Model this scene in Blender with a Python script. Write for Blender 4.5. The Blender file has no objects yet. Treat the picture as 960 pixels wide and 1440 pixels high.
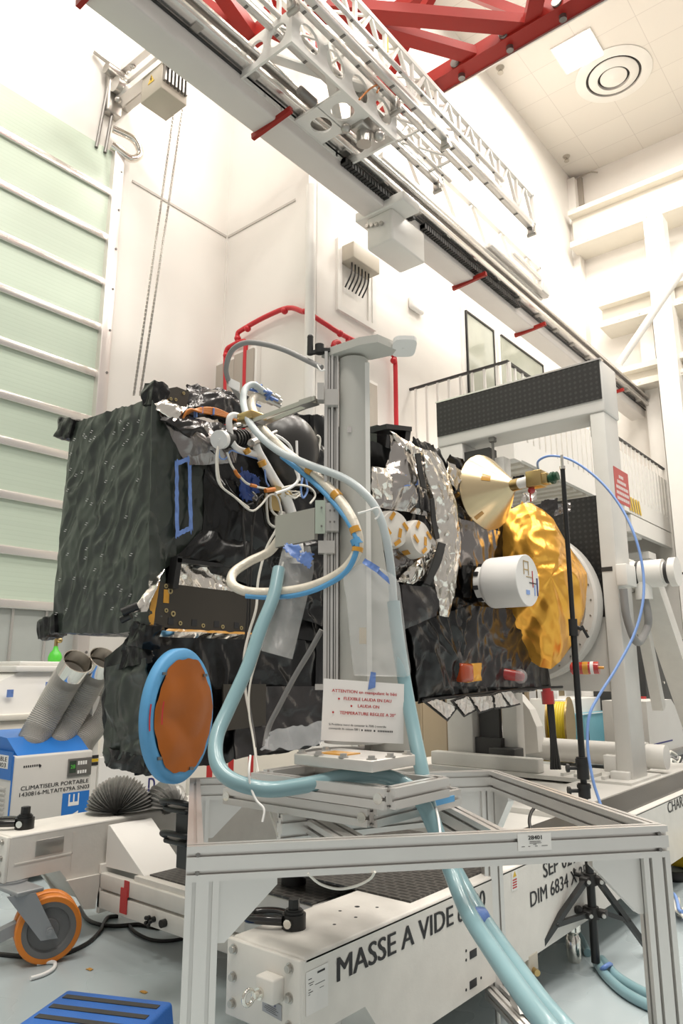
import bpy, bmesh, math, random
from mathutils import Vector, Matrix, noise
V = Vector
PI = math.pi
sc = bpy.context.scene
col = sc.collection
rnd = random.Random(7)

# ------------------------------------------------------------------ camera
F, PIT, YAW, EYE = 1026.0, math.radians(12.37), math.radians(39.6), 1.6
cam_d = bpy.data.cameras.new('camera')
cam_d.sensor_fit = 'VERTICAL'; cam_d.sensor_height = 36.0; cam_d.lens = F/1440*36.0
cam_d.clip_start = 0.05; cam_d.clip_end = 200
cam = bpy.data.objects.new('camera', cam_d); col.objects.link(cam)
cam.location = (0, 0, EYE); cam.rotation_euler = (PI/2+PIT, 0, YAW)
sc.camera = cam
EYEP = V((0, 0, EYE))
RM = cam.rotation_euler.to_matrix()
FWD = V((-math.sin(YAW), math.cos(YAW), 0))
# survey helpers: photograph measurements -> metres in the hall (X across, Y along the hall, Z up)
def ray(px, py): return RM @ V(((px-480)/F, (720-py)/F, -1.0))
def onX(px, py, x): d = ray(px, py); return EYEP + d*(x/d.x)
def onY(px, py, y): d = ray(px, py); return EYEP + d*(y/d.y)
def onZ(px, py, z): d = ray(px, py); return EYEP + d*((z-EYE)/d.z)
def at(px, py, D): d = ray(px, py); return EYEP + d*(D/d.dot(FWD))

# ------------------------------------------------------------------ materials
MATS = {}
def new_mat(name):
    m = bpy.data.materials.new(name); m.use_nodes = True
    nt = m.node_tree; b = nt.nodes['Principled BSDF']
    MATS[name] = m
    return m, nt, b
def N(nt, t, **kw):
    n = nt.nodes.new(t)
    for k, v in kw.items():
        if hasattr(n, k): setattr(n, k, v)
        else: n.inputs[k].default_value = v
    return n
def mat(name, c, rough=0.5, metal=0.0, var=0.06, vscale=3.0, bump=0.0, bscale=60.0, trans=0.0, alpha=1.0, spec=0.5, coat=0.0, emit=0.0, stretch=None):
    m, nt, b = new_mat(name)
    b.inputs['Roughness'].default_value = rough; b.inputs['Metallic'].default_value = metal
    b.inputs['Transmission Weight'].default_value = trans; b.inputs['Alpha'].default_value = alpha
    b.inputs['Specular IOR Level'].default_value = spec; b.inputs['Coat Weight'].default_value = coat
    tc = N(nt, 'ShaderNodeTexCoord')
    src = tc.outputs['Object']
    if stretch:
        mp = N(nt, 'ShaderNodeMapping'); mp.inputs['Scale'].default_value = stretch
        nt.links.new(src, mp.inputs['Vector']); src = mp.outputs['Vector']
    nz = N(nt, 'ShaderNodeTexNoise'); nz.inputs['Scale'].default_value = vscale; nz.inputs['Detail'].default_value = 4
    nt.links.new(src, nz.inputs['Vector'])
    mx = N(nt, 'ShaderNodeMix', data_type='RGBA')
    mx.inputs[6].default_value = (*[max(0, x*(1-var)) for x in c], 1); mx.inputs[7].default_value = (*[min(1, x*(1+var)) for x in c], 1)
    nt.links.new(nz.outputs['Fac'], mx.inputs[0]); nt.links.new(mx.outputs[2], b.inputs['Base Color'])
    if bump:
        n2 = N(nt, 'ShaderNodeTexNoise'); n2.inputs['Scale'].default_value = bscale; n2.inputs['Detail'].default_value = 3
        nt.links.new(src, n2.inputs['Vector'])
        bp = N(nt, 'ShaderNodeBump'); bp.inputs['Strength'].default_value = bump; bp.inputs['Distance'].default_value = 0.01
        nt.links.new(n2.outputs['Fac'], bp.inputs['Height']); nt.links.new(bp.outputs['Normal'], b.inputs['Normal'])
    if emit:
        b.inputs['Emission Color'].default_value = (*c, 1); b.inputs['Emission Strength'].default_value = emit
    return m
def foil(name, c, rough, metal, scale=9.0, strength=0.5, c2=None, spec=0.5, dist=0.03, coat=0.0, grain=0.8, stretch=(1.0,1.0,0.55)):
    """crumpled sheet: facets from warped cells at two sizes"""
    m, nt, b = new_mat(name)
    L = nt.links.new
    b.inputs['Roughness'].default_value = rough; b.inputs['Metallic'].default_value = metal
    b.inputs['Specular IOR Level'].default_value = spec; b.inputs['Coat Weight'].default_value = coat
    b.inputs['Coat Roughness'].default_value = 0.1
    tc = N(nt, 'ShaderNodeTexCoord')
    mp = N(nt, 'ShaderNodeMapping'); mp.inputs['Rotation'].default_value = (0.5, 0.35, 0.2); mp.inputs['Scale'].default_value = stretch
    L(tc.outputs['Object'], mp.inputs['Vector'])
    nz = N(nt, 'ShaderNodeTexNoise'); nz.inputs['Scale'].default_value = scale*0.35; nz.inputs['Detail'].default_value = 3
    L(tc.outputs['Object'], nz.inputs['Vector'])
    r1 = N(nt, 'ShaderNodeTexNoise', noise_type='RIDGED_MULTIFRACTAL'); r1.inputs['Scale'].default_value = scale; r1.inputs['Detail'].default_value = 2.0
    r1.inputs['Roughness'].default_value = 0.45; r1.inputs['Distortion'].default_value = 0.5
    L(mp.outputs['Vector'], r1.inputs['Vector'])
    ma = N(nt, 'ShaderNodeMix', data_type='RGBA'); ma.inputs[0].default_value = 0.25
    L(mp.outputs['Vector'], ma.inputs[6]); L(nz.outputs['Color'], ma.inputs[7])
    v1 = N(nt, 'ShaderNodeTexVoronoi'); v1.inputs['Scale'].default_value = scale*1.8
    L(ma.outputs[2], v1.inputs['Vector'])
    a = N(nt, 'ShaderNodeMath', operation='MULTIPLY_ADD'); a.inputs[1].default_value = grain
    L(v1.outputs['Distance'], a.inputs[0]); L(r1.outputs['Fac'], a.inputs[2])
    bp = N(nt, 'ShaderNodeBump'); bp.inputs['Strength'].default_value = strength; bp.inputs['Distance'].default_value = dist
    L(a.outputs[0], bp.inputs['Height']); L(bp.outputs['Normal'], b.inputs['Normal'])
    if coat: L(bp.outputs['Normal'], b.inputs['Coat Normal'])
    mx = N(nt, 'ShaderNodeMix', data_type='RGBA')
    mx.inputs[6].default_value = (*c, 1); mx.inputs[7].default_value = (*(c2 or c), 1)
    L(nz.outputs['Fac'], mx.inputs[0]); L(mx.outputs[2], b.inputs['Base Color'])
    return m

# ------------------------------------------------------------------ mesh builder
def frame_from(d, up=None):
    z = V(d).normalized()
    u = V(up) if up is not None else (V((0, 0, 1)) if abs(z.z) < 0.95 else V((0, 1, 0)))
    x = u.cross(z)
    if x.length < 1e-6: x = V((1, 0, 0)).cross(z)
    x.normalize(); y = z.cross(x)
    return x, y, z
def smooth_path(pts, n=8):
    P = [V(p) for p in pts]
    if len(P) < 3: return P
    E = [P[0]*2-P[1]] + P + [P[-1]*2-P[-2]]
    out = []
    for i in range(1, len(E)-2):
        a, b, c, d = E[i-1], E[i], E[i+1], E[i+2]
        for k in range(n):
            t = k/n
            out.append(0.5*((2*b)+(c-a)*t+(2*a-5*b+4*c-d)*t*t+(3*b-a-3*c+d)*t*t*t))
    out.append(P[-1]); return out
class MB:
    def __init__(s): s.v = []; s.f = []; s.sm = []
    def add(s, vs, fs, smooth=False):
        o = len(s.v); s.v += [V(x) for x in vs]
        for f in fs: s.f.append(tuple(i+o for i in f)); s.sm.append(smooth)
        return s
    def hexa(s, c):            # 8 corners: bottom ring 0-3, top ring 4-7
        return s.add(c, [(3,2,1,0),(4,5,6,7),(0,1,5,4),(1,2,6,5),(2,3,7,6),(3,0,4,7)])
    def box(s, lo, hi):
        x0,y0,z0 = lo; x1,y1,z1 = hi
        return s.hexa([(x0,y0,z0),(x1,y0,z0),(x1,y1,z0),(x0,y1,z0),(x0,y0,z1),(x1,y0,z1),(x1,y1,z1),(x0,y1,z1)])
    def cbox(s, c, size, ax=None):     # centre, full sizes, axes
        X, Y, Z = ax if ax else (V((1,0,0)), V((0,1,0)), V((0,0,1)))
        c = V(c); a, b, d = X*size[0]/2, Y*size[1]/2, Z*size[2]/2
        return s.hexa([c-a-b-d, c+a-b-d, c+a+b-d, c-a+b-d, c-a-b+d, c+a-b+d, c+a+b+d, c-a+b+d])
    def bbox(s, lo, hi, r=0.01, seg=2): # bevelled box
        bm = bmesh.new(); lo = V(lo); hi = V(hi); c = (lo+hi)/2; d = hi-lo
        bmesh.ops.create_cube(bm, size=1, matrix=Matrix.Translation(c) @ Matrix.Diagonal((d.x, d.y, d.z, 1)))
        bmesh.ops.bevel(bm, geom=bm.edges[:], offset=min(r, min(d)*0.45), segments=seg, affect='EDGES', profile=0.5)
        return s.from_bm(bm, True)
    def from_bm(s, bm, smooth=False):
        bm.verts.index_update(); vs = [v.co.copy() for v in bm.verts]
        fs = [[v.index for v in f.verts] for f in bm.faces]; bm.free()
        return s.add(vs, fs, smooth)
    def bar(s, a, b, w, h=None, up=None, ):  # rectangular bar between two points
        a = V(a); b = V(b); h = h or w; x, y, z = frame_from(b-a, up)
        x = x*w/2; y = y*h/2
        return s.hexa([a-x-y, a+x-y, a+x+y, a-x+y, b-x-y, b+x-y, b+x+y, b-x+y])
    def poly(s, outline, d):           # extrude a planar outline by vector d
        n = len(outline); o = [V(p) for p in outline]; d = V(d)
        s.add(o + [p+d for p in o], [tuple(range(n-1,-1,-1)), tuple(range(n,2*n))] + [(i,(i+1)%n,n+(i+1)%n,n+i) for i in range(n)])
        return s
    def cyl(s, a, b, r, r2=None, n=20, caps=True, smooth=True):
        a = V(a); b = V(b); r2 = r if r2 is None else r2; x, y, z = frame_from(b-a)
        ring = [x*math.cos(2*PI*i/n)+y*math.sin(2*PI*i/n) for i in range(n)]
        s.add([a+q*r for q in ring]+[b+q*r2 for q in ring], [(i,(i+1)%n,n+(i+1)%n,n+i) for i in range(n)], smooth)
        if caps:
            s.add([a+q*r for q in ring], [tuple(range(n-1,-1,-1))]); s.add([b+q*r2 for q in ring], [tuple(range(n))])
        return s
    def lathe(s, o, axis, prof, n=32, smooth=True, up=None):   # prof: (radius, distance along axis); sharp corners stay sharp
        o = V(o); x, y, z = frame_from(axis, up)
        runs = [[prof[0]]]
        for k in range(1, len(prof)):
            runs[-1].append(prof[k])
            if k < len(prof)-1:
                a = V((prof[k][0]-prof[k-1][0], prof[k][1]-prof[k-1][1], 0)); b = V((prof[k+1][0]-prof[k][0], prof[k+1][1]-prof[k][1], 0))
                if a.length > 1e-9 and b.length > 1e-9 and a.angle(b) > 0.6: runs.append([prof[k]])
        for run in runs:
            vs = []; fs = []; m = len(run)
            for i in range(n):
                q = x*math.cos(2*PI*i/n)+y*math.sin(2*PI*i/n)
                vs += [o+q*r+z*h for r, h in run]
            for i in range(n):
                for j in range(m-1):
                    a, b = i*m+j, ((i+1)%n)*m+j
                    fs.append((a, b, b+1, a+1))
            s.add(vs, fs, smooth)
        return s
    def tube(s, pts, r, n=10, smooth=True, sub=8, caps=True, rfun=None):
        P = smooth_path(pts, sub) if sub else [V(p) for p in pts]
        L = len(P); T = [(P[min(i+1,L-1)]-P[max(i-1,0)]).normalized() for i in range(L)]
        x, y, z = frame_from(T[0]); vs = []; fs = []
        for i in range(L):
            x = (x - T[i]*x.dot(T[i])).normalized(); y = T[i].cross(x)
            rr = r*(rfun(i/(L-1), i) if rfun else 1)
            vs += [P[i]+(x*math.cos(2*PI*k/n)+y*math.sin(2*PI*k/n))*rr for k in range(n)]
        for i in range(L-1):
            for k in range(n): fs.append((i*n+k, i*n+(k+1)%n, (i+1)*n+(k+1)%n, (i+1)*n+k))
        s.add(vs, fs, smooth)
        if caps: s.add(vs[:n], [tuple(range(n-1,-1,-1))]); s.add(vs[-n:], [tuple(range(n))])
        return s
    def ball(s, c, r, n=12, ax=None):
        bm = bmesh.new(); bmesh.ops.create_uvsphere(bm, u_segments=n*2, v_segments=n, radius=1)
        X, Y, Z = ax if ax else (V((1,0,0)), V((0,1,0)), V((0,0,1)))
        r = V((r, r, r)) if isinstance(r, (int, float)) else V(r); c = V(c)
        for v in bm.verts: v.co = c + X*v.co.x*r.x + Y*v.co.y*r.y + Z*v.co.z*r.z
        return s.from_bm(bm, True)
    def grid(s, fn, nu, nv, smooth=True, close=False):
        vs = [V(fn(i/nu, j/nv)) for j in range(nv+1) for i in range(nu+1)]
        fs = [(j*(nu+1)+i, j*(nu+1)+i+1, (j+1)*(nu+1)+i+1, (j+1)*(nu+1)+i) for j in range(nv) for i in range(nu)]
        return s.add(vs, fs, smooth)
    def build(s, name, m, parent=None, **kw):
        me = bpy.data.meshes.new(name)
        org = V((0,0,0))
        if parent is not None: org = V(parent['_org'])
        else:
            lo = V([min(v[i] for v in s.v) for i in range(3)]); hi = V([max(v[i] for v in s.v) for i in range(3)])
            org = V(((lo.x+hi.x)/2, (lo.y+hi.y)/2, lo.z))
        me.from_pydata([tuple(v-org) for v in s.v], [], s.f)
        me.polygons.foreach_set('use_smooth', s.sm)
        me.materials.append(MATS[m] if isinstance(m, str) else m)
        me.update()
        o = bpy.data.objects.new(name, me); col.objects.link(o)
        o['_org'] = tuple(org)
        if parent is not None: o.parent = parent
        else: o.location = org
        for k, v in kw.items(): o[k] = v
        return o
def _split(mb, pad=0.0015):
    # islands of a builder, joined where their boxes touch: one builder per separate piece
    n = len(mb.v); par = list(range(n))
    def find(i):
        while par[i] != i: par[i] = par[par[i]]; i = par[i]
        return i
    for f in mb.f:
        a = find(f[0])
        for i in f[1:]: par[find(i)] = a
    isl = {}
    for k, f in enumerate(mb.f): isl.setdefault(find(f[0]), []).append(k)
    boxes = []
    for fs in isl.values():
        vs = {i for k in fs for i in mb.f[k]}
        lo = [min(mb.v[i][c] for i in vs)-pad for c in range(3)]; hi = [max(mb.v[i][c] for i in vs)+pad for c in range(3)]
        boxes.append([fs, lo, hi])
    ch = True
    while ch:
        ch = False; out = []
        for b in boxes:
            for o in out:
                if all(b[1][c] <= o[2][c] and o[1][c] <= b[2][c] for c in range(3)):
                    o[0] = o[0]+b[0]; o[1] = [min(o[1][c], b[1][c]) for c in range(3)]; o[2] = [max(o[2][c], b[2][c]) for c in range(3)]; ch = True; break
            else: out.append(b)
        boxes = out
    res = []
    for fs, lo, hi in boxes:
        m = MB(); mp = {}
        for k in sorted(fs):
            for i in mb.f[k]:
                if i not in mp: mp[i] = len(m.v); m.v.append(mb.v[i])
            m.f.append(tuple(mp[i] for i in mb.f[k])); m.sm.append(mb.sm[k])
        res.append(m)
    return res
def each(mb, name, m, parent, **kw):
    return [p.build(name, m, parent, **kw) for p in _split(mb)]
def thing(name, loc, label, cat, group=None):
    o = bpy.data.objects.new(name, None); col.objects.link(o); o.location = loc; o['_org'] = tuple(V(loc))
    o.empty_display_size = 0.1
    o['label'] = label; o['category'] = cat
    if group: o['group'] = group
    return o
def tag(o, label, cat, group=None, kind=None):
    o['label'] = label; o['category'] = cat
    if group: o['group'] = group
    if kind: o['kind'] = kind
    return o
def struct(o): o['kind'] = 'structure'; return o
def shell(name, loc):
    o = bpy.data.objects.new(name, None); col.objects.link(o); o.location = loc; o['_org'] = tuple(V(loc)); o['kind'] = 'structure'; return o
def dup(o, d, label=None, parent=None):
    """copy a thing with its parts and sub-parts, moved by d"""
    c = o.copy(); col.objects.link(c); c.parent = parent
    if parent is None: c.location = o.location + V(d)
    if label: c['label'] = label
    for ch in [x for x in o.children]: dup(ch, d, None, c)
    return c

# crumpling used for every foil skin
_DIRS = [V((0.25,0.45,-0.85)).normalized(), V((-0.5,0.3,-0.8)).normalized(), V((0.2,-0.6,-0.75)).normalized(), V((0.1,0.9,-0.4)).normalized()]
def crump(p, s, amp, seed=0):
    d = _DIRS[int(seed) % 4]; p = V(p); off = V((seed*3.1, seed*1.7, seed*5.3))
    w = V((noise.noise(p*s*0.5+off), noise.noise(p*s*0.5+off+V((5,1,2))), noise.noise(p*s*0.5+off+V((1,7,3)))))*0.35/s*2.0
    q = p+w; q = q*s*1.25-d*(q.dot(d)*s*0.8)+off
    a = noise.noise(q); b = noise.noise(q*1.9+V((9,2,4))); c = noise.noise(p*s*3.1+V((3,8,1)))
    r = (1-abs(a)*2.4)*0.65 + (1-abs(b)*2.2)*0.35 + c*0.12
    return amp*r
def foil_hexa(mb, c, n=(20,20,20), amp=0.012, s=4.0, seed=0):
    """closed crumpled box from 8 corners; skin pushed along the outward direction"""
    c = [V(p) for p in c]; ctr = sum(c, V((0,0,0)))/8
    faces = [(0,1,5,4,0,2),(1,2,6,5,1,2),(2,3,7,6,0,2),(3,0,4,7,1,2),(4,5,6,7,0,1),(3,2,1,0,0,1)]
    for a, b, d, e, iu, iv in faces:
        A, B, D, E = c[a], c[b], c[d], c[e]
        nrm = (B-A).cross(E-A)
        nrm = nrm.normalized() if nrm.length > 1e-9 else V((0,0,1))
        if nrm.dot((A+B+D+E)/4-ctr) < 0: nrm = -nrm
        def fn(u, v):
            p = A*(1-u)*(1-v)+B*u*(1-v)+D*u*v+E*(1-u)*v
            edge = min(u, 1-u, v, 1-v); k = min(1, edge/0.06)
            out = (p-ctr).normalized()
            return p + (nrm*k + out*(1-k))*crump(p, s, amp, seed)
        mb.grid(fn, n[iu], n[iv])
    return mb
def foil_sheet(mb, quad, nu, nv, amp, s=6.0, seed=0, bulge=0.0, nrm=None, rag=0.0, thick=0.0, edgefn=None):
    """crumpled sheet over 4 corners (or a fn(u,v)), optional ragged edge and outward bulge"""
    if callable(quad): base = quad
    else:
        A, B, D, E = [V(p) for p in quad]
        base = lambda u, v: A*(1-u)*(1-v)+B*u*(1-v)+D*u*v+E*(1-u)*v
    n0 = V(nrm) if nrm is not None else (base(1,0)-base(0,0)).cross(base(0,1)-base(0,0)).normalized()
    c0 = base(0.5,0.5)
    def fn(u, v):
        uu, vv = u, v
        if rag:
            uu = u + (rag*noise.noise(V((v*7, seed, 1))) if u in (0.0, 1.0) else 0)
            vv = v + (rag*noise.noise(V((u*7, seed, 5))) if v in (0.0, 1.0) else 0)
        p = base(uu, vv)
        bl = bulge*math.sin(PI*min(1,max(0,u)))*math.sin(PI*min(1,max(0,v)))
        return p + n0*(crump(p, s, amp, seed)+bl)
    mb.grid(fn, nu, nv)
    if thick:
        def fb(u, v): return fn(u, v) - n0*thick
        mb.grid(fb, nu, nv)
        # rim closing front and back skins
        for k in range(4):
            def e(t, w, k=k):
                uv = [(t,0.0),(1.0,t),(1-t,1.0),(0.0,1-t)][k]
                return fn(*uv) - n0*thick*w
            mb.grid(e, nu if k % 2 == 0 else nv, 1)
    return mb
def lettering(txt, O, R, U, m, parent, name='lettering', bold=0.0, lift=0.002, label=None):
    """raised letters: baseline start O, full width vector R, cap height vector U"""
    cu = bpy.data.curves.new('t', 'FONT'); cu.body = txt; cu.resolution_u = 3
    ob = bpy.data.objects.new('t', cu); col.objects.link(ob)
    dg = bpy.context.evaluated_depsgraph_get(); dg.update()
    me = bpy.data.meshes.new_from_object(ob.evaluated_get(dg))
    vs = [v.co.copy() for v in me.vertices]; fs = [tuple(p.vertices) for p in me.polygons]
    bpy.data.objects.remove(ob); bpy.data.curves.remove(cu); bpy.data.meshes.remove(me)
    if not vs: return None
    x0 = min(v.x for v in vs); x1 = max(v.x for v in vs); h = 0.729
    O, R, U = V(O), V(R), V(U); n = R.cross(U).normalized()
    mb = MB()
    for k, sh in enumerate((-bold, 0.0, bold) if bold else (0.0,)):
        mb.add([O + R*((v.x+sh-x0)/(x1-x0)) + U*(v.y/h) + n*(lift+0.0002*k) for v in vs], fs)
    o = mb.build(name, m, parent)
    if label: o['label'] = label
    return o
def profile_outline(w, h, nw, nh, sw=0.010, sd=0.012):
    """T-slot section, w along x (nw slots on those sides), h along y"""
    pts = []
    def side(a, b, inward, n):
        a = V(a); b = V(b); d = (b-a); L = d.length; d.normalize(); i = V(inward)
        out = [a]
        for k in range(n):
            c = L*(k+0.5)/n
            out += [a+d*(c-sw/2), a+d*(c-sw/2)+i*sd*0.5, a+d*(c-sw/2-0.003)+i*sd*0.5, a+d*(c-sw/2-0.003)+i*sd, a+d*(c+sw/2+0.003)+i*sd, a+d*(c+sw/2+0.003)+i*sd*0.5, a+d*(c+sw/2)+i*sd*0.5, a+d*(c+sw/2)]
        return out
    x, y = w/2, h/2
    pts += side((-x,-y,0), (x,-y,0), (0,1,0), nw); pts += side((x,-y,0), (x,y,0), (-1,0,0), nh)
    pts += side((x,y,0), (-x,y,0), (0,-1,0), nw); pts += side((-x,y,0), (-x,-y,0), (1,0,0), nh)
    return pts
def profile(mb, a, b, w, h, nw=1, nh=1, up=None, sw=0.010, sd=0.012):
    a = V(a); b = V(b); x, y, z = frame_from(b-a, up)
    o = [a + x*p.x + y*p.y for p in profile_outline(w, h, nw, nh, sw, sd)]
    return mb.poly(o, b-a)
mat('wall_white', (0.83,0.80,0.755), 0.55, var=0.02)
mat('white_paint', (0.84,0.82,0.78), 0.4, var=0.03)
mat('white_steel', (0.80,0.78,0.74), 0.35, var=0.04)
mat('white_plastic', (0.85,0.84,0.82), 0.35, var=0.02)
mat('grey_white', (0.60,0.58,0.55), 0.5, var=0.05)
mat('cream_paint', (0.74,0.70,0.62), 0.45, var=0.04)
mat('girder_white', (0.72,0.68,0.65), 0.35, var=0.03)
mat('worn_white', (0.74,0.71,0.66), 0.42, var=0.10, vscale=9, bump=0.05)
mat('gantry_grey', (0.66,0.645,0.61), 0.45, var=0.07, vscale=5, bump=0.04, bscale=80)
mat('trim_grey', (0.55,0.52,0.48), 0.5)
mat('alu', (0.72,0.70,0.675), 0.34, metal=0.75, var=0.05, vscale=6)
mat('alu_bright', (0.82,0.79,0.76), 0.24, metal=0.9, var=0.05)
mat('alu_pink', (0.78,0.72,0.69), 0.3, metal=0.6, var=0.06, vscale=2)
mat('steel', (0.52,0.50,0.47), 0.3, metal=0.9, var=0.08)
mat('steel_dark', (0.22,0.21,0.20), 0.4, metal=0.7)
mat('chrome', (0.85,0.82,0.76), 0.12, metal=1.0, var=0.03)
mat('mast_grey', (0.53,0.52,0.48), 0.45, metal=0.1, var=0.04, bump=0.03, bscale=200)
mat('plate_alu', (0.60,0.58,0.55), 0.4, metal=0.6, var=0.08, vscale=8)
mat('red_paint', (0.31,0.018,0.012), 0.45, var=0.08, spec=0.3)
mat('red_pipe', (0.60,0.02,0.03), 0.35, var=0.05)
mat('red_tape', (0.52,0.03,0.03), 0.4)
mat('black_rubber', (0.018,0.017,0.016), 0.5, var=0.1)
mat('black_plastic', (0.012,0.012,0.012), 0.38, var=0.1)
mat('black_gloss', (0.012,0.011,0.011), 0.18, var=0.1, coat=0.4)
mat('charcoal', (0.035,0.034,0.033), 0.5)
mat('beige_box', (0.46,0.42,0.35), 0.5)
mat('taupe_panel', (0.40,0.36,0.31), 0.55)
mat('tan_cabinet', (0.42,0.33,0.22), 0.5, var=0.05)
mat('blue_paint', (0.02,0.17,0.55), 0.4, var=0.06)
mat('blue_plastic', (0.025,0.13,0.46), 0.5, var=0.08, bump=0.15, bscale=160)
mat('teal_paint', (0.13,0.33,0.40), 0.45, var=0.05)
mat('teal_hose', (0.215,0.355,0.39), 0.3, var=0.06, vscale=12, coat=0.3)
mat('pale_hose', (0.50,0.55,0.56), 0.35, var=0.05, vscale=10)
mat('blue_tube', (0.22,0.36,0.72), 0.35, var=0.05)
mat('blue_film', (0.14,0.24,0.55), 0.35, var=0.35, vscale=25, bump=0.4, bscale=40)
mat('blue_dark', (0.04,0.08,0.28), 0.3, var=0.4, vscale=30)
mat('masking_blue', (0.10,0.33,0.60), 0.55, var=0.12, vscale=14)
mat('orange_film', (0.36,0.098,0.008), 0.30, var=0.15, vscale=4, bump=0.15, bscale=5, spec=0.4)
mat('orange_wheel', (0.72,0.22,0.02), 0.4, var=0.12)
mat('orange_cable', (0.62,0.20,0.03), 0.4)
mat('kapton', (0.58,0.28,0.03), 0.28, var=0.2, vscale=20, coat=0.4)
mat('wheel_grey', (0.16,0.16,0.16), 0.5, var=0.1)
mat('caster_grey', (0.33,0.34,0.35), 0.4, metal=0.4, var=0.1)
mat('wire_white', (0.76,0.73,0.66), 0.45)
mat('cable_black', (0.015,0.014,0.013), 0.45)
mat('cable_grey', (0.27,0.265,0.26), 0.5)
mat('paper', (0.82,0.80,0.78), 0.7, var=0.01)
mat('label_paper', (0.80,0.78,0.75), 0.6, var=0.01)
mat('silver_label', (0.38,0.38,0.40), 0.4, metal=0.3)
mat('ink_black', (0.02,0.02,0.022), 0.6)
mat('ink_navy', (0.03,0.03,0.16), 0.6)
mat('ink_red', (0.48,0.02,0.025), 0.6)
mat('ink_white', (0.85,0.80,0.78), 0.6)
mat('sign_red', (0.60,0.10,0.09), 0.5)
mat('yellow', (0.70,0.46,0.02), 0.45)
mat('yellow_cable', (0.72,0.55,0.03), 0.4)
mat('green_bottle', (0.10,0.62,0.06), 0.35)
mat('green_grey', (0.44,0.50,0.42), 0.45, metal=0.2)
mat('horn_gold', (0.66,0.53,0.33), 0.26, metal=0.75, var=0.08, stretch=(1,1,8))
mat('green_dark', (0.01,0.07,0.03), 0.4)
mat('brass', (0.52,0.38,0.17), 0.3, metal=0.9)
mat('radome_white', (0.80,0.79,0.77), 0.55, var=0.03)
mat('bag_white', (0.72,0.68,0.62), 0.5, var=0.06, bump=0.2, bscale=20)
mat('dome_black', (0.028,0.026,0.024), 0.33, var=0.15, vscale=4)
mat('black_panel', (0.040,0.033,0.024), 0.42, var=0.15, vscale=4)
mat('black_tape', (0.010,0.010,0.010), 0.45)
mat('gold_insert', (0.50,0.40,0.20), 0.35, metal=0.6)
mat('conveyor_dark', (0.10,0.095,0.088), 0.35, metal=0.5, var=0.1, stretch=(60,1,1))
mat('glass_pale', (0.50,0.53,0.51), 0.12, var=0.15, vscale=1.5)
mat('glass_dark', (0.38,0.40,0.34), 0.06, var=0.1, spec=0.8)
mat('hose_white_wrap', (0.70,0.64,0.54), 0.4, metal=0.15, var=0.12, vscale=18, bump=0.5, bscale=30)
mat('duct_grey', (0.45,0.43,0.40), 0.6, var=0.08)
mat('duct_silver', (0.34,0.335,0.32), 0.35, metal=0.6, var=0.12)
mat('lens_red', (0.45,0.03,0.03), 0.2, coat=0.5)
mat('amber', (0.40,0.055,0.012), 0.22, coat=0.4, var=0.2)
mat('lcd', (0.03,0.05,0.035), 0.2)
mat('sensor_lit', (0.9,0.95,1.0), 0.3, emit=2.0)
foil('foil_green', (0.024,0.031,0.025), 0.28, 0.0, 7.0, 1.0, (0.034,0.042,0.035), spec=0.7, dist=0.04, grain=0.35, stretch=(1,1,0.4))
foil('foil_black', (0.004,0.004,0.0045), 0.25, 0.0, 6.0, 0.7, (0.009,0.009,0.009), spec=0.45, dist=0.04, grain=0.25)
foil('foil_shiny', (0.026,0.024,0.024), 0.20, 0.3, 5.0, 0.7, (0.05,0.046,0.046), spec=0.6, dist=0.035, grain=0.25)
foil('foil_silver', (0.92,0.88,0.82), 0.22, 1.0, 9.0, 0.9, (0.86,0.80,0.71), dist=0.028, grain=0.9)
foil('foil_smoke', (0.34,0.32,0.31), 0.22, 0.9, 6.0, 0.8, (0.24,0.22,0.215), dist=0.035, grain=0.6)
foil('foil_mid', (0.62,0.585,0.55), 0.2, 1.0, 7.0, 0.9, (0.42,0.39,0.37), dist=0.035, grain=0.7)
foil('foil_gold', (0.95,0.51,0.09), 0.30, 0.72, 5.0, 0.8, (0.88,0.43,0.06), dist=0.03, grain=0.5)
foil('foil_pearl', (0.80,0.72,0.64), 0.28, 0.6, 12.0, 0.9, (0.85,0.82,0.80), dist=0.03)

# translucent plastic bag and sheet
def film(name, c, a, rough):
    m, nt, b = new_mat(name)
    b.inputs['Base Color'].default_value = (*c, 1); b.inputs['Roughness'].default_value = rough
    nz = N(nt, 'ShaderNodeTexNoise'); nz.inputs['Scale'].default_value = 6.0
    tc = N(nt, 'ShaderNodeTexCoord'); nt.links.new(tc.outputs['Object'], nz.inputs['Vector'])
    mr = N(nt, 'ShaderNodeMapRange'); mr.inputs['To Min'].default_value = a-0.1; mr.inputs['To Max'].default_value = a+0.12
    nt.links.new(nz.outputs['Fac'], mr.inputs['Value']); nt.links.new(mr.outputs['Result'], b.inputs['Alpha'])
    bp = N(nt, 'ShaderNodeBump'); bp.inputs['Strength'].default_value = 0.5; bp.inputs['Distance'].default_value = 0.03
    nt.links.new(nz.outputs['Fac'], bp.inputs['Height']); nt.links.new(bp.outputs['Normal'], b.inputs['Normal'])
film('bag_film', (0.74,0.74,0.73), 0.24, 0.2)
film('clear_film', (0.74,0.75,0.77), 0.30, 0.15)

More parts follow.
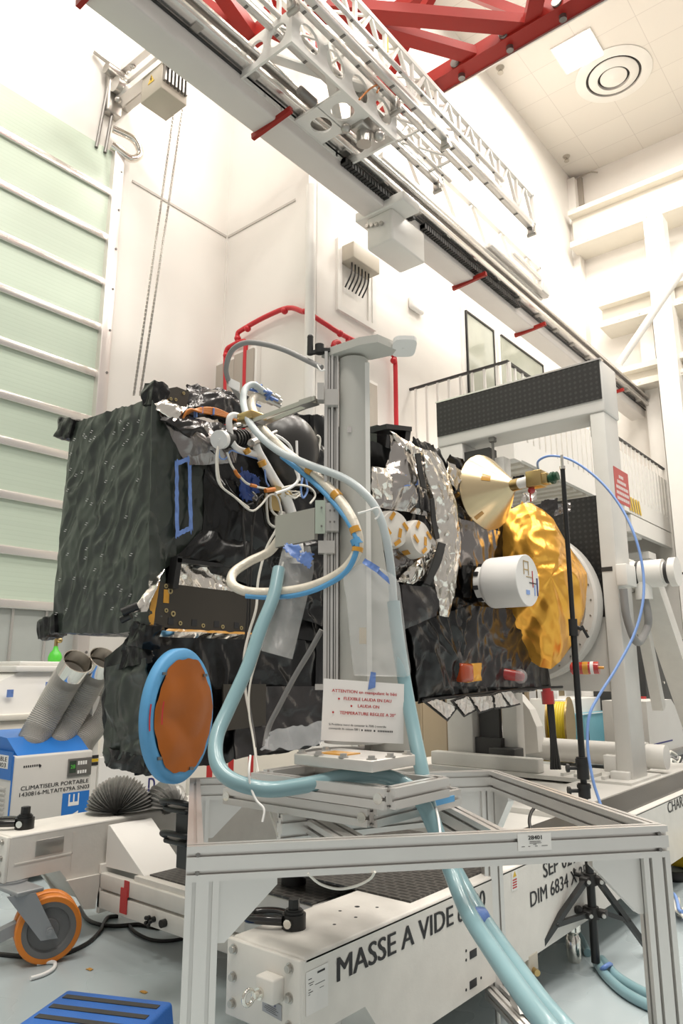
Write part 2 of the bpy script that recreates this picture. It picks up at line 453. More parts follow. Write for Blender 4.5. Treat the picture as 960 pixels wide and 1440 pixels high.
# floor: pale blue-grey glossy resin with faint wear
m, nt, b = new_mat('floor_resin'); L = nt.links.new
tc = N(nt, 'ShaderNodeTexCoord'); n1 = N(nt, 'ShaderNodeTexNoise', Scale=1.3, Detail=5.0); L(tc.outputs['Object'], n1.inputs['Vector'])
cr = N(nt, 'ShaderNodeMix', data_type='RGBA'); cr.inputs[6].default_value = (0.36,0.42,0.44,1); cr.inputs[7].default_value = (0.44,0.50,0.52,1)
L(n1.outputs['Fac'], cr.inputs[0]); L(cr.outputs[2], b.inputs['Base Color'])
n2 = N(nt, 'ShaderNodeTexNoise', Scale=2.0, Detail=2.0); L(tc.outputs['Object'], n2.inputs['Vector'])
mr = N(nt, 'ShaderNodeMapRange'); mr.inputs['To Min'].default_value = 0.2; mr.inputs['To Max'].default_value = 0.36
L(n2.outputs['Fac'], mr.inputs['Value']); L(mr.outputs['Result'], b.inputs['Roughness'])

# pattern made by the object's own coordinates
def brick_mat(name, c, cm, sx, sy, mortar, rough, axis='XY', bump=0.0, offset=0.0):
    m, nt, b = new_mat(name); L = nt.links.new
    tc = N(nt, 'ShaderNodeTexCoord'); src = tc.outputs['Object']
    sep = N(nt, 'ShaderNodeSeparateXYZ'); L(src, sep.inputs[0]); cb = N(nt, 'ShaderNodeCombineXYZ')
    L(sep.outputs[axis[0]], cb.inputs['X']); L(sep.outputs[axis[1]], cb.inputs['Y'])
    br = N(nt, 'ShaderNodeTexBrick'); br.offset = offset
    br.inputs['Scale'].default_value = 1.0; br.inputs['Brick Width'].default_value = sx; br.inputs['Row Height'].default_value = sy
    br.inputs['Mortar Size'].default_value = mortar
    br.inputs['Color1'].default_value = (*c, 1); br.inputs['Color2'].default_value = (*[x*0.97 for x in c], 1); br.inputs['Mortar'].default_value = (*cm, 1)
    L(cb.outputs[0], br.inputs['Vector']); L(br.outputs['Color'], b.inputs['Base Color']); b.inputs['Roughness'].default_value = rough
    if bump:
        bp = N(nt, 'ShaderNodeBump'); bp.inputs['Strength'].default_value = bump; bp.inputs['Distance'].default_value = 0.005
        L(br.outputs['Fac'], bp.inputs['Height']); bp.invert = True; L(bp.outputs['Normal'], b.inputs['Normal'])
    return m
brick_mat('ceiling_tile', (0.76,0.72,0.66), (0.62,0.58,0.53), 1.2, 0.9, 0.008, 0.6, 'XY')
brick_mat('shutter_green', (0.62,0.72,0.60), (0.585,0.685,0.565), 40.0, 0.055, 0.006, 0.32, 'YZ', bump=0.15)
brick_mat('hex_mat', (0.030,0.028,0.026), (0.085,0.08,0.072), 0.06, 0.035, 0.006, 0.42, 'XY', bump=0.4, offset=0.5)
brick_mat('ribbed_panel', (0.72,0.69,0.64), (0.45,0.43,0.40), 40.0, 0.16, 0.012, 0.55, 'XZ')
# black honeycomb: cells of dots
def dotted(name, c, cd, scale, axis):
    m, nt, b = new_mat(name); L = nt.links.new
    tc = N(nt, 'ShaderNodeTexCoord'); sep = N(nt, 'ShaderNodeSeparateXYZ'); L(tc.outputs['Object'], sep.inputs[0]); cb = N(nt, 'ShaderNodeCombineXYZ')
    L(sep.outputs[axis[0]], cb.inputs['X']); L(sep.outputs[axis[1]], cb.inputs['Y'])
    vo = N(nt, 'ShaderNodeTexVoronoi', voronoi_dimensions='2D'); vo.inputs['Scale'].default_value = scale; vo.inputs['Randomness'].default_value = 0.0
    L(cb.outputs[0], vo.inputs['Vector'])
    mr = N(nt, 'ShaderNodeMapRange'); mr.inputs['From Min'].default_value = 0.22; mr.inputs['From Max'].default_value = 0.30; L(vo.outputs['Distance'], mr.inputs['Value'])
    mx = N(nt, 'ShaderNodeMix', data_type='RGBA'); mx.inputs[6].default_value = (*cd, 1); mx.inputs[7].default_value = (*c, 1)
    L(mr.outputs['Result'], mx.inputs[0]); L(mx.outputs[2], b.inputs['Base Color']); b.inputs['Roughness'].default_value = 0.45
dotted('perforated_black', (0.020,0.019,0.018), (0.040,0.038,0.036), 19.0, 'XZ')
# ================================================================== the hall
XL, XG, YR, YF, ZC = -8.5, -6.66, 7.26, 18.4, 15.4
struct(MB().box((-9.0,-5.0,-0.1), (4.5,18.8,0.0)).build('floor', 'floor_resin'))
struct(MB().box((-9.0,-5.0,ZC), (4.5,18.8,ZC+0.15)).build('ceiling', 'ceiling_tile'))
struct(MB().box((XL-0.2,-5.0,0), (XL,YR,ZC)).build('wall_left', 'wall_white'))
struct(MB().box((XL-0.2,YR,0), (XG,YR+0.2,ZC)).build('wall_return', 'wall_white'))
struct(MB().box((XG-0.2,YR,0), (XG,YF,ZC)).build('wall_gallery', 'wall_white'))
struct(MB().box((XG-0.2,YF,0), (4.5,YF+0.2,ZC)).build('wall_far', 'wall_white'))
# joint lines of the wall cladding and the corner pilaster
zt = onX(245, 290, XL).z
struct(MB().box((XL,onX(186,255,XL).y,zt-0.02), (XL+0.015,YR,zt+0.02)).box((XL,YR-0.015,zt-0.02), (XG-0.25,YR,zt+0.02)).build('trim_1', 'trim_grey'))
struct(MB().box((XG-0.24,YR-0.03,0), (XG+0.03,YR+0.16,ZC)).build('trim_2', 'wall_white'))
struct(MB().box((XL,YR-0.03,0), (XL+0.03,YR,zt)).build('trim_3', 'wall_white'))
# big rolling shutter (door 1): green translucent panels, bright rails, jamb
ys1 = onX(150, 330, XL+0.06).y; ztop = onX(90, 172, XL+0.06).z
d1 = shell('door_1', (XL,ys1,0))
rails = [(70, onX(70, y, XL+0.08).z) for y in (223, 293, 362, 432, 503, 574, 635, 707, 781, 853)]
zs = [ztop] + [z for _, z in rails]
for i in range(len(zs)-1):
    MB().box((XL+0.01,-4.6,zs[i+1]), (XL+0.06,ys1,zs[i])).build('panel', 'shutter_green', d1)
for z in zs[1:]:
    MB().bbox((XL+0.055,-4.6,z-0.055), (XL+0.10,ys1-0.01,z+0.055), 0.012).build('rail', 'alu_bright', d1)
zb = zs[-1]
# glazed bottom leaf of the shutter
g = MB()
g.box((XL+0.01,-4.6,0.95), (XL+0.03,ys1,zb-0.055)); g.build('pane', 'glass_pale', d1)
g = MB()
for z in (1.02, 1.30, 1.62): g.box((XL+0.03,-4.6,z-0.02), (XL+0.07,ys1,z+0.02))
y = ys1-0.4
while y > -1.0: g.box((XL+0.03,y-0.015,0.95), (XL+0.05,y+0.015,zb-0.05)); y -= 0.42
g.build('glazing_bars', 'alu', d1)
MB().box((XL+0.01,-4.6,0.0), (XL+0.05,ys1,0.95)).build('kick_panel', 'alu_pink', d1)
j = MB(); yj = onX(168, 330, XL+0.16).y
j.bbox((XL,ys1-0.02,0), (XL+0.16,yj,ztop+0.1), 0.01)
jo = j.build('jamb', 'alu_pink', d1)
jb = MB()
for k in range(14): jb.cyl((XL+0.16,yj-0.04,0.6+k*0.62), (XL+0.168,yj-0.04,0.6+k*0.62), 0.018, n=8)
each(jb,'screw','steel_dark',jo)
MB().bbox((XL,yj,0), (XL+0.05,yj+0.06,ztop-0.6), 0.01).build('jamb_cover', 'white_steel', d1)

# gallery door and window on the gallery wall, above the walkway
a = onX(650, 440, XG); b = onX(691, 500, XG); c = onX(650, 560, XG)
w1 = shell('window_1', (XG, a.y, c.z))
MB().box((XG,a.y-0.1,c.z), (XG+0.05,b.y+0.1,a.z+0.1)).build('window_frame', 'white_steel', w1)
MB().box((XG+0.05,a.y,c.z+0.1), (XG+0.07,b.y,a.z)).build('pane', 'glass_dark', w1)
q = MB(); ym = a.y+(b.y-a.y)*0.5
for (y0,y1,z0,z1) in ((a.y,b.y,a.z,a.z+0.04),(b.y-0.04,b.y,c.z,a.z),(a.y,a.y+0.03,c.z,a.z)): q.box((XG+0.05,y0,z0), (XG+0.09,y1,z1))
q.build('gasket', 'charcoal', w1)
a2 = onX(700, 474, XG); b2 = onX(760, 530, XG); c2 = onX(700, 540, XG)
w2 = shell('window_2', (XG, a2.y, c2.z))
MB().box((XG,a2.y-0.1,c2.z-0.1), (XG+0.05,b2.y+0.1,a2.z+0.1)).build('window_frame', 'white_steel', w2)
MB().box((XG+0.05,a2.y,c2.z), (XG+0.07,b2.y,a2.z)).build('pane', 'glass_dark', w2)
q = MB()
for (y0,y1,z0,z1) in ((a2.y,b2.y,a2.z,a2.z+0.04),(b2.y-0.04,b2.y,c2.z,a2.z)): q.box((XG+0.05,y0,z0), (XG+0.09,y1,z1))
q.build('gasket', 'charcoal', w2)

# white beams, columns at the far end of the hall
def far_beam(n, p0, p1, p2, dep=0.5):
    A = onY(*p0, YF-dep); C = onY(*p2, YF-dep)
    o = MB(); o.bbox((A.x,YF-dep,C.z), (4.4,YF,A.z), 0.03)
    o.box((A.x,YF-dep-0.25,C.z-0.06), (4.4,YF,C.z+0.10)); o.box((A.x,YF-dep-0.25,A.z-0.10), (4.4,YF,A.z+0.04))
    for k in range(18): o.cyl((A.x+0.5+k*0.5,YF-dep-0.27,C.z+0.02), (A.x+0.5+k*0.5,YF-dep-0.24,C.z+0.02), 0.03, n=8)
    return struct(o.build(n, 'cream_paint'))
far_beam('trim_4', (803,305), (960,238), (818,347), 0.6)
far_beam('trim_5', (845,432), (960,392), (850,462), 0.6)
far_beam('trim_6', (872,525), (960,500), (872,550), 0.6)
struct(MB().box((onY(790,300,YF-0.1).x,YF-0.35,0), (onY(815,300,YF-0.1).x,YF,onY(803,262,YF).z)).build('trim_7', 'wall_white'))
for k, (x0, x1) in enumerate(((905,925),(940,960))):
    A = onY(x0,520,YF-0.3); B = onY(x1,520,YF-0.3)
    struct(MB().box((A.x,YF-0.4,0), (B.x,YF,onY(x0,400,YF-0.4).z)).build('trim_%d' % (8+k), 'white_steel'))
p = onX(946, 700, -4.3)
struct(MB().box((-4.55,17.3,0), (-4.1,17.75,12.6)).build('pillar', 'white_steel'))

# ---- ceiling fittings
def ceiling_light(c, s, label):
    t = thing('ceiling_light', (c.x,c.y,ZC-0.03), label, 'light', 'square ceiling lights')
    MB().box((c.x-s-0.04,c.y-s-0.04,ZC-0.03), (c.x+s+0.04,c.y+s+0.04,ZC)).build('frame', 'white_steel', t)
    MB().box((c.x-s,c.y-s,ZC-0.045), (c.x+s,c.y+s,ZC-0.03)).build('diffuser', 'lamp_lit', t)
    return t
mat('lamp_lit', (1.0,0.96,0.9), 0.5, var=0.0, emit=9.0)
ceiling_light(onZ(812,72,ZC), 0.42, 'square lit ceiling panel beside the round air diffuser')
ctr = onZ(862,105,ZC)
t = thing('air_diffuser', (ctr.x,ctr.y,ZC-0.12), 'round white ceiling air diffuser made of nested rings', 'air diffuser')
for k, (r0, r1, z0, z1, m) in enumerate(((0.86,0.62,0.0,-0.05,'white_steel'),(0.56,0.36,-0.03,-0.10,'white_steel'),(0.30,0.0,-0.06,-0.12,'white_steel'))):
    MB().lathe((ctr.x,ctr.y,ZC), (0,0,-1), [(r0,-z0),(r0,-z0+0.02),((r0+r1)/2,-z1),(r1,-z1+0.01),(r1,-z0)], 48).build('ring', m, t)
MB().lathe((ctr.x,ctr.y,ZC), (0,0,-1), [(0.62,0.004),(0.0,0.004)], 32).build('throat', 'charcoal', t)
for (px, py, lab) in ((703,95,'small ceiling sprinkler head near the red roof girder'), (796,220,'small ceiling sprinkler head near the far wall corner')):
    c = onZ(px,py,ZC)
    o = MB().cyl(c+V((0,0,-0.002)), c+V((0,0,-0.06)), 0.10, 0.06, 12).cyl(c+V((0,0,-0.06)), c+V((0,0,-0.14)), 0.03, n=8).cyl(c+V((0,0,-0.14)), c+V((0,0,-0.15)), 0.07, n=12).build('ceiling_sprinkler', 'beige_box')
    tag(o, lab, 'sprinkler', 'ceiling sprinkler heads')
# brace from the far beam down to the hall, thin white rod
A = onY(957,383,16.5); B = onY(870,512,16.5)
tag(MB().cyl(A,B,0.09,n=14).build('brace_rod', 'white_steel'), 'slanting white brace rod running down from the far white beam', 'brace')
# cable pipe by the ceiling corner
pA = onY(814,250,YF-0.1); pB = onY(814,290,YF-0.1)
tag(MB().box((pA.x-0.06,YF-0.12,pB.z), (pA.x+0.06,YF,pA.z)).tube([pA, pA+V((0.3,0,0.02)), pA+V((0.55,-0.1,-0.15))], 0.02, sub=4).build('cable_trunking', 'taupe_panel'), 'short grey cable trunking at the upper far corner under the ceiling', 'trunking')

# ---- fittings on the left and return walls
# shutter drive: bracket, rails, box with warning triangle, hanging chain
t = thing('shutter_drive', onX(172,150,XL+0.1), 'steel shutter drive rails and bracket above the green shutter jamb', 'shutter drive')
A = onX(165,118,XL+0.15); B = onX(240,95,XL+1.3)
q = MB()
for dz, w in ((0.25,0.10),(-0.25,0.14),(0.0,0.06)):
    q.bar((XL+0.1,A.y+0.05,A.z+dz), (XL+1.9,A.y+0.1,A.z+dz+0.05), w, 0.10)
each(q,'drive_rail','alu',t)
q = MB()
q.bbox((XL,A.y-0.12,A.z-0.5), (XL+0.14,A.y+0.12,A.z+0.3), 0.02); q.cyl((XL+0.15,A.y-0.2,A.z+0.15),(XL+0.15,A.y+0.22,A.z+0.15),0.09,n=12)
q.cyl((XL+0.25,A.y-0.1,A.z-0.12),(XL+0.25,A.y+0.12,A.z-0.12),0.12,n=14); q.bar((XL+0.06,A.y-0.35,A.z+0.38),(XL+0.2,A.y+0.1,A.z+0.2),0.07)
for k in range(5): q.ball((XL+0.2+k*0.05,A.y+0.02*k,A.z-0.3+0.13*k), 0.05, 6)
q.build('bracket', 'steel', t)
q = MB(); yj2 = onX(158,190,XL+0.1).y
for d in (-0.06, 0.08): q.cyl((XL+0.08,A.y+d-0.15,ztop-0.1), (XL+0.08,A.y+d-0.05,A.z-0.1), 0.025, n=8)
each(q,'guide_rod','steel_dark',t)
q = MB(); q.tube([(XL+0.12,A.y+0.0,A.z-0.75),(XL+0.2,A.y+0.3,A.z-0.78),(XL+0.2,A.y+0.42,A.z-0.95),(XL+0.18,A.y+0.28,A.z-1.1),(XL+0.12,A.y,A.z-1.02)], 0.055, n=10); q.build('conduit', 'chrome', t)
Bc = onX(232,128,XL+1.0)
t = thing('control_box', Bc, 'grey electric box with yellow warning triangle hung by the shutter drive', 'control box')
q = MB(); q.bbox((Bc.x-0.25,Bc.y-0.22,Bc.z-0.22), (Bc.x+0.22,Bc.y+0.22,Bc.z+0.22), 0.015); q.build('housing', 'beige_box', t)
q = MB(); q.bar((XL,Bc.y,Bc.z+0.25),(Bc.x+0.2,Bc.y,Bc.z+0.25),0.10,0.06); q.build('bracket', 'steel', t)
zf = Bc.y-0.222
w = MB(); w.poly([(Bc.x-0.09,zf,Bc.z-0.01),(Bc.x+0.05,zf,Bc.z-0.01),(Bc.x-0.02,zf,Bc.z+0.12)], (0,-0.004,0)); wo = w.build('warning_triangle', 'yellow', t, label='yellow warning triangle')
w = MB(); w.poly([(Bc.x-0.025,zf-0.005,Bc.z+0.09),(Bc.x-0.005,zf-0.005,Bc.z+0.09),(Bc.x-0.02,zf-0.005,Bc.z+0.05),(Bc.x+0.0,zf-0.005,Bc.z+0.05),(Bc.x-0.02,zf-0.005,Bc.z+0.01),(Bc.x-0.025,zf-0.005,Bc.z+0.045),(Bc.x-0.04,zf-0.005,Bc.z+0.045)], (0,-0.002,0)); w.build('lightning_bolt', 'ink_black', wo)
q = MB()
for k in range(7): q.box((Bc.x+0.222,Bc.y-0.2+k*0.06,Bc.z-0.1), (Bc.x+0.27,Bc.y-0.17+k*0.06,Bc.z+0.25))
each(q,'cable_gland','steel_dark',t)
for k, (p0, p1) in enumerate((((246,148),(188,556)), ((257,152),(197,556)))):
    a = onX(*p0, XL+0.9); b = onX(*p1, XL+0.5)
    q = MB(); n = 150; x, y, z = frame_from(b-a)
    for i in range(n):
        p = a+(b-a)*(i/n); s = x if i % 2 else y
        q.cbox(p+(b-a)/(2*n), (0.012,0.034,(b-a).length/n*1.25), (s.cross(z),s,z))
    tag(q.build('pull_chain', 'steel'), ('grey pull chain strand next to the green shutter jamb', 'grey pull chain strand farther from the green shutter jamb')[k], 'chain', 'shutter pull chains')

# white services pipe in front of the corner
P = onY(437, 300, YR-0.15); 
tag(MB().cyl((P.x,P.y,0), (P.x,P.y,onY(437,262,YR-0.15).z), 0.075, n=16).build('drain_pipe', 'white_steel'), 'white vertical pipe beside the wall corner behind the mast', 'pipe')
# taupe wall cabinets
def panel_y(px0, px1, py0, py1, lab):
    a = onY(px0,py0,YR-0.04); b = onY(px1,py1,YR-0.04); zt_ = onY((px0+px1)/2,py0,YR-0.04).z
    t = thing('wall_cabinet', ((a.x+b.x)/2,YR,0.4), lab, 'wall cabinet', 'taupe wall cabinets')
    MB().bbox((a.x,YR-0.10,0.4),(b.x,YR,zt_), 0.01).build('body', 'white_steel', t)
    MB().bbox((a.x+0.04,YR-0.13,0.5),(b.x-0.04,YR-0.09,zt_-0.06), 0.008).build('door_panel', 'taupe_panel', t)
panel_y(306,334,508,600,'taupe cabinet panel under the red pipe elbow, nearer the wall corner')
panel_y(333,362,492,600,'taupe cabinet panel between the two red drop pipes')
a = onX(518,535,XG+0.05); b = onX(529,535,XG+0.05); zt_ = a.z
t = thing('wall_cabinet', (XG,(a.y+b.y)/2,0.3), 'narrow taupe cabinet seen past the mast edge under the red pipe', 'wall cabinet', 'taupe wall cabinets')
MB().bbox((XG,a.y-0.4,0.3),(XG+0.08,b.y,zt_), 0.01).build('body', 'white_steel', t)
MB().bbox((XG+0.07,a.y-0.35,0.4),(XG+0.11,b.y-0.05,zt_-0.06), 0.008).build('door_panel', 'taupe_panel', t)
# red sprinkler pipe round the corner
t = thing('sprinkler_pipe', onY(331,470,YR-0.12), 'red water pipe running round the white wall corner', 'pipe')
q = MB(); r = 0.038
def RY(px,py): return onY(px,py,YR-0.12)
def RX(px,py): return onX(px,py,XG+0.12)
z1 = RY(341,466).z
main = [RY(334,482), RY(334,470), RY(340,464), RY(372,446), RY(405,433), (XG+0.05,YR-0.14,RX(418,431).z+0.02), RX(430,438), RX(455,454), RX(480,470), RX(500,480)]
q.tube(main, r, n=10, sub=5)
q.tube([RX(498,479), RX(540,492), RX(550,497), RX(555,506), RX(556,530), RX(557,600), RX(558,640)], r, sub=5)
q.build('main_run', 'red_pipe', t)
q = MB(); q.tube([RY(317,620), RY(317,520), RY(318,494), RY(326,486), RY(340,480), RY(345,482), RY(345,496), RY(344,530), RY(343,620)], r, sub=5); q.build('drop_run', 'red_pipe', t)
q = MB()
for p in (RY(348,462),RY(400,437),RX(478,469),RX(553,507),RY(334,476),RY(318,500)): q.ball(p, 0.055, 6)
q.tube([RX(468,487), RX(470,482), RX(475,481), RX(478,486)], r, sub=4); q.cyl(RX(489,480), RX(489,474), r, n=8)
each(q,'fitting','red_pipe',t)

# grey junction box with cables on the gallery wall
def wall_box(px0, px1, py0, py1, dep, name, m, lab, cat):
    a = onX(px0,py0,XG+dep); b = onX(px1,py1,XG+dep)
    t = thing(name, (XG,(a.y+b.y)/2,b.z), lab, cat)
    MB().bbox((XG,a.y,b.z),(XG+dep,b.y,a.z), 0.015).build('housing', m, t)
    return t, a, b
t, a, b = wall_box(497,534,338,386,0.28,'junction_box','beige_box','grey junction box with black cables on the gallery wall under the girder','junction box')
q = MB()
for k in range(6):
    y = a.y+0.12+k*(b.y-a.y-0.25)/5; q.tube([(XG+0.15,y,b.z+0.02),(XG+0.15,y-0.02,b.z-0.2),(XG+0.06,y-0.06,b.z-0.42)], 0.013, n=6, sub=4)
each(q,'cable','cable_black',t)
q = MB(); q.box((XG,a.y-0.1,b.z-0.75),(XG+0.05,a.y,a.z+0.1)); q.box((XG,b.y+0.1,b.z-0.75),(XG+0.05,b.y+0.2,a.z+0.1)); q.box((XG,a.y-0.1,b.z-0.85),(XG+0.05,b.y+0.2,b.z-0.75)); q.box((XG,b.y+0.02,b.z-0.75),(XG+0.03,b.y+0.1,a.z)); q.build('back_frame', 'white_steel', t)
p = onX(586,429,XG+0.06)
t = thing('emergency_light', (XG,p.y,p.z-0.12), 'small oval emergency light on the gallery wall left of the window', 'emergency light')
MB().bbox((XG,p.y-0.2,p.z-0.13),(XG+0.10,p.y+0.2,p.z+0.13), 0.06, 3).build('housing', 'white_plastic', t)
MB().ball((XG+0.11,p.y+0.05,p.z), (0.03,0.09,0.08), 8).build('lamp', 'sensor_lit', t)

# ---- walkway along the gallery wall with ribbed fascia, soffit and guard rail
XW = -4.8
c0 = onX(733,645,XW); zsof = c0.z; y0 = c0.y; ztopf = onX(733,622,XW).z; zrail = onX(715,507,XW).z; yr = onX(714,507,XW).y
t = thing('gallery_walkway', ((XG+XW)/2,14,zsof), 'white raised walkway with ribbed underside along the gallery wall', 'walkway')
MB().box((XG,y0,zsof+0.05),(XW-0.09,18.3,zsof+0.45)).build('deck', 'white_steel', t)
q = MB()
for k in range(26): q.box((XG+0.02,y0+0.15+k*0.3,zsof-0.05),(XW-0.1,y0+0.3+k*0.3,zsof+0.06))
each(q,'soffit_rib','cream_paint',t)
MB().box((XW-0.08,y0,zsof-0.02),(XW,18.3,zsof+0.32)).box((XG,y0-0.25,zsof-0.05),(XW,y0,ztopf)).build('edge_beam', 'white_steel', t)
q = MB()
for k in range(34): q.box((XW-0.03,y0+0.05+k*0.23,zsof+0.32),(XW+0.0,y0+0.22+k*0.23,zsof+1.25))
each(q,'fascia_panel','white_steel',t)
q = MB()
q.box((XW-0.05,yr,zrail-0.04),(XW,18.3,zrail)); q.box((XG,yr-0.02,zrail-0.04),(XW,yr+0.02,zrail))
q.build('top_rail', 'charcoal', t)
q = MB()
for k in range(9): q.box((XG+0.1+k*0.22,yr-0.015,zsof+0.4),(XG+0.14+k*0.22,yr+0.015,zrail-0.04))
for k in range(30): q.box((XW-0.04,yr+k*0.26,zsof+0.4),(XW-0.01,yr+k*0.26+0.04,zrail-0.04))
each(q,'baluster','white_steel',t)
q = MB()
for k in range(3): 
    yy = 15.6+k*0.9; q.box((XG+0.5,yy,zsof-0.45-k*0.35),(XW-0.1,yy+0.5,zsof-0.30-k*0.35)); 
q.box((XW-0.12,15.2,zsof-0.4),(XW,18.2,zsof-0.05)); each(q,'stair_tread','white_steel',t)
s = MB(); yS = onX(884,705,XW).y
for k in range(5): s.poly([(XW+0.012,yS+k*0.16,zsof+0.02),(XW+0.012,yS+k*0.16+0.08,zsof+0.02),(XW+0.012,yS+k*0.16-0.02,zsof+0.32),(XW+0.012,yS+k*0.16-0.10,zsof+0.32)], (0.006,0,0))
each(s,'hazard_stripe','yellow',t)
# ================================================================== overhead crane gear
ZB = 7.8
e0 = onZ(120,7,ZB); e1 = onZ(180,0,ZB)
gx0, gx1 = e0.x, e1.x
t = thing('runway_girder', ((gx0+gx1)/2,9,ZB), 'long white box girder of the crane runway crossing the upper hall', 'girder')
MB().bbox((gx0,0.0,ZB),(gx1,18.2,ZB+0.55),0.02).build('box_beam', 'girder_white', t)
MB().box((gx0-0.05,0.0,ZB+0.50),(gx1+0.10,18.2,ZB+0.58)).build('top_flange', 'white_steel', t)
MB().box((gx1+0.003,0.0,ZB+0.20),(gx1+0.02,18.2,ZB+0.232)).build('power_rail', 'charcoal', t)
q = MB(); q.bbox((gx1+0.02,0,ZB+0.24),(gx1+0.16,18.2,ZB+0.34),0.015); q.bbox((gx1+0.06,0,ZB+0.40),(gx1+0.20,18.2,ZB+0.46),0.012); q.build('running_rail', 'alu_bright', t)
q = MB()
y = 0.6
while y < 18: q.box((gx1+0.0,y,ZB+0.22),(gx1+0.13,y+0.10,ZB+0.24)); y += 0.8
each(q,'rail_clip','steel',t)
for (a, b) in (((107,12),(118,-6)), ((357,194),(408,162)), ((521,319),(583,290)), ((638,407),(697,386)), ((725,473),(777,458)), ((872,553),(882,549))):
    A = onZ(*a, ZB-0.05); 
    MB().bar((gx0-0.03,A.y,ZB-0.03),(gx1+0.22,A.y+0.02,ZB+0.03),0.05,0.07).build('red_marker', 'red_paint', t, label='red marker bar across the girder')
# toothed energy chains lying along the rail
for (p0, p1) in (((492,227),(590,308)), ((603,318),(738,432))):
    A = onX(*p0, gx1+0.16); B = onX(*p1, gx1+0.16)
    q = MB(); n = int((B.y-A.y)/0.06)
    for k in range(n):
        yy = A.y+k*0.06; q.box((gx1+0.005,yy,ZB+0.09),(gx1+0.095,yy+0.042,ZB+0.17))
    q.box((gx1+0.01,A.y,ZB+0.105),(gx1+0.085,B.y,ZB+0.16))
    q.build('energy_chain', 'black_rubber', t, label='black toothed energy chain')
A = onX(552,345,gx1+0.1); B = onX(600,385,gx1+0.1)
t2 = thing('crane_drive_box', ((gx0+gx1)/2,A.y+0.5,ZB-0.6), 'white box hung under the runway girder beside the junction box', 'drive box')
MB().bbox((gx0+0.02,A.y,ZB-0.50),(gx1+0.10,A.y+0.8,ZB-0.02),0.03).build('housing', 'white_steel', t2)
MB().bbox((gx0-0.15,A.y-0.05,ZB-0.02),(gx1+0.32,A.y+0.35,ZB+0.12),0.02).build('mounting_plate', 'white_steel', t2)
q = MB()
for k in range(4): q.cyl((gx0+0.05+k*0.08,A.y-0.01,ZB-0.15-0.02*k),(gx0+0.05+k*0.08,A.y-0.04,ZB-0.15-0.02*k),0.03,n=8)
each(q,'bolt','steel',t2)

# lattice girders of the travelling bridge
def lattice(mb, x, y0, y1, zb, zt, pitch, w=0.05, d=0.035, posts=True):
    mb.bar((x,y0,zb),(x,y1,zb),w,w); mb.bar((x,y0,zt),(x,y1,zt),w,w)
    n = max(1, int(round((y1-y0)/pitch))); p = (y1-y0)/n
    for k in range(n):
        a = y0+k*p
        mb.bar((x,a,zb),(x,a+p/2,zt),d,d*0.8); mb.bar((x,a+p/2,zt),(x,a+p,zb),d,d*0.8)
        if posts: mb.bar((x,a,zb),(x,a,zt),d,d*0.8)
    mb.bar((x,y1,zb),(x,y1,zt),w,w)
def cross(mb, x0, x1, y0, y1, z, pitch, d=0.035):
    n = int((y1-y0)/pitch); p = (y1-y0)/n
    for k in range(n+1):
        mb.bar((x0,y0+k*p,z),(x1,y0+k*p,z),d,d)
        if k < n: mb.bar((x0,y0+k*p,z),(x1,y0+(k+1)*p,z),d*0.8,d*0.8)
ZR = 8.4
r1 = onZ(350,0,ZR).x; r2 = onZ(420,0,ZR).x; r3 = onZ(447,0,ZR).x
yr1 = onZ(622,255,ZR).y; yr3 = onZ(750,315,ZR).y
t = thing('telescopic_crane', ((r1+r3)/2,5,ZR), 'white lattice crane arm with parallel bright rails reaching under the ceiling', 'crane')
def lat_top(px, x): d = ray(px, 0); return EYE + d.z*(x/d.x)
z3 = lat_top(500, r3)
q = MB(); lattice(q, r3, 0.8, onX(750,315,r3).y, ZR, z3, 0.55, 0.06, 0.045); q.build('near_lattice', 'white_steel', t)
z1 = lat_top(395, r1)
q = MB(); lattice(q, r1, 0.8, yr1, ZR, z1, 0.55, 0.06, 0.045); q.build('far_lattice', 'white_steel', t)
q = MB(); cross(q, r1, r3, 0.8, yr1, z3, 0.55); cross(q, r1, r2, 0.8, yr1-0.3, ZR, 0.7, 0.03); each(q,'cross_bracing','white_steel',t)
for (x, z, ye, w) in ((r1,ZR-0.08,yr1,0.07),(r1+0.12,ZR-0.02,yr1+0.05,0.05),(r2,ZR-0.05,onZ(640,227,ZR).y+0.4,0.07),(r3,ZR-0.08,yr3,0.09),(r3+0.12,ZR+0.02,yr3-1.2,0.05)):
    q = MB(); q.bbox((x-w/2,0.8,z-w*0.5),(x+w/2,ye,z+w*0.5),0.012); o = q.build('rail', 'alu', t)
    e = MB()
    yy = 1.0
    while yy < ye: e.box((x-w*0.35,yy,z-w*0.5-0.006),(x+w*0.35,yy+0.03,z-w*0.5)); yy += 0.45
    each(e,'rail_bolt','steel_dark',o)
MB().box((r1-0.055,0.8,ZR-0.07),(r1-0.036,yr1,ZR-0.03)).build('blue_strip', 'teal_paint', t, label='dark teal strip along the lower rail')
q = MB()
for (x,y) in ((r1,yr1-0.15),(r1,yr1-1.6),(r2,6.2),(r3,yr3-0.1),(r3,yr3-2.6),(r2,4.4),(r1+0.12,3.9)): q.bbox((x-0.05,y,ZR-0.2),(x+0.05,y+0.10,ZR-0.05),0.01); q.cyl((x-0.07,y+0.05,ZR-0.2),(x+0.07,y+0.05,ZR-0.2),0.03,n=8)
each(q,'clamp','steel',t)
q = MB(); q.tube([onX(505,140,r2),onX(520,125,r2),onX(535,118,r2),onX(530,130,r2)],0.012,sub=4,n=6); q.build('orange_cable', 'orange_cable', t)
q = MB(); p = onX(540,60,r3); q.box((p.x-0.02,p.y,p.z-0.1),(p.x+0.02,p.y+0.06,p.z+0.1)); q.build('yellow_tag', 'yellow', t)
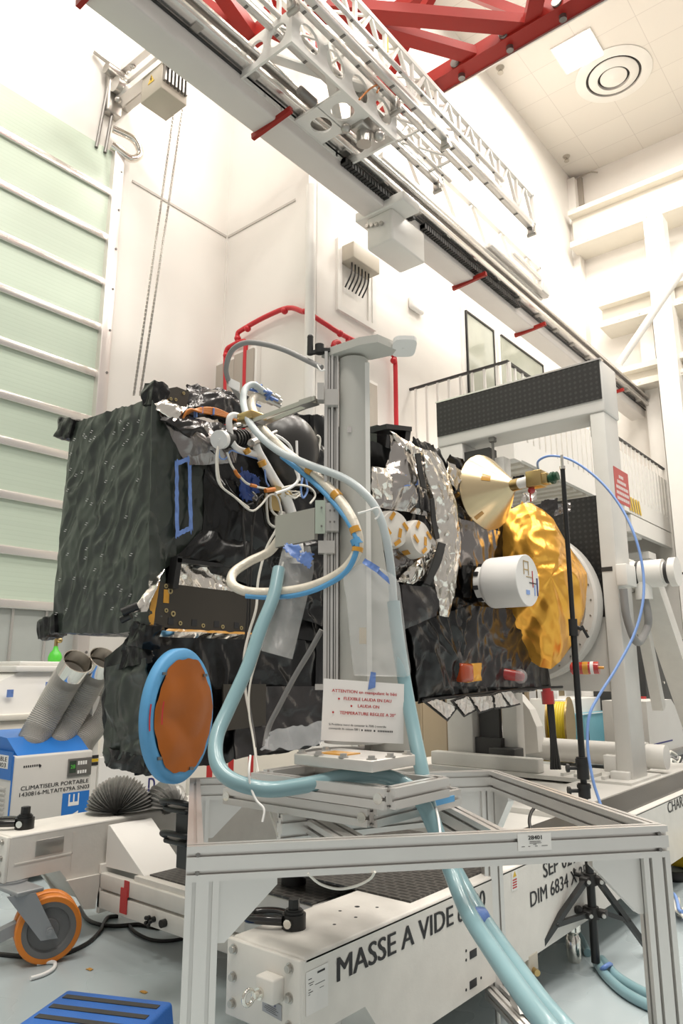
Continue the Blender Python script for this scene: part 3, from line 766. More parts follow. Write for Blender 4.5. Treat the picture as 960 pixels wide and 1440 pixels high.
# lattice girder along the runway
ya = onX(530,190,gx1+0.05).y; yb = onX(757,430,gx1+0.05).y
t = thing('runway_lattice', (gx1,(ya+yb)/2,ZB+0.6), 'white triangular lattice truss standing along the runway girder', 'truss')
q = MB(); lattice(q, gx1+0.1, ya, yb, ZB+0.62, ZB+1.25, 1.0, 0.08, 0.05, False); q.build('web', 'white_steel', t)
q = MB(); q.bbox((gx1+0.16,yb-2.2,ZB+0.58),(gx1+0.26,yb,ZB+0.66),0.01); q.bbox((gx1+0.2,yb-1.4,ZB+0.8),(gx1+0.26,yb-0.1,ZB+0.9),0.01); q.build('end_slide', 'alu', t)
q = MB(); q.bbox((gx1+0.15,yb-0.3,ZB+0.6),(gx1+0.28,yb,ZB+1.0),0.02); q.build('end_stop', 'white_steel', t)

# perforated white carriage plates
def holed_plate(mb, O, U, Vv, holes, th):
    """plate from O along U,V with round holes (u,v,r in metres), thickness vector th"""
    O, U, Vv, th = V(O), V(U), V(Vv), V(th); u1 = U.length; v1 = Vv.length; un = U.normalized(); vn = Vv.normalized()
    n = 20
    # cut the plate in vertical strips around each hole (holes sorted along u, not overlapping)
    def P(u, v): return O+un*u+vn*v
    cuts = [0.0]
    for (hu, hv, hr) in holes: cuts += [hu-hr*1.25, hu+hr*1.25]
    cuts.append(u1)
    for off in (V((0,0,0)), th):
        for i in range(0, len(cuts)-1, 2): mb.add([P(cuts[i],0)+off,P(cuts[i+1],0)+off,P(cuts[i+1],v1)+off,P(cuts[i],v1)+off], [(0,1,2,3)])
    for (hu, hv, hr) in holes:
        a, b = hu-hr*1.25, hu+hr*1.25
        ring = [(hu+hr*math.cos(2*PI*k/n), hv+hr*math.sin(2*PI*k/n)) for k in range(n)]
        outer = []
        for k in range(n):
            c, s = math.cos(2*PI*k/n), math.sin(2*PI*k/n)
            tt = min([x for x in (((b-hu)/c if c > 1e-6 else 9e9), ((a-hu)/c if c < -1e-6 else 9e9), ((v1-hv)/s if s > 1e-6 else 9e9), ((0-hv)/s if s < -1e-6 else 9e9))])
            outer.append((hu+c*tt, hv+s*tt))
        cs = [(a,0),(b,0),(b,v1),(a,v1)]
        for c4 in cs:   # snap nearest outer point to the corner
            k = min(range(n), key=lambda i: (outer[i][0]-c4[0])**2+(outer[i][1]-c4[1])**2); outer[k] = c4
        for off in (V((0,0,0)), th):
            mb.add([P(*p)+off for p in ring]+[P(*p)+off for p in outer], [(k,(k+1)%n,n+(k+1)%n,n+k) for k in range(n)])
        mb.add([P(*p) for p in ring]+[P(*p)+th for p in ring], [(k,(k+1)%n,n+(k+1)%n,n+k) for k in range(n)])
    c = [O,O+U,O+U+Vv,O+Vv]
    for k in range(4): mb.add([c[k],c[(k+1)%4],c[(k+1)%4]+th,c[k]+th], [(0,1,2,3)])
    return mb
ca = onZ(352,95,8.0); cb_ = onZ(505,222,8.0)
ya, yb = ca.y, cb_.y; xa = gx1+0.02; xb = xa+0.75
t = thing('crane_carriage', ((xa+xb)/2,(ya+yb)/2,7.95), 'white carriage of perforated plates riding on the runway girder', 'crane carriage')
Ln = yb-ya
q = MB(); holed_plate(q, (xa,ya,7.95), (0,Ln,0), (0,0,0.42), [(Ln*f,0.2,0.11) for f in (0.12,0.26,0.40,0.66,0.80,0.93)], (-0.03,0,0)); q.build('side_plate', 'white_steel', t)
q = MB(); holed_plate(q, (xa,ya-0.001,7.951), (xb-xa-0.03,0,0), (0,0,0.418), [(0.2,0.21,0.13),(0.54,0.21,0.13)], (0,0.03,0)); q.build('end_plate', 'white_steel', t)
q = MB(); holed_plate(q, (xa,yb+0.001,7.951), (xb-xa-0.03,0,0), (0,0,0.418), [(0.2,0.21,0.13),(0.54,0.21,0.13)], (0,-0.03,0)); q.build('end_plate', 'white_steel', t)
q = MB(); holed_plate(q, (xb,ya,7.95), (0,Ln,0), (0,0,0.50), [(Ln*f,0.24,0.16) for f in (0.15,0.38,0.62,0.86)], (-0.03,0,0)); q.build('side_plate', 'white_steel', t)
q = MB(); holed_plate(q, (xa+0.001,ya+Ln*0.45,7.953), (xb-xa-0.032,0,0), (0,0.5,0), [(0.2,0.25,0.13),(0.53,0.25,0.14)], (0,0,0.03)); q.build('floor_plate', 'white_steel', t)
q = MB(); q.bar((xa+0.1,ya+0.2,8.35),(xb,yb-0.4,8.35),0.12,0.03); q.bar((xa+0.1,yb-0.3,8.2),(xb,ya+0.5,8.3),0.10,0.03); q.build('diagonal', 'white_steel', t)
q = MB(); q.bbox((xb-0.3,yb-0.55,7.9),(xb-0.1,yb-0.25,8.35),0.02); q.cyl((xb-0.2,yb-0.4,7.75),(xb-0.2,yb-0.4,7.95),0.09,n=14); q.ball((xb-0.05,yb-0.3,7.85),0.07,7); q.ball((xb-0.3,yb-0.62,7.88),0.06,7); q.build('drive_motor', 'steel', t)
q = MB(); q.bbox((xb-0.34,yb-0.62,8.35),(xb-0.1,yb-0.3,9.2),0.02); q.build('mast_plate', 'steel', t)
q = MB(); q.cyl((xa+0.35,ya+0.55,7.98),(xa+0.35,ya+0.8,7.98),0.05,n=12); q.build('small_motor', 'steel_dark', t)

# red roof trusses across the hall
def red_bar(mb, a, b, w=0.16, h=0.22): mb.bar(a, b, w, h, up=(0,0,1))
t = thing('roof_truss', (-3.0,6.8,10.0), 'red steel roof truss crossing the hall under the ceiling', 'roof truss')
ZT = 10.0
yA = onZ(360,50,ZT).y; yB = onZ(720,52,ZT).y; xe0 = onZ(338,68,ZT).x
q = MB(); red_bar(q, (-6.2,yA,ZT), (3.5,yA,ZT)); q.build('bottom_chord', 'red_paint', t)
q = MB(); red_bar(q, (-6.2,yB,ZT), (3.5,yB,ZT), 0.26, 0.2); o = q.build('bottom_chord', 'red_paint', t)
e = MB(); xx = -5.8
while xx < 0: e.cyl((xx,yB-0.16,ZT-0.02),(xx,yB-0.10,ZT-0.02),0.07,n=12); e.cyl((xx,yB+0.03,ZT-0.16),(xx,yB+0.03,ZT-0.09),0.05,n=10); xx += 0.75
each(e,'bolt','steel_dark',o)
e = MB(); e.box((-6.2,yB+0.125,ZT-0.13),(3.5,yB+0.15,ZT-0.09)); e.build('edge_trim', 'alu', o)
q = MB(); red_bar(q, (-6.2,yA,ZT+1.7), (3.5,yA,ZT+1.7)); q.build('top_chord', 'red_paint', t)
q = MB(); red_bar(q, (-6.2,yB,ZT+1.7), (3.5,yB,ZT+1.7)); q.build('top_chord', 'red_paint', t)
q = MB()
k = 0; xx = -6.1
while xx < 2.5:
    red_bar(q, (xx,yA,ZT), (xx+1.5,yA,ZT+1.7), 0.13, 0.13); red_bar(q, (xx+1.5,yA+0.003,ZT+1.7), (xx+3.0,yA+0.003,ZT), 0.12, 0.12)
    red_bar(q, (xx,yB,ZT), (xx+1.5,yB,ZT+1.7), 0.13, 0.13); red_bar(q, (xx+1.5,yB+0.003,ZT+1.7), (xx+3.0,yB+0.003,ZT), 0.12, 0.12)
    xx += 3.0
[p.build('diagonal','red_paint',t) for p in _split(q)]
q = MB()
P1 = onZ(520,30,ZT); P2 = onZ(735,22,ZT); red_bar(q, (P1.x-0.6,yA,ZT), (P2.x,yB,ZT+0.012), 0.22, 0.15)
red_bar(q, (P2.x,yB,ZT), (P2.x+1.6,yA,ZT+0.02), 0.2, 0.14); red_bar(q, (-5.9,yA,ZT), (-5.2,yB,ZT+0.01), 0.2, 0.16); red_bar(q, (-4.0,yB,ZT), (P1.x-0.6,yA,ZT+0.006), 0.2, 0.13)
red_bar(q, (-6.2,yA,ZT),(-6.9,yA-2.4,ZT+0.2),0.18,0.17); red_bar(q, (-6.2,yA,ZT),(-5.6,yA-2.4,ZT),0.19,0.18)
q.build('cross_brace', 'red_paint', t)
P = onZ(612,118,ZT)
q = MB(); q.bbox((P.x-0.25,yB-0.3,ZT-0.2),(P.x+0.05,yB+0.05,ZT-0.08),0.02); q.bbox((P.x-0.1,yB-0.25,ZT-0.4),(P.x+0.0,yB-0.1,ZT-0.15),0.02); q.build('hanger', 'steel', t)
# ================================================================== chariot (transport trolley)
ZT_ = 0.67
NX = onZ(427,1347,ZT_).x; NY = onZ(427,1347,ZT_).y            # near side beam: outer face and end
NX2 = NX-0.35; LXf = onZ(15,1176,ZT_).x; LY = onZ(15,1176,ZT_).y; LX2 = LXf-0.36
YE = NY+6.83
t = thing('chariot', ((NX+LX2)/2, NY+3.0, 0), 'long white steel transport trolley lettered MASSE A VIDE and DIM, under the foil-wrapped spacecraft', 'trolley')
CH = t
zlow = onX(688,1386,NX).z; zend = at(338,1416,onZ(342,1310,ZT_).dot(FWD)).z
ycut = onX(513,1406,NX).y
def side_beam(name, x0, x1, ys, sgn=1):
    q = MB(); zb = zend+0.0
    out = [(x1,ys,zb),(x1,ycut-NY+ys,zb),(x1,ycut-NY+ys+0.16,zlow),(x1,YE-0.5,zlow),(x1,YE-0.3,zb),(x1,YE,zb),(x1,YE,ZT_-0.012),(x1,ys,ZT_-0.012)]
    q.poly(out, (x0-x1,0,0)); q.bbox((x0,ys+0.001,ZT_-0.03),(x1,YE,ZT_),0.012)
    b = q.build(name, 'worn_white', t)
    e = MB(); e.bbox((x0-0.004,ys-0.022,zb-0.005),(x1+0.004,ys,ZT_-0.004),0.006); pl = e.build('end_plate', 'worn_white', b)
    w = MB()
    for zz in (0.86,0.5,0.16):
        for xx in (0.10,0.88):
            c = V((x0+(x1-x0)*xx, ys-0.022, zb+(ZT_-zb)*zz)); w.cyl(c, c+V((0,-0.004,0)), 0.017, n=16).cyl(c+V((0,-0.004,0)), c+V((0,-0.016,0)), 0.012, n=12).cyl(c+V((0,-0.0165,0)), c+V((0,-0.0168,0)), 0.006, n=6)
    each(w,'bolt','steel',b)
    return b
nb = side_beam('side_beam', NX2, NX, NY); lb = side_beam('side_beam', LX2, LXf, LY)
# towing block with eye and rating plate on the near end
c = onY(385,1388,NY-0.02)
q = MB(); q.bbox((c.x-0.035,NY-0.075,c.z-0.03),(c.x+0.05,NY-0.02,c.z+0.045),0.006); q.build('eye_block', 'worn_white', nb)
e = V((c.x-0.01,NY-0.075,c.z-0.005)); q = MB()
q.cyl(e, e+V((0,-0.03,0)), 0.012, n=12); q.cyl(e, e+V((0,-0.008,0)), 0.019, n=14)
q.tube([e+V((-0.005,-0.048,0))+V((0.0,0.022*math.cos(a),0.022*math.sin(a))) for a in [2*PI*k/16 for k in range(17)]], 0.007, n=8, sub=2); q.build('eye_bolt', 'chrome', nb)
P = [onY(*p, NY-0.0235) for p in ((369,1438),(397,1447),(397,1411),(369,1398))]
P = [onY(369,1421,NY-0.0235), onY(396,1436,NY-0.0235), onY(396,1414,NY-0.0235), onY(369,1399,NY-0.0235)]
q = MB(); q.poly(P, (0,-0.0015,0)); pl = q.build('rating_plate', 'silver_label', nb)
def on_quad(P, u, v): return P[0]*(1-u)*(1-v)+P[1]*u*(1-v)+P[2]*u*v+P[3]*(1-u)*v
lettering('1695', on_quad(P,0.33,0.68)+V((0,-0.0015,0)), (P[1]-P[0])*0.38, (P[3]-P[0])*0.2, 'ink_navy', pl, bold=0.02, lift=0.001)
q = MB()
for k, (u0,u1) in enumerate(((0.3,0.75),(0.15,0.85),(0.1,0.7),(0.2,0.8))):
    v = 0.55-0.12*k; A = on_quad(P,u0,v)+V((0,-0.0022,0)); B = on_quad(P,u1,v)+V((0,-0.0022,0)); U = (P[3]-P[0])*0.03; q.add([A,B,B+U,A+U],[(0,1,2,3)])
q.build('small_print', 'ink_black', pl)
# stickers and lettering on the near side
def on_side(pts): return [onX(px,py,NX+0.0012) for px, py in pts]
P = on_side([(430,1430),(461,1414),(461,1353),(430,1368)])
q = MB(); q.poly(P, (0.0006,0,0)); st = q.build('sticker', 'label_paper', nb)
q = MB()
for u0,u1,v,h in ((0.5,0.85,0.86,0.05),(0.1,0.25,0.80,0.02),(0.1,0.35,0.71,0.015),(0.15,0.3,0.66,0.015),(0.4,0.85,0.62,0.012),(0.1,0.2,0.56,0.015),(0.1,0.3,0.5,0.015),(0.6,0.8,0.5,0.012),(0.1,0.18,0.45,0.015)):
    A = on_quad(P,u0,v)+V((0.0012,0,0)); B = on_quad(P,u1,v)+V((0.0012,0,0)); U = (P[3]-P[0])*h; q.add([A,B,B+U,A+U],[(0,1,2,3)])
q.build('small_print', 'ink_black', st)
def side_text(txt, p0, p1, ptop, bold=0.012, name='lettering'):
    O = onX(*p0, NX+0.0008); E = onX(*p1, NX+0.0008); T = onX(*ptop, NX+0.0008)
    return lettering(txt, O, V((0,E.y-O.y,0)), V((0,0,T.z-O.z)), 'ink_black', nb, name, bold*1.6, 0.001)
side_text('MASSE A VIDE', (474,1381), (637,1300), (474,1345), 0.014)
side_text('6', (644,1298), (651,1294), (644,1270), 0.014)
side_text('00', (666,1283), (682,1276), (666,1256), 0.014)
side_text('SEP 021', (764,1235), (808,1214), (764,1212), 0.01)
side_text('DIM 6834 X 25', (746,1276), (825,1236), (746,1253), 0.01)
side_text('0 X 900', (829,1233), (863,1216), (829,1214), 0.01)
A = onX(939,1144,NX); B = onX(960,1133,NX); T = onX(939,1127,NX)
lettering('CHARIOT', V((NX+0.0008,A.y,A.z)), V((0,(B.y-A.y)*7/4.3,0)), V((0,0,T.z-A.z)), 'ink_black', nb, 'lettering', 0.01, 0.001)
P = on_side([(719,1254),(728,1250),(727,1222),(719,1226)]); q = MB(); q.poly(P, (0.0006,0,0)); st = q.build('warning_sticker', 'label_paper', nb)
q = MB(); a, b_, c_ = on_quad(P,0.2,0.68), on_quad(P,0.8,0.68), on_quad(P,0.5,0.97); q.poly([a+V((.0012,0,0)),b_+V((.0012,0,0)),c_+V((.0012,0,0))],(0.0005,0,0)); q.build('warning_triangle', 'yellow', st)
q = MB()
for k in range(4):
    A = on_quad(P,0.15,0.5-0.13*k)+V((.0012,0,0)); B = on_quad(P,0.85,0.5-0.13*k)+V((.0012,0,0)); U = (P[3]-P[0])*0.07; q.add([A,B,B+U,A+U],[(0,1,2,3)])
q.build('small_print', 'ink_red', st)
q = MB()
for (px,py) in ((665,1341),(665,1383)):
    a = onX(px,py,NX); q.bbox((NX-0.001,a.y-0.03,a.z-0.016),(NX+0.002,a.y+0.03,a.z+0.016),0.001)
for (px,py) in ((655,1337),(655,1350),(655,1392),(676,1375)): a = onX(px,py,NX); q.cyl((NX,a.y,a.z),(NX+0.002,a.y,a.z),0.006,n=8)
each(q,'slot','ink_black',nb)
q = MB()
for (px,py) in ((502,1275),(478,1281),(500,1290),(470,1300),(530,1276)): a = onZ(px,py,ZT_); q.cyl((a.x,a.y,ZT_-0.002),(a.x,a.y,ZT_+0.0006),0.007 if px!=502 else 0.011,n=10)
each(q,'tapped_hole','ink_black',nb)
# hex tread mats, cover plates, ribbed strips
q = MB(); a = onZ(568,1268,ZT_); q.box((NX2-0.62,a.y,ZT_),(NX-0.06,a.y+1.15,ZT_+0.008)); q.build('tread_mat', 'hex_mat', t)
a = onZ(848,1128,ZT_); b = onZ(690,1178,ZT_)
q = MB(); q.poly([(NX-0.05,b.y+0.25,ZT_),(NX-0.05,YE,ZT_),(NX2+0.02,YE,ZT_),(NX2+0.02,b.y+0.1,ZT_),(NX2+0.09,b.y,ZT_),(NX-0.13,b.y+0.05,ZT_)], (0,0,0.014)); q.build('ribbed_strip', 'conveyor_dark', t)
q = MB(); q.box((NX2-1.3,NY+2.2,ZT_-0.12),(NX2,NY+5.9,ZT_-0.02)); q.box((NX2-0.5,NY+2.9,ZT_-0.02),(NX2+0.0,NY+6.3,ZT_+0.015)); q.build('deck_plate', 'gantry_grey', t)
q = MB(); a = onZ(600,1172,ZT_-0.03); q.box((NX2-0.45,NY+1.75,ZT_-0.05),(NX2,NY+2.7,ZT_-0.03)); q.build('chequer_plate', 'plate_alu', t)
# front step frame between the beams
ys = onX(137,1250,LXf).y; ztop_ = onX(140,1226,LXf).z; zbot_ = onX(132,1277,LXf).z
q = MB()
q.bbox((LXf,ys,ztop_-0.09),(NX2,ys+0.05,ztop_),0.006); q.bbox((LXf,ys,zbot_),(NX2,ys+0.05,zbot_+0.10),0.006)
q.box((LXf,ys+0.03,zbot_+0.05),(LXf+0.06,ys+0.05,ztop_-0.05)); q.box((NX2-0.5,ys+0.01,zbot_+0.05),(NX2-0.4,ys+0.05,ztop_-0.05))
q.box((LXf+0.05,ys+0.035,zbot_),(NX2,ys+0.05,ztop_-0.02)); q.build('step_frame', 'worn_white', t)
q = MB(); q.bbox((LXf,ys,zbot_-0.03),(LXf+0.03,ys+0.35,ztop_+0.05),0.005); q.build('frame_lug', 'worn_white', t)
q = MB(); a = onY(177,1250,ys-0.003); q.box((a.x-0.02,ys-0.004,ztop_-0.09),(a.x+0.03,ys-0.0005,ztop_)); q.box((a.x-0.05,ys-0.006,zbot_+0.02),(a.x+0.02,ys-0.0005,zbot_+0.16)); each(q,'red_tape','red_tape',t)
q = MB(); a = onY(215,1293,ys-0.01)
q.cyl(a+V((0,0.01,0)),a+V((0,-0.03,0)),0.016,n=12); q.cyl(a+V((0.10,0.01,0.0)),a+V((0.10,-0.02,0)),0.022,n=12)
for k in range(5): q.ball(a+V((0.022*math.cos(k*1.257),-0.035,0.022*math.sin(k*1.257))),0.012,6)
q.build('locking_knob', 'black_plastic', t)
# lower deck with hex mats, slanting covers
zd = ztop_+0.03
q = MB(); q.box((LXf+0.35,ys+0.02,zd-0.03),(NX2,ys+1.2,zd)); q.build('lower_deck', 'worn_white', t)
q = MB(); q.box((LXf+0.42,ys+0.08,zd),(NX2-0.05,ys+1.1,zd+0.008)); q.build('tread_mat', 'hex_mat', t)
A = [onX(151,1174,LXf+0.02), onX(210,1160,LXf+0.02)]
x0, x1 = LXf+0.02, LXf+0.40
q = MB(); q.hexa([(x0,A[0].y,zd),(x1,A[0].y+0.02,zd),(x1,A[1].y,zd),(x0,A[1].y,zd),(x0,A[0].y,ZT_-0.03),(x0+0.02,A[0].y,ZT_-0.03),(x0+0.02,A[1].y,ZT_-0.03),(x0,A[1].y,ZT_-0.03)]); q.build('slanted_cover', 'white_paint', t)
g1 = [onX(*p, LXf) for p in ((92,1238),(140,1228),(131,1277),(116,1278))]
q = MB(); q.poly(g1, (0.02,0,0)); q.poly([p+V((-0.3,0,0)) for p in g1], (0.02,0,0)); [p.build('leg_plate','worn_white',t) for p in _split(q)]
q = MB(); a = onX(70,1190,LXf+0.002); q.bbox((LXf-0.001,a.y-0.09,a.z-0.045),(LXf+0.004,a.y+0.09,a.z+0.045),0.002); o = q.build('vent_plate', 'steel', t)
q = MB(); a0 = onX(20,1216,LXf); a1 = onX(102,1194,LXf); q.box((LXf,a0.y,a0.z-0.004),(LXf+0.003,a1.y,a0.z+0.004)); q.box((LXf,a1.y-0.004,a0.z-0.1),(LXf+0.003,a1.y+0.004,a0.z+0.12)); q.build('weld_seam', 'worn_white', t)
# square steel block and grey box seen through the frame
q = MB(); a = onZ(443,1275,zd+0.2); q.bbox((a.x-0.45,a.y,zd),(a.x,a.y+0.35,zd+0.20),0.01); q.build('jack_plinth', 'plate_alu', t)
q = MB(); q.box((a.x-0.45,a.y,zd+0.2),(a.x-0.02,a.y+0.34,zd+0.208)); q.build('tread_mat', 'hex_mat', t)
q = MB(); q.cyl((a.x-0.3,a.y+0.18,zd+0.2),(a.x-0.3,a.y+0.18,zd+0.38),0.06,n=18); q.cyl((a.x-0.3,a.y+0.18,zd+0.25),(a.x-0.3,a.y+0.18,zd+0.29),0.085,n=18); q.build('jack_screw', 'black_rubber', t)
q = MB(); a = onX(478,1250,NX2-0.02); q.box((NX2-0.04,a.y-0.2,zd),(NX2-0.005,a.y+0.25,ZT_-0.03)); q.build('side_panel', 'plate_alu', t)
q = MB(); q.cyl((NX-0.3,NY+0.28,zend-0.06),(NX-0.3,NY+0.28,zend),0.02,n=10); q.cyl((NX-0.06,NY+0.24,zend-0.06),(NX-0.06,NY+0.24,zend),0.02,n=10); each(q,'jack_foot','steel',t)

# casters
def caster(x, y, r, yaw, wd=0.10):
    c = V((x,y,r)); ax = V((math.cos(yaw), math.sin(yaw), 0)); fw = V((-math.sin(yaw), math.cos(yaw), 0))
    g = thing_part('caster', c, t)
    wl = MB()
    for s in (-1, 1):
        o = c+ax*s*wd*0.5
        wl.lathe(o-ax*0.035, ax, [(r*0.82,0.0),(r*0.96,0.002),(r,0.012),(r,0.058),(r*0.96,0.068),(r*0.82,0.07)], 40)
    wl_o = wl.build('tyre', 'orange_wheel', g)
    h = MB()
    for s in (-1, 1):
        o = c+ax*s*wd*0.5
        h.lathe(o-ax*0.032, ax, [(0,0.006),(r*0.3,0.006),(r*0.32,0.02),(r*0.62,0.02),(r*0.66,0.004),(r*0.83,0.0)], 32)
        h.lathe(o+ax*0.032, -ax, [(0,0.006),(r*0.3,0.006),(r*0.32,0.02),(r*0.62,0.02),(r*0.66,0.004),(r*0.83,0.0)], 32)
    h.build('wheel_hub', 'wheel_grey', g)
    f = MB(); top = V((c.x,c.y,zend-0.035))-fw*0.15
    for s in (-1, 1):
        o = ax*s*(wd*0.5+0.05)
        f.poly([c+o+fw*0.045+V((0,0,-0.04)), c+o-fw*0.045+V((0,0,-0.04)), top+o-fw*0.09, top+o+fw*0.06], ax*0.012*s)
    f.bbox((top.x-0.26,top.y-0.09,top.z-0.005),(top.x+0.115,top.y+0.07,top.z+0.02),0.008)
    f.cyl(c-ax*(wd*0.5+0.075), c+ax*(wd*0.5+0.075), 0.022, n=14); f.cyl(c-ax*(wd*0.5+0.085), c+ax*(wd*0.5+0.085), 0.012, n=6)
    f.bar(c-fw*0.16+V((0,0,0.02)), c-fw*0.27+V((0,0,-0.02)), 0.07, 0.06)
    f.build('fork', 'caster_grey', g)
    s_ = MB(); s_.cyl((top.x-0.15,top.y,top.z+0.018),(top.x-0.15,top.y,zend),0.085,n=24); s_.cyl((top.x-0.15,top.y,top.z+0.02),(top.x-0.15,top.y,top.z+0.03),0.10,n=24); s_.build('swivel', 'caster_grey', g)
    return g
def thing_part(name, loc, parent):
    o = bpy.data.objects.new(name, None); col.objects.link(o); o.parent = parent; o.location = V(loc)-V(parent['_org']); o['_org'] = tuple(V(loc)); return o
wf = onZ(60,1349,0.0)
caster(wf.x+0.02, wf.y, 0.178, math.radians(-22))
caster(LXf-0.17, YE-0.7, 0.205, 0.3); caster(NX-0.17, YE-0.9, 0.205, 0.2)

# swivel lifting rings lying on the beams
def hoist_ring(p, yaw, label, s=1.0):
    r = thing('hoist_ring', p, label, 'lifting ring', 'black swivel lifting rings')
    p = V(p); d = V((math.cos(yaw), math.sin(yaw), 0)); e = V((-d.y, d.x, 0))
    q = MB(); q.cyl(p, p+V((0,0,0.05*s)), 0.045*s, n=20); q.cyl(p+V((0,0,0.05*s)), p+V((0,0,0.06*s)), 0.036*s, n=20); q.build('body', 'black_plastic', r)
    q = MB(); q.cyl(p+V((0,0,0.06*s)), p+V((0,0,0.10*s)), 0.022*s, n=6, smooth=False); q.cyl(p+V((0,0,0.055*s)), p+V((0,0,0.066*s)), 0.03*s, n=16); q.build('bolt_head', 'black_plastic', r)
    q = MB(); q.tube([p+d*0.03*s+e*0.035*s+V((0,0,0.03*s)), p+d*0.10*s+e*0.05*s+V((0,0,0.03*s)), p+d*0.17*s+e*0.04*s+V((0,0,0.024*s)), p+d*0.195*s+V((0,0,0.02*s)), p+d*0.17*s-e*0.04*s+V((0,0,0.024*s)), p+d*0.10*s-e*0.05*s+V((0,0,0.03*s)), p+d*0.03*s-e*0.035*s+V((0,0,0.03*s))], 0.017*s, n=12, sub=5); q.build('bow', 'black_gloss', r)
    q = MB(); a = p-e*0.045*s+V((0,0,0.028*s)); q.cyl(a, a-e*0.012*s, 0.016*s, n=10); a = p+e*0.045*s+V((0,0,0.028*s)); q.cyl(a, a+e*0.012*s, 0.016*s, n=10); each(q,'pivot_pin','chrome',r)
    return r
hoist_ring(onZ(413,1305,ZT_), math.radians(197), 'black swivel lifting ring on the near end of the trolley beam lettered MASSE A VIDE')
hoist_ring(onZ(34,1165,ZT_), math.radians(215), 'black swivel lifting ring on the beam above the orange caster', 1.25)
for (px,py,z,lab) in ((253,1127,0.98,'black lifting ring standing behind the frame leg, upper of two'),(254,1172,0.80,'black lifting ring standing behind the frame leg, lower of two')):
    p = at(px,py+10,3.6)
    g = thing('lifting_bracket', (p.x,p.y,p.z-0.1), lab, 'lifting bracket', 'black rings behind the frame leg')
    q = MB(); q.bbox((p.x-0.07,p.y-0.05,p.z-0.012),(p.x+0.10,p.y+0.07,p.z+0.012),0.01); q.tube([p+V((-0.06,-0.03,0.015)),p+V((-0.075,-0.05,0.03)),p+V((-0.01,-0.06,0.04)),p+V((0.08,-0.04,0.035)),p+V((0.1,0.0,0.02))],0.013,n=10,sub=5); q.build('bow','black_plastic',g)
    q = MB(); q.box((p.x-0.0,p.y-0.02,p.z-0.11),(p.x+0.08,p.y+0.06,p.z-0.012)); q.build('bracket','charcoal',g)
# ================================================================== portal with the rotating ring
GY = onX(890,1100,onZ(892,1103,ZT_).x).y
B0 = onZ(892,1103,ZT_)            # foot of the right column, front corner
GYf = B0.y; GX1 = B0.x; GD = 0.36
GX0 = onY(845,800,GYf).x
LX0c = onY(617,640,GYf).x; LX1c = onY(650,640,GYf).x
zt_b = onY(848,505,GYf).z; zb_blk = onY(851,560,GYf).z; zb_wht = onY(853,577,GYf).z
t = thing('portal_frame', ((GX0+LX0c)/2, GYf+0.2, ZT_), 'grey portal frame carrying the round turning ring, black perforated panel on its top beam', 'portal frame')
PF = t
q = MB(); q.bbox((GX0,GYf,ZT_),(GX1,GYf+GD,zb_wht+0.001),0.012); c1 = q.build('column', 'gantry_grey', t)
q = MB(); q.bbox((LX0c,GYf,ZT_),(LX1c,GYf+GD,zb_wht+0.001),0.012); c2 = q.build('column', 'gantry_grey', t)
q = MB(); q.box((LX1c+0.02,GYf+0.1,ZT_+0.15),(LX1c+0.24,GYf+0.16,zb_wht-0.12)); q.box((LX1c,GYf+0.04,ZT_+0.15),(LX1c+0.28,GYf+0.2,ZT_+0.30)); q.box((LX1c,GYf+0.04,zb_wht-0.22),(LX1c+0.30,GYf+0.2,zb_wht-0.10)); q.build('guide_bellows', 'charcoal', c2)
q = MB(); q.bbox((LX1c+0.26,GYf+0.12,ZT_+0.1),(LX1c+0.42,GYf+0.28,zb_wht-0.2),0.01); q.build('guide_post', 'gantry_grey', c2)
q = MB(); q.bbox((LX0c-0.01,GYf-0.01,zb_wht),(GX1+0.012,GYf+GD+0.02,zt_b),0.015); bm_ = q.build('top_beam', 'white_steel', t)
q = MB(); q.box((LX0c,GYf-0.025,zb_blk),(GX1-0.005,GYf-0.012,zt_b-0.005)); q.build('perforated_panel', 'perforated_black', bm_)
q = MB(); q.box((LX0c-0.01,GYf-0.03,zt_b-0.004),(GX1+0.012,GYf+0.05,zt_b+0.012)); q.build('panel_edge', 'alu_bright', bm_)
q = MB(); a = onY(820,592,GYf+0.2); q.box((GX0-0.05,GYf+0.14,zb_wht-0.18),(GX0,GYf+0.22,zb_wht-0.02)); q.build('stop_block', 'charcoal', bm_)
q = MB(); a = onY(686,620,GYf-0.05); b = onY(686,650,GYf-0.05); q.cyl((a.x,GYf+0.05,zb_wht),(a.x,GYf+0.05,b.z-0.1),0.014,n=10); q.box((a.x-0.03,GYf+0.02,zb_wht-0.05),(a.x+0.03,GYf+0.08,zb_wht)); q.build('hanging_rod', 'steel_dark', bm_)
# column details: strap slots, foot lugs, access lines
q = MB(); a = onY(845,801,GYf-0.001); b = onY(861,803,GYf-0.001); q.box((a.x,GYf-0.004,a.z-0.02),(b.x,GYf,a.z+0.02)); q.build('slot', 'charcoal', c1)
q = MB(); q.bbox((GX0-0.04,GYf-0.06,ZT_),(GX0+0.12,GYf+0.02,ZT_+0.10),0.01); q.bbox((GX0-0.12,GYf+0.02,ZT_+0.08),(GX0,GYf+0.12,ZT_+0.22),0.01); q.build('foot_lug', 'gantry_grey', c1)
q = MB()
for k in range(4): q.box((GX0-0.08-0.12*k,GYf-0.16,ZT_),(GX0-0.05-0.12*k,GYf+0.1,ZT_+0.06))
q.box((LX0c-0.05,GYf-0.22,ZT_),(GX1+0.05,GYf+GD+0.2,ZT_+0.035)); q.bbox((LX0c-0.1,GYf-0.16,ZT_+0.035),(LX1c+0.75,GYf-0.04,ZT_+0.16),0.01)
each(q,'base_plate','gantry_grey',t)
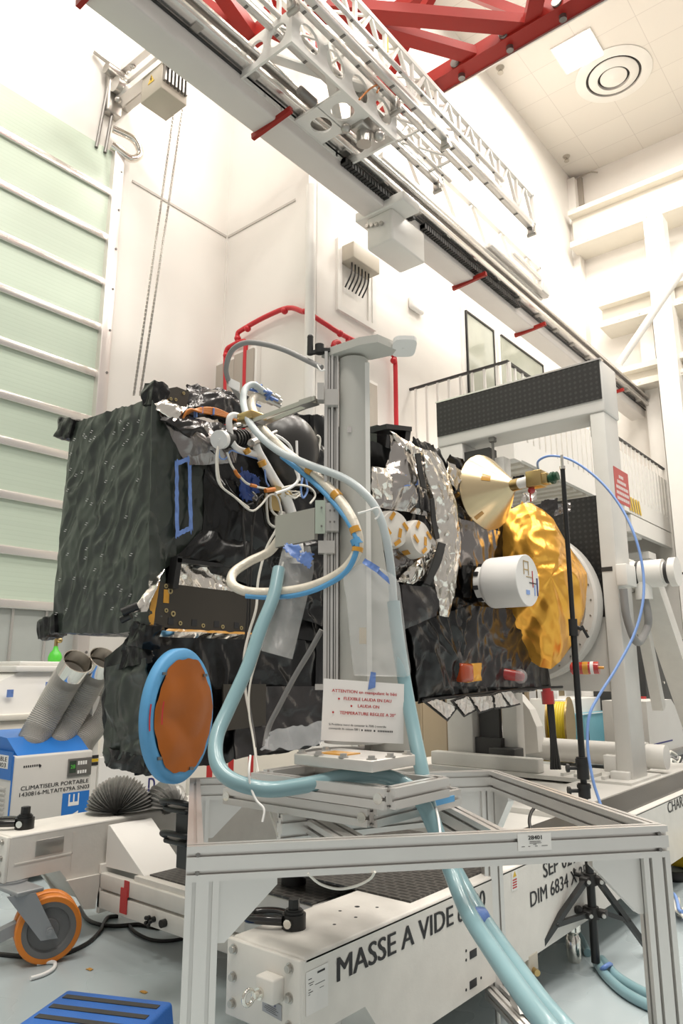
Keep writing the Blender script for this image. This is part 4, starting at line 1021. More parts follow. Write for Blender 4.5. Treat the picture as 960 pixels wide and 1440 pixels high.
q = MB(); xa = onY(693,1060,GYf).x; q.bbox((xa-0.02,GYf-0.05,ZT_+0.05),(xa+0.25,GYf+0.15,ZT_+0.22),0.01); q.build('drive_block', 'charcoal', t)
# diagonal stay of the left column
q = MB(); q.poly([onY(px,py,GYf+0.55) for px,py in ((728,1062),(757,1058),(754,1022),(744,998),(728,978),(706,964),(694,972),(712,990),(724,1012),(729,1036))], (0,0.15,0)); q.build('curved_stay', 'white_steel', t)
# red warning sign on the column side
P = [onX(*p, GX1+0.003) for p in ((865,704),(884,711),(881,664),(862,655))]
yA = P[0].y; yB = P[1].y; zA = min(P[0].z,P[1].z); zB = P[3].z
yA, yB = P[3].y, P[2].y
q = MB(); q.box((GX1+0.001,yA,P[0].z),(GX1+0.004,yB+0.02,P[3].z)); sg = q.build('warning_sign', 'sign_red', t, label='red sign with five white text lines')
for k, s in enumerate(('EN CAS', 'D URGENCE', 'APPELER LE', 'POSTE DE', 'SECURITE')): pass
q = MB(); H = (P[3].z-P[0].z); W = yB-yA
for k, (u0,u1) in enumerate(((0.34,0.68),(0.2,0.85),(0.1,0.98),(0.1,1.0),(0.12,1.0))):
    z = P[3].z-H*(0.27+0.16*k); n = int((u1-u0)*12); 
    for i in range(n):
        u = u0+(u1-u0)*i/n; q.box((GX1+0.004,yA+W*u,z),(GX1+0.0045,yA+W*(u+(u1-u0)/n*0.72),z+H*0.09))
each(q,'text_mark','ink_white',sg)
# turning ring with back plate, between the columns
RC = onY(748,852,GYf+0.1); RC.x = (GX0+LX1c)/2-0.03
rr = (onY(846,852,GYf-0.02).x-RC.x)*1.0
t = PF
q = MB(); q.lathe((RC.x,GYf-0.14,RC.z), (0,1,0), [(rr*0.86,0.0),(rr*0.97,0.0),(rr,0.02),(rr,0.16),(rr*0.86,0.16),(rr*0.86,0.0)], 72); rg = q.build('turning_ring', 'gantry_grey', t)
q = MB(); q.lathe((RC.x,GYf-0.10,RC.z), (0,1,0), [(0,0),(rr*0.86,0.0),(rr*0.86,0.08),(0,0.08)], 64, smooth=False); q.build('ring_plate', 'plate_alu', rg)
q = MB()
for k in range(30):
    a = 2*PI*k/30; p = V((RC.x+rr*0.74*math.cos(a), GYf-0.10, RC.z+rr*0.74*math.sin(a))); q.cyl(p, p+V((0,-0.012,0)), 0.016, n=8); p2 = V((RC.x+rr*0.93*math.cos(a), GYf-0.14, RC.z+rr*0.93*math.sin(a))); q.cyl(p2, p2+V((0,-0.006,0)), 0.008, n=6)
each(q,'ring_bolt','steel',rg)
q = MB(); a = math.radians(-16); p = V((RC.x+rr*0.76*math.cos(a),GYf-0.102,RC.z+rr*0.76*math.sin(a))); q.box((p.x-0.03,p.y-0.002,p.z-0.04),(p.x+0.03,p.y,p.z+0.04)); q.build('paper_label', 'paper', rg)
q = MB(); z0 = onY(800,1000,GYf+0.1).z; q.box((GX0-0.62,GYf+0.06,RC.z-rr*1.12),(GX0-0.02,GYf+0.10,RC.z-rr*0.2)); q.build('plate_skirt', 'gantry_grey', rg)
q = MB(); za = onY(812,702,GYf+0.28).z; q.box((GX0-1.3,GYf+0.24,RC.z-0.3),(GX0-0.004,GYf+0.30,za)); q.build('perforated_panel', 'perforated_black', t)
# right hand drive: motor, limit box, conduit, raking strut
a = onX(868,800,GX1+0.03)
q = MB(); p0 = onX(869,793,GX1+0.03); p1 = onX(882,826,GX1+0.03); q.bbox((GX1,p0.y,p1.z),(GX1+0.10,p1.y+0.05,p0.z),0.008); q.build('limit_box', 'white_steel', t)
m0 = V((GX1+0.02,GYf+0.5,onX(895,803,GX1+0.1).z))
q = MB(); q.cyl(m0+V((-0.1,0,0)), m0+V((0.24,0,0)), 0.13, n=24); q.cyl(m0+V((0.24,0,0)), m0+V((0.30,0,0)), 0.10, n=24); q.cyl(m0+V((0.30,0,0)), m0+V((0.36,0,0)), 0.135, n=24); q.bbox(m0+V((-0.3,-0.1,-0.16)), m0+V((-0.05,0.12,0.16)), 0.02); q.cyl(m0+V((0.05,-0.03,-0.24)), m0+V((0.05,-0.03,-0.08)), 0.075, n=18); q.build('drive_motor', 'white_steel', t)
q = MB(); q.cyl(m0+V((0.01,0,0)), m0+V((0.03,0,0)), 0.137, n=24); q.cyl(m0+V((0.255,0,0)), m0+V((0.285,0,0)), 0.104, n=24); each(q,'motor_band','charcoal',t)
q = MB(); lb_ = onX(876,828,GX1+0.06); q.tube([lb_, lb_+V((0.0,0.03,-0.25)), lb_+V((0.03,0.15,-0.46)), m0+V((0.05,-0.05,-0.52)), m0+V((0.07,-0.03,-0.40)), m0+V((0.05,-0.03,-0.2))], 0.035, n=12, sub=8); q.build('conduit', 'cable_grey', t)
s0 = m0+V((0.05,0.1,-0.05)); s1 = V((GX1+0.15,GYf+1.75,ZT_+0.1))
q = MB(); q.bar(s0, s1, 0.16, 0.22, up=(1,0,0)); q.bar(s0+V((-0.1,-0.02,-0.1)), s0+V((-0.1,0.35,-1.2)), 0.1, 0.1); q.build('raking_strut', 'worn_white', t)
q = MB(); q.tube([m0+V((0.3,0.1,0.0)), m0+V((0.45,0.6,0.05)), m0+V((0.5,1.2,0.28)), m0+V((0.5,2.2,0.75))], 0.012, n=8); q.build('cable', 'cable_black', t)
# ================================================================== aluminium stand 28401
ZF = 1.135; PH = 0.09; PW = 0.045
cs = {k: onZ(*p, ZF) for k, p in dict(FL=(263,1191), FR=(938,1161), BR=(698,1081), BL=(274,1095)).items()}
u = (cs['FR']-cs['FL']); u.z = 0; Lf = u.length; u.normalize(); v = V((-u.y,u.x,0))
Wf = ((cs['BL']-cs['FL']).dot(v)+(cs['BR']-cs['FR']).dot(v))/2
FLc = cs['FL']
def FP(a, b, z): p = FLc+u*a+v*b; return V((p.x,p.y,z))
t = thing('profile_stand', FP(Lf/2,Wf/2,0), 'aluminium slotted-profile stand with white label 28401 on its front rail', 'stand')
ST = t
def railp(name, a0, b0, a1, b1, z=ZF-PH/2, w=PW, h=PH, nw=1, nh=2, parent=None):
    q = MB(); profile(q, FP(a0,b0,z), FP(a1,b1,z), w, h, nw, nh, up=(0,0,1)); return q.build(name, 'alu', parent or t)
f1 = railp('front_rail', -0.0, 0.0225, Lf, 0.0225)
railp('rear_rail', 0.0, Wf-0.0225, Lf, Wf-0.0225)
railp('side_rail', 0.0225, 0.045, 0.0225, Wf-0.045); railp('side_rail', Lf-0.0225, 0.045, Lf-0.0225, Wf-0.045)
zl = 0.17
for (a, b) in ((0.045,0.0225),(Lf-0.045,0.0225),(0.045,Wf-0.0225),(Lf-0.045,Wf-0.0225)):
    z0 = zl if b < Wf/2 else (zl if a > Lf/2 else ZT_+0.01)
    q = MB(); p0 = FP(a,b,z0); p1 = FP(a,b,ZF-PH); profile(q, p0, p1, PH, PW, 2, 1, up=v); lg = q.build('leg', 'alu', t)
    q = MB(); q.cyl(p0, p0-V((0,0,0.02)), 0.03, n=14)
    if z0 == zl: q.cyl(p0-V((0,0,0.02)), V((p0.x,p0.y,0.03)), 0.012, n=10); q.lathe((p0.x,p0.y,0), (0,0,1), [(0.0,0.0),(0.05,0.0),(0.045,0.018),(0.02,0.035),(0,0.035)], 18)
    q.build('foot', 'steel', lg)
# gusset plates below the corners
q = MB(); g = 0.16
for (a, b, sa, sb) in ((0.09,0.02,1,0),(Lf-0.09,0.02,-1,0),(0.09,Wf-0.03,1,0),(Lf-0.09,Wf-0.03,-1,0),(Lf-0.02,0.05,0,1),(Lf-0.03,Wf-0.05,0,-1)):
    A = FP(a,b,ZF-PH-0.001); B = FP(a+sa*g,b+sb*g,ZF-PH-0.001); C = FP(a,b,ZF-PH-g)
    A2, B2 = A, B
    q.poly([A, B, B+V((0,0,-0.02)), C+(B-A)*0.12, C], (v*0.03 if sa else u*0.03))
each(q,'gusset','alu',t)
# low rails near the floor at the back leg
q = MB(); profile(q, FP(Lf-0.09,Wf-0.045,0.19), FP(Lf-0.09,0.05,0.19), 0.045, 0.045, 1, 1, up=(0,0,1)); profile(q, FP(Lf-0.02,Wf-0.045,0.19), FP(Lf-0.02,0.05,0.19), 0.045, 0.045, 1, 1, up=(0,0,1)); each(q,'low_rail','alu',t)
q = MB(); A = FP(Lf-0.05,Wf-0.35,0.22); q.hexa([A-u*0.03, A+u*0.03, A+u*0.03+v*0.1, A-u*0.03+v*0.1, A-u*0.03+v*0.09+V((0,0,0.09)), A+u*0.03+v*0.09+V((0,0,0.09)), A+u*0.03+v*0.1+V((0,0,0.09)), A-u*0.03+v*0.1+V((0,0,0.09))]); q.build('angle_bracket', 'alu', t)
# slot screws
q = MB()
for a in (0.03, Lf-0.03):
    for z in (ZF-0.022, ZF-0.068): p = FP(a,-0.0005,z); q.cyl(p+v*0.012, p-v*0.001, 0.006, n=8)
each(q,'screw','steel_dark',f1)
# label
def front_at(px, py):      # point on the front rail's outer face
    d = ray(px, py); k = (FLc-EYEP).dot(v)/d.dot(v); return EYEP+d*k
A = front_at(728,1197); B = front_at(775,1193); Tp = front_at(728,1173)
W_ = (B-A); W_.z = 0; H_ = V((0,0,Tp.z-A.z)); o0 = A - v*0.002
q = MB(); q.poly([o0, o0+W_, o0+W_+H_, o0+H_], v*0.0008); lab = q.build('number_label', 'label_paper', t, label='white paper label 28401')
lettering('28401', o0+W_*0.31+H_*0.66-v*0.0004, W_*0.40, H_*0.24, 'ink_black', lab, bold=0.03, lift=0.0008)
q = MB()
for k, (u0,u1) in enumerate(((0.35,0.68),(0.34,0.7),(0.45,0.55),(0.1,0.2),(0.3,0.36),(0.5,0.58),(0.7,0.88))):
    z = (0.52,0.43,0.36,0.24,0.245,0.25,0.255)[k]; P0 = o0+W_*u0+H_*z-v*0.001; q.add([P0,P0+W_*(u1-u0),P0+W_*(u1-u0)+H_*0.03,P0+H_*0.03],[(0,1,2,3)])
q.build('small_print', 'ink_black', lab)

# turned carrier frames on the stand (aligned with the hall)
def carrier(near, lx, ry, z, w=0.045, h=0.045, n=2):
    X0 = near.x; Y0 = near.y; xl = onY(lx[0],lx[1],Y0).x; yr = onX(ry[0],ry[1],X0).y
    out = []
    for (a, b) in (((X0,Y0),(xl,Y0)),((X0,Y0),(X0,yr)),((xl,Y0+h),(xl,yr)),((X0,yr),(xl,yr))):
        q = MB(); profile(q, (a[0],a[1],z-h/2), (b[0],b[1],z-h/2), w, h, 1, 1, up=(0,0,1)); out.append(q.build('carrier_rail', 'alu', t))
    q = MB(); q.cyl((X0-0.02,Y0-w/2-0.004,z-h/2),(X0-0.02,Y0-w/2,z-h/2),0.016,n=14); q.cyl((xl+0.02,Y0-w/2-0.004,z-h/2),(xl+0.02,Y0-w/2,z-h/2),0.016,n=14); each(q,'end_screw','chrome',t)
    return X0, Y0, xl, yr
n1 = onZ(522,1136,ZF+0.055)
X0,Y0,xl,yr = carrier(n1, (320,1110), (640,1096), ZF+0.055, 0.045, 0.055)
n2 = onZ(546,1108,ZF+0.125)
carrier(n2, (360,1084), (622,1086), ZF+0.125, 0.05, 0.06)
q = MB(); profile(q, FP(0.50,0.045,ZF-0.045), FP(0.30,Wf-0.045,ZF-0.045), 0.09,0.045,2,1,up=(0,0,1)); profile(q, FP(0.92,0.045,ZF-0.045), FP(0.92,Wf-0.045,ZF-0.045), 0.045,0.09,1,2,up=(0,0,1)); each(q,'cross_rail','alu',t)
q = MB(); profile(q, FP(0.30,0.42,ZF-0.045), FP(0.897,0.60,ZF-0.045), 0.045,0.09,1,2,up=(0,0,1)); each(q,'cross_rail','alu',t)
q = MB(); p = n1; q.box((p.x-0.42,p.y+0.12,ZF+0.055),(p.x-0.02,p.y+0.5,ZF+0.07)); q.build('carrier_plate', 'plate_alu', t)
p = onZ(616,1090,ZF+0.055); q = MB(); q.bar((X0+0.024,Y0+0.25,ZF+0.03),(X0+0.024,Y0+0.45,ZF+0.03),0.003,0.02); q.build('blue_tape','masking_blue',t)

# ================================================================== mast on the stand
MD = 2.95
ma = at(498,800,MD); MX, MY = ma.x, ma.y
zp = ZF+0.20
npl = onZ(523,1070,zp); 
t = thing('mast', (MX,MY,ZF+0.13), 'grey vertical round mast with clamp arms rising from the aluminium stand', 'mast')
MS = t
q = MB(); xl2 = onY(413,1052,npl.y).x; yr2 = onX(584,1060,npl.x).y
q.bbox((xl2,npl.y,zp-0.035),(npl.x,yr2,zp),0.004); bp = q.build('base_plate', 'plate_alu', t)
q = MB()
for (fx,fy) in ((0.06,0.08),(0.3,0.06),(0.62,0.06),(0.94,0.1),(0.95,0.5),(0.94,0.92),(0.06,0.6)):
    c = V((xl2+(npl.x-xl2)*fx, npl.y+(yr2-npl.y)*fy, zp)); q.cyl(c, c+V((0,0,0.012)), 0.012, n=6, smooth=False); q.cyl(c, c+V((0,0,0.004)), 0.017, n=14)
each(q,'bolt','steel',bp)
q = MB(); q.lathe((MX,MY,ZF+0.125),(0,0,1),[(0.0,0.0),(0.22,0.0),(0.22,0.018),(0.20,0.02),(0.20,0.04),(0,0.04)],40); q.build('turntable', 'steel', t)
q = MB()
for k in range(12):
    a = -2.6+k*0.35; c = V((MX+0.2*math.cos(a),MY+0.2*math.sin(a),ZF+0.143)); q.cyl(c, c+V((0,0,0.018)), 0.012, n=10)
each(q,'knob','black_plastic',t)
q = MB(); q.lathe((MX,MY,ZF+0.146),(0,0,1),[(0.195,0.0),(0.205,0.0),(0.205,0.012),(0.195,0.012)],40); q.build('blue_band', 'masking_blue', t)
q = MB(); c = V((xl2+0.12,npl.y+0.08,zp)); q.box((c.x-0.05,c.y-0.03,zp),(c.x+0.06,c.y+0.05,zp+0.004)); q.build('amber_patch', 'kapton', bp)
RMs = 0.063
ztopm = onZ(505,500,at(505,500,MD).z).z
zc = at(498,508,MD).z
q = MB(); q.cyl((MX,MY,zp),(MX,MY,zc),RMs,n=40); cl_ = q.build('column', 'mast_grey', t)
q = MB(); q.lathe((MX,MY,zp),(0,0,1),[(0.12,0.0),(0.12,0.012),(0.085,0.02),(RMs+0.006,0.05),(RMs+0.004,0.055)],36); q.build('collar', 'plate_alu', t)
# directions across the picture: r to the right, f away
r_ = V((math.cos(YAW), math.sin(YAW), 0)); f_ = FWD
def MM(px, py, D=MD): return at(px, py, D)
q = MB(); a0 = V((MX,MY,0))+r_*0.052-f_*0.03
zs0 = at(513,515,MD).z; zs1 = at(513,1040,MD).z
q.bar(V((a0.x,a0.y,zs1)), V((a0.x,a0.y,zs0)), 0.022, 0.03, up=r_); q.build('cover_strip', 'white_paint', cl_)
q = MB(); A = MM(514,704); B = MM(530,716); C = MM(583,1056); D_ = MM(513,1056); q.poly([A,B,C,D_], f_*0.025); q.build('stiffener_fin', 'mast_grey', cl_)
q = MB(); A = MM(519,960,MD-0.05); q.poly([MM(521,1045,MD+0.0),MM(525,1045,MD-0.0),MM(525,1068,MD-0.02),MM(521,1068,MD-0.02)], f_*0.12); q.build('foot_rib', 'plate_alu', cl_)
# a small engraved plate
q = MB(); q.add([MM(488,608,MD-RMs-0.003),MM(494,608,MD-RMs-0.003),MM(494,600,MD-RMs-0.003),MM(488,600,MD-RMs-0.003)],[(0,1,2,3)]); pl = q.build('marking_plate', 'alu_bright', cl_)
# top plate
zt2 = at(505,504,MD).z
out = [onZ(*p, zt2) for p in ((452,503),(474,509),(522,506),(551,500),(557,492),(531,481),(505,485))]
q = MB(); q.poly(out, (0,0,0.035)); tp = q.build('top_plate', 'mast_grey', t)
q = MB(); c = V(onZ(568,490,zt2)); pts = [c+V((0.055*math.cos(2*PI*k/20),0.055*math.sin(2*PI*k/20),-0.004)) for k in range(20)]; q.poly([c+r_*(0.05*math.copysign(abs(math.cos(2*PI*k/24))**0.5,math.cos(2*PI*k/24)))+f_*(0.085*math.copysign(abs(math.sin(2*PI*k/24))**0.5,math.sin(2*PI*k/24))) for k in range(24)], (0,0,0.018)); q.cyl(c+V((0,0,-0.003)), c, 0.008, n=10); q.build('end_pad', 'white_plastic', tp, label='rounded white pad')
q = MB(); A = onZ(449,497,zt2+0.01); q.cyl(A, A+V((0,0,0.04)), 0.02, n=12); B = A+r_*0.0; q.bar(A+V((0,0,0.01)), A-r_*0.045+V((0,0,0.0)), 0.02, 0.014); H0 = A-r_*0.04; q.cyl(H0+V((0,0,-0.005)), H0+V((0,0,0.075)), 0.014, 0.013, 14); q.ball(H0+V((0,0,0.075)),0.014,6); q.bar(A+V((0,0,0.012)), A+r_*0.045+V((0,0,0.012)), 0.026, 0.016); q.build('hand_crank', 'black_rubber', t)
# linear guide rails left of the column
gx = {}
ztg = at(465,500,MD).z; zbg = at(465,965,MD).z
q = MB()
for px, w, dd in ((457.5,0.013,-0.03),(462.5,0.007,-0.01),(466.5,0.010,-0.02),(470.5,0.006,0.0),(474,0.009,-0.015)):
    a = at(px,720,MD+dd); q.bar(V((a.x,a.y,zbg)), V((a.x,a.y,ztg)), w, 0.03, up=f_)
a = at(466,720,MD+0.03); q.bar(V((a.x,a.y,zbg)), V((a.x,a.y,ztg)), 0.058, 0.02, up=f_)
gd = q.build('guide_rail', 'alu', t)
q = MB(); a = at(464.5,720,MD+0.012); b = at(468.5,720,MD+0.012); 
for p in (a,b): q.bar(V((p.x,p.y,zbg)), V((p.x,p.y,ztg)), 0.004, 0.01, up=f_)
each(q,'guide_slot','charcoal',gd)
q = MB(); a = at(453,966,MD-0.02); q.cbox(a, (0.055,0.04,0.022), (r_,f_,V((0,0,1)))); q.build('guide_foot', 'plate_alu', gd)
# upper carriage and long arm reaching over the spacecraft
a = at(466,560,MD-0.05); q = MB(); q.cbox(a, (0.055,0.03,0.07), (r_,f_,V((0,0,1)))); a2 = at(451,553,MD-0.05); q.cbox(a2, (0.028,0.05,0.075), (r_,f_,V((0,0,1)))); ca_ = q.build('upper_carriage', 'plate_alu', t)
a = at(448,562,MD-0.03)
q = MB(); e = V((a.x-0.42,a.y+0.02,a.z-0.01)); z = V((0,0,1)); w = V((0,1,0))
q.bar(a+V((0,-0.022,0)), e+V((0,-0.03,0)), 0.010, 0.020, up=z); q.bar(a+V((0,0.03,0.01)), e+V((0,0.03,0)), 0.010, 0.020, up=z); q.bar(a+V((-0.02,0,0)), a+V((-0.09,0,0)), 0.055, 0.024, up=z); q.bar(e+V((0.05,0,0)), e+V((-0.02,0,0)), 0.055, 0.022, up=z)
q.build('long_arm', 'steel', ca_)
q = MB(); q.bbox(e+V((-0.06,-0.05,0.01)), e+V((0.04,0.05,0.05)), 0.006); q.build('copper_clamp', 'brass', ca_)
# lower carriage, pale green plate and steel arm plate
q = MB(); a = at(450,727,MD-0.09); q.cbox(a, (0.040,0.012,0.135), (r_,f_,V((0,0,1)))); q.build('green_plate', 'green_grey', t, label='pale green clamp plate')
q = MB(); a = at(466,728,MD-0.06); q.cbox(a, (0.058,0.04,0.115), (r_,f_,V((0,0,1)))); a = at(459,770,MD-0.06); q.cbox(a, (0.066,0.04,0.05), (r_,f_,V((0,0,1)))); lc_ = q.build('lower_carriage', 'plate_alu', t)
q = MB()
for px,py in ((464,718),(470,718),(464,734),(470,734),(452,714),(452,740)): p = at(px,py,MD-0.085 if px>460 else MD-0.099); q.cyl(p, p-f_*0.006, 0.004, n=8)
each(q,'screw','steel_dark',lc_)
A = at(442,736,MD-0.08); q = MB(); q.hexa([A+V((0,0,-0.065)), A+V((0,0.02,-0.065)), A+V((-0.22,0.02,-0.075)), A+V((-0.22,0,-0.075)), A+V((0,0,0.065)), A+V((0,0.02,0.065)), A+V((-0.22,0.02,0.06)), A+V((-0.22,0,0.06))]); q.build('arm_plate', 'steel', lc_)
# ================================================================== spacecraft held by the portal
SX = -2.75
Y0 = onX(209,720,SX).y
def S(px, py, dx=0.0): return onX(px, py, SX+dx)
def EY(px, py, dy=0.0): return onY(px, py, Y0+dy)
zt0 = S(213,560).z; zb0 = S(205,886).z
sp = thing('spacecraft', (SX-0.4, 4.0, zb0), 'large spacecraft wrapped in black, green, silver and gold foil, held level by the portal', 'spacecraft')
XB = EY(90,740).x
YEND = GYf-0.16
Ym = S(455,700).y
# main body and equipment bays under black foil
ztm = S(520,606).z; zte = S(690,700).z
zbm = S(600,985).z; zbe = S(760,968).z
q = MB(); foil_hexa(q, [(XB,Y0+0.09,zb0+0.02),(SX-0.03,Y0+0.09,zb0+0.02),(SX-0.03,Ym,zb0),(XB,Ym,zb0),(XB,Y0+0.09,zt0-0.04),(SX-0.03,Y0+0.09,zt0-0.08),(SX-0.05,Ym,zt0-0.06),(XB,Ym,zt0+0.06)], (36,60,44), 0.022, 5.0, 3); q.build('aft_body', 'foil_black', sp)
q = MB(); foil_hexa(q, [(XB,Ym-0.02,zbm),(SX-0.02,Ym-0.02,zbm),(SX-0.02,YEND-0.25,zbe),(XB,YEND-0.25,zbe),(XB,Ym-0.02,ztm-0.02),(SX-0.06,Ym-0.02,ztm-0.02),(SX-0.06,YEND-0.35,zte),(XB,YEND-0.35,zte)], (30,100,70), 0.03, 4.0, 5); q.build('main_body', 'foil_black', sp)
q = MB(); q.lathe((RC.x,YEND-0.45,RC.z),(0,1,0),[(rr*0.45,0.0),(rr*0.55,0.05),(rr*0.6,0.44),(0,0.445)],40); q.build('adapter_cone', 'steel_dark', sp)
# green panel facing the shutter, four wrapped corner fittings
c = [EY(72,889), EY(206,886), EY(206,886)+V((0,0.09,0)), EY(72,889)+V((0,0.09,0)), EY(101,597), EY(213,561), EY(213,561)+V((0,0.09,0)), EY(101,597)+V((0,0.09,0))]
q = MB(); foil_hexa(q, c, (100,5,120), 0.014, 7.5, 1); gp = q.build('end_panel', 'foil_green', sp)
q = MB()
rr2 = random.Random(5)
for k in range(46):
    uu, vv = rr2.uniform(0.06,0.95), rr2.uniform(0.04,0.96); p = c[0]*(1-uu)*(1-vv)+c[1]*uu*(1-vv)+c[5]*uu*vv+c[4]*(1-uu)*vv
    for s in (-0.006,0.006): q.cbox(p+V((s*0.7,-0.014,0.004*s/0.006)), (0.002,0.010,0.003))
q.build('vent_dots', 'paper', gp, kind='stuff')
for (px,py,w,h,yaw) in ((99,604,0.15,0.10,0.3),(217,556,0.075,0.11,0.1),(74,882,0.16,0.09,-0.2),(203,893,0.10,0.09,0.2)):
    p = EY(px,py,0.02); a = V((math.cos(yaw),0,-math.sin(yaw)))*w/2; b = V((math.sin(yaw),0,math.cos(yaw)))*h/2; d = V((0,0.045,0))
    q = MB(); foil_hexa(q, [p-a-b-d*0.8,p+a-b-d*0.8,p+a-b+d,p-a-b+d,p-a+b-d*0.8,p+a+b-d*0.8,p+a+b+d,p-a+b+d], (12,12,12), 0.016, 12, px); q.build('corner_cap', 'foil_black', sp)
# green skin on the near side with blue taped window
q = MB(); foil_sheet(q, [S(206,884,0.004), S(236,775,0.01), S(285,665,0.012), S(213,563,0.004)], 44, 80, 0.010, 7, 2, thick=0.006, nrm=(1,0,0))
foil_sheet(q, [S(231,800,0.0), S(292,765,0.004), S(290,655,0.008), S(240,600,0.004)], 36, 60, 0.010, 7, 9, thick=0.006, nrm=(1,0,0)); q.build('side_skin', 'foil_green', sp)
fr = [(248,652),(266,645),(268,742),(249,752)]
q = MB()
for k in range(4):
    a = S(*fr[k],0.036); b = S(*fr[(k+1)%4],0.036); w_ = V((0,0.011,0)) if k in (1,3) else V((0,0,0.013)); e_ = (b-a)*0.04
    foil_sheet(q, [a-e_-w_, b+e_-w_*0.8, b+e_+w_, a-e_+w_*0.9], 24, 4, 0.004, 24, k, nrm=(1,0,0), thick=0.002, rag=0.12)
q.build('tape_border', 'blue_film', sp, label='blue tape rectangle on the green skin')
# black drape under the dome
q = MB(); foil_sheet(q, [S(283,770,0.0), S(392,800,0.06), S(402,712,0.05), S(285,660,0.01)], 36, 30, 0.03, 6, 4, bulge=0.06, nrm=(1,0,0), thick=0.01); q.build('drape', 'foil_black', sp)
q = MB(); foil_sheet(q, [S(240,790,0.01), S(390,835,0.03), S(392,765,0.08), S(282,745,0.02)], 36, 20, 0.025, 8, 14, bulge=0.05, nrm=(1,0,0), thick=0.01); q.build('drape', 'foil_black', sp)
# equipment panel with gold inserts, amber edge, silver sheet above, strip below
PQ = [S(212,881,0.03), S(366,893,0.03), S(372,838,0.03), S(221,819,0.03)]
q = MB(); q.poly(PQ, (0.012,0,0)); ep = q.build('equipment_panel', 'black_panel', sp)
q = MB()
def pq(u, v, dx=0.0): return PQ[0]*(1-u)*(1-v)+PQ[1]*u*(1-v)+PQ[2]*u*v+PQ[3]*(1-u)*v+V((dx,0,0))
for u,v,r in ((0.06,0.93,0.010),(0.10,0.83,0.014),(0.09,0.38,0.010),(0.15,0.32,0.013),(0.22,0.12,0.010),(0.42,0.11,0.010),(0.60,0.12,0.010),(0.78,0.13,0.010)):
    p = pq(u,v,0.0122); q.lathe(p,(1,0,0),[(r*0.5,0.0),(r*0.5,0.003),(r,0.003),(r,0.0)],14)
each(q,'insert','gold_insert',ep)
q = MB()
for u,v in ((0.14,0.15),(0.34,0.16),(0.54,0.17),(0.73,0.18),(0.9,0.18)): p = pq(u,v,0.0125); q.cbox(p,(0.003,0.03,0.03))
each(q,'dark_pad','ink_black',ep)
q = MB(); p = pq(0.075,0.70,0.0125); q.cbox(p,(0.003,0.03,0.06)); q.build('amber_label','kapton',ep)
q = MB(); foil_sheet(q, [S(206,881,0.034), S(215,882,0.046), S(224,819,0.046), S(216,820,0.034)], 4, 20, 0.004, 20, 1, nrm=(1,0,0), thick=0.004); q.build('amber_edge', 'kapton', sp)
q = MB(); q.poly([S(233,829,0.02), S(240,784,0.02), S(247,784,0.02), S(241,829,0.02)], (0.05,0,0)); q.poly([S(240,786,0.02),S(330,797,0.02),S(330,802,0.02),S(240,792,0.02)], (0.05,0,0)); q.build('frame_bracket', 'black_plastic', sp)
q = MB(); foil_sheet(q, [S(238,829,0.03), S(330,838,0.03), S(322,801,0.02), S(243,790,0.02)], 36, 18, 0.014, 14, 7, nrm=(1,0,0), thick=0.004); q.build('silver_sheet', 'foil_silver', sp)
q = MB(); foil_sheet(q, [S(208,896,0.03), S(368,900,0.05), S(366,893,0.08), S(214,887,0.05)], 40, 6, 0.008, 14, 8, nrm=(1,0,0.3), thick=0.003, rag=0.1); q.build('lower_strip', 'foil_silver', sp)
q = MB(); foil_sheet(q, [S(232,888,0.05), S(362,895,0.06), S(362,890,0.04), S(236,884,0.04)], 30, 4, 0.006, 16, 2, nrm=(1,0,0.3), thick=0.003); q.build('lower_strip', 'kapton', sp)
q = MB(); foil_sheet(q, [S(184,862,0.02), S(206,860,0.05), S(230,800,0.04), S(217,812,0.02)], 14, 24, 0.010, 14, 3, nrm=(1,0,0), thick=0.003, bulge=0.03); q.build('silver_flap', 'foil_silver', sp)
p = S(181,858,0.05); q = MB(); q.cyl(p+V((-0.02,-0.02,-0.01)), p+V((0.02,0.03,0.02)), 0.018, n=12); q.cyl(p+V((-0.05,0.0,-0.04)), p+V((-0.01,0.02,-0.02)), 0.016, n=12); q.build('strap_clips', 'black_plastic', sp)
# top edge: bracket, cables, shiny folds
q = MB(); q.poly([S(228,594,-0.02), S(256,590,-0.02), S(264,552,-0.02), S(246,545,-0.02), S(230,548,-0.02)], (0.015,0,0)); tb = q.build('top_bracket', 'black_panel', sp)
q = MB()
for px,py in ((240,561),(247,562),(258,553)): q.lathe(S(px,py,-0.004),(1,0,0),[(0.004,0.0),(0.004,0.003),(0.008,0.003),(0.008,0.0)],12)
each(q,'insert','gold_insert',tb)
q = MB(); foil_sheet(q, [S(226,578,-0.015), S(234,582,0.0), S(237,546,0.0), S(228,548,-0.015)], 5, 16, 0.004, 18, 5, nrm=(1,0,0), thick=0.004); q.build('amber_edge', 'kapton', sp)
q = MB(); foil_sheet(q, [S(214,572,0.0), S(246,592,0.06), S(262,574,0.03), S(220,560,-0.01)], 18, 14, 0.014, 14, 6, nrm=(1,0,0.4), thick=0.004, bulge=0.02); q.build('silver_flap', 'foil_silver', sp)
for k in range(5):
    q = MB(); q.tube([S(256,590,0.0+0.01*k), S(266,580-k,0.03+0.008*k), S(283,574+1.5*k,0.04), S(303,575+2*k,0.03), S(322,583+1.2*k,0.01), S(338,590+k,-0.02)], 0.006, n=7, sub=5); q.build('orange_harness', 'orange_cable', sp)
q = MB()
for px,py in ((283,577),(299,579),(275,582)): p = S(px,py,0.035); q.cbox(p,(0.02,0.008,0.035))
each(q,'cable_tie','blue_film',sp)
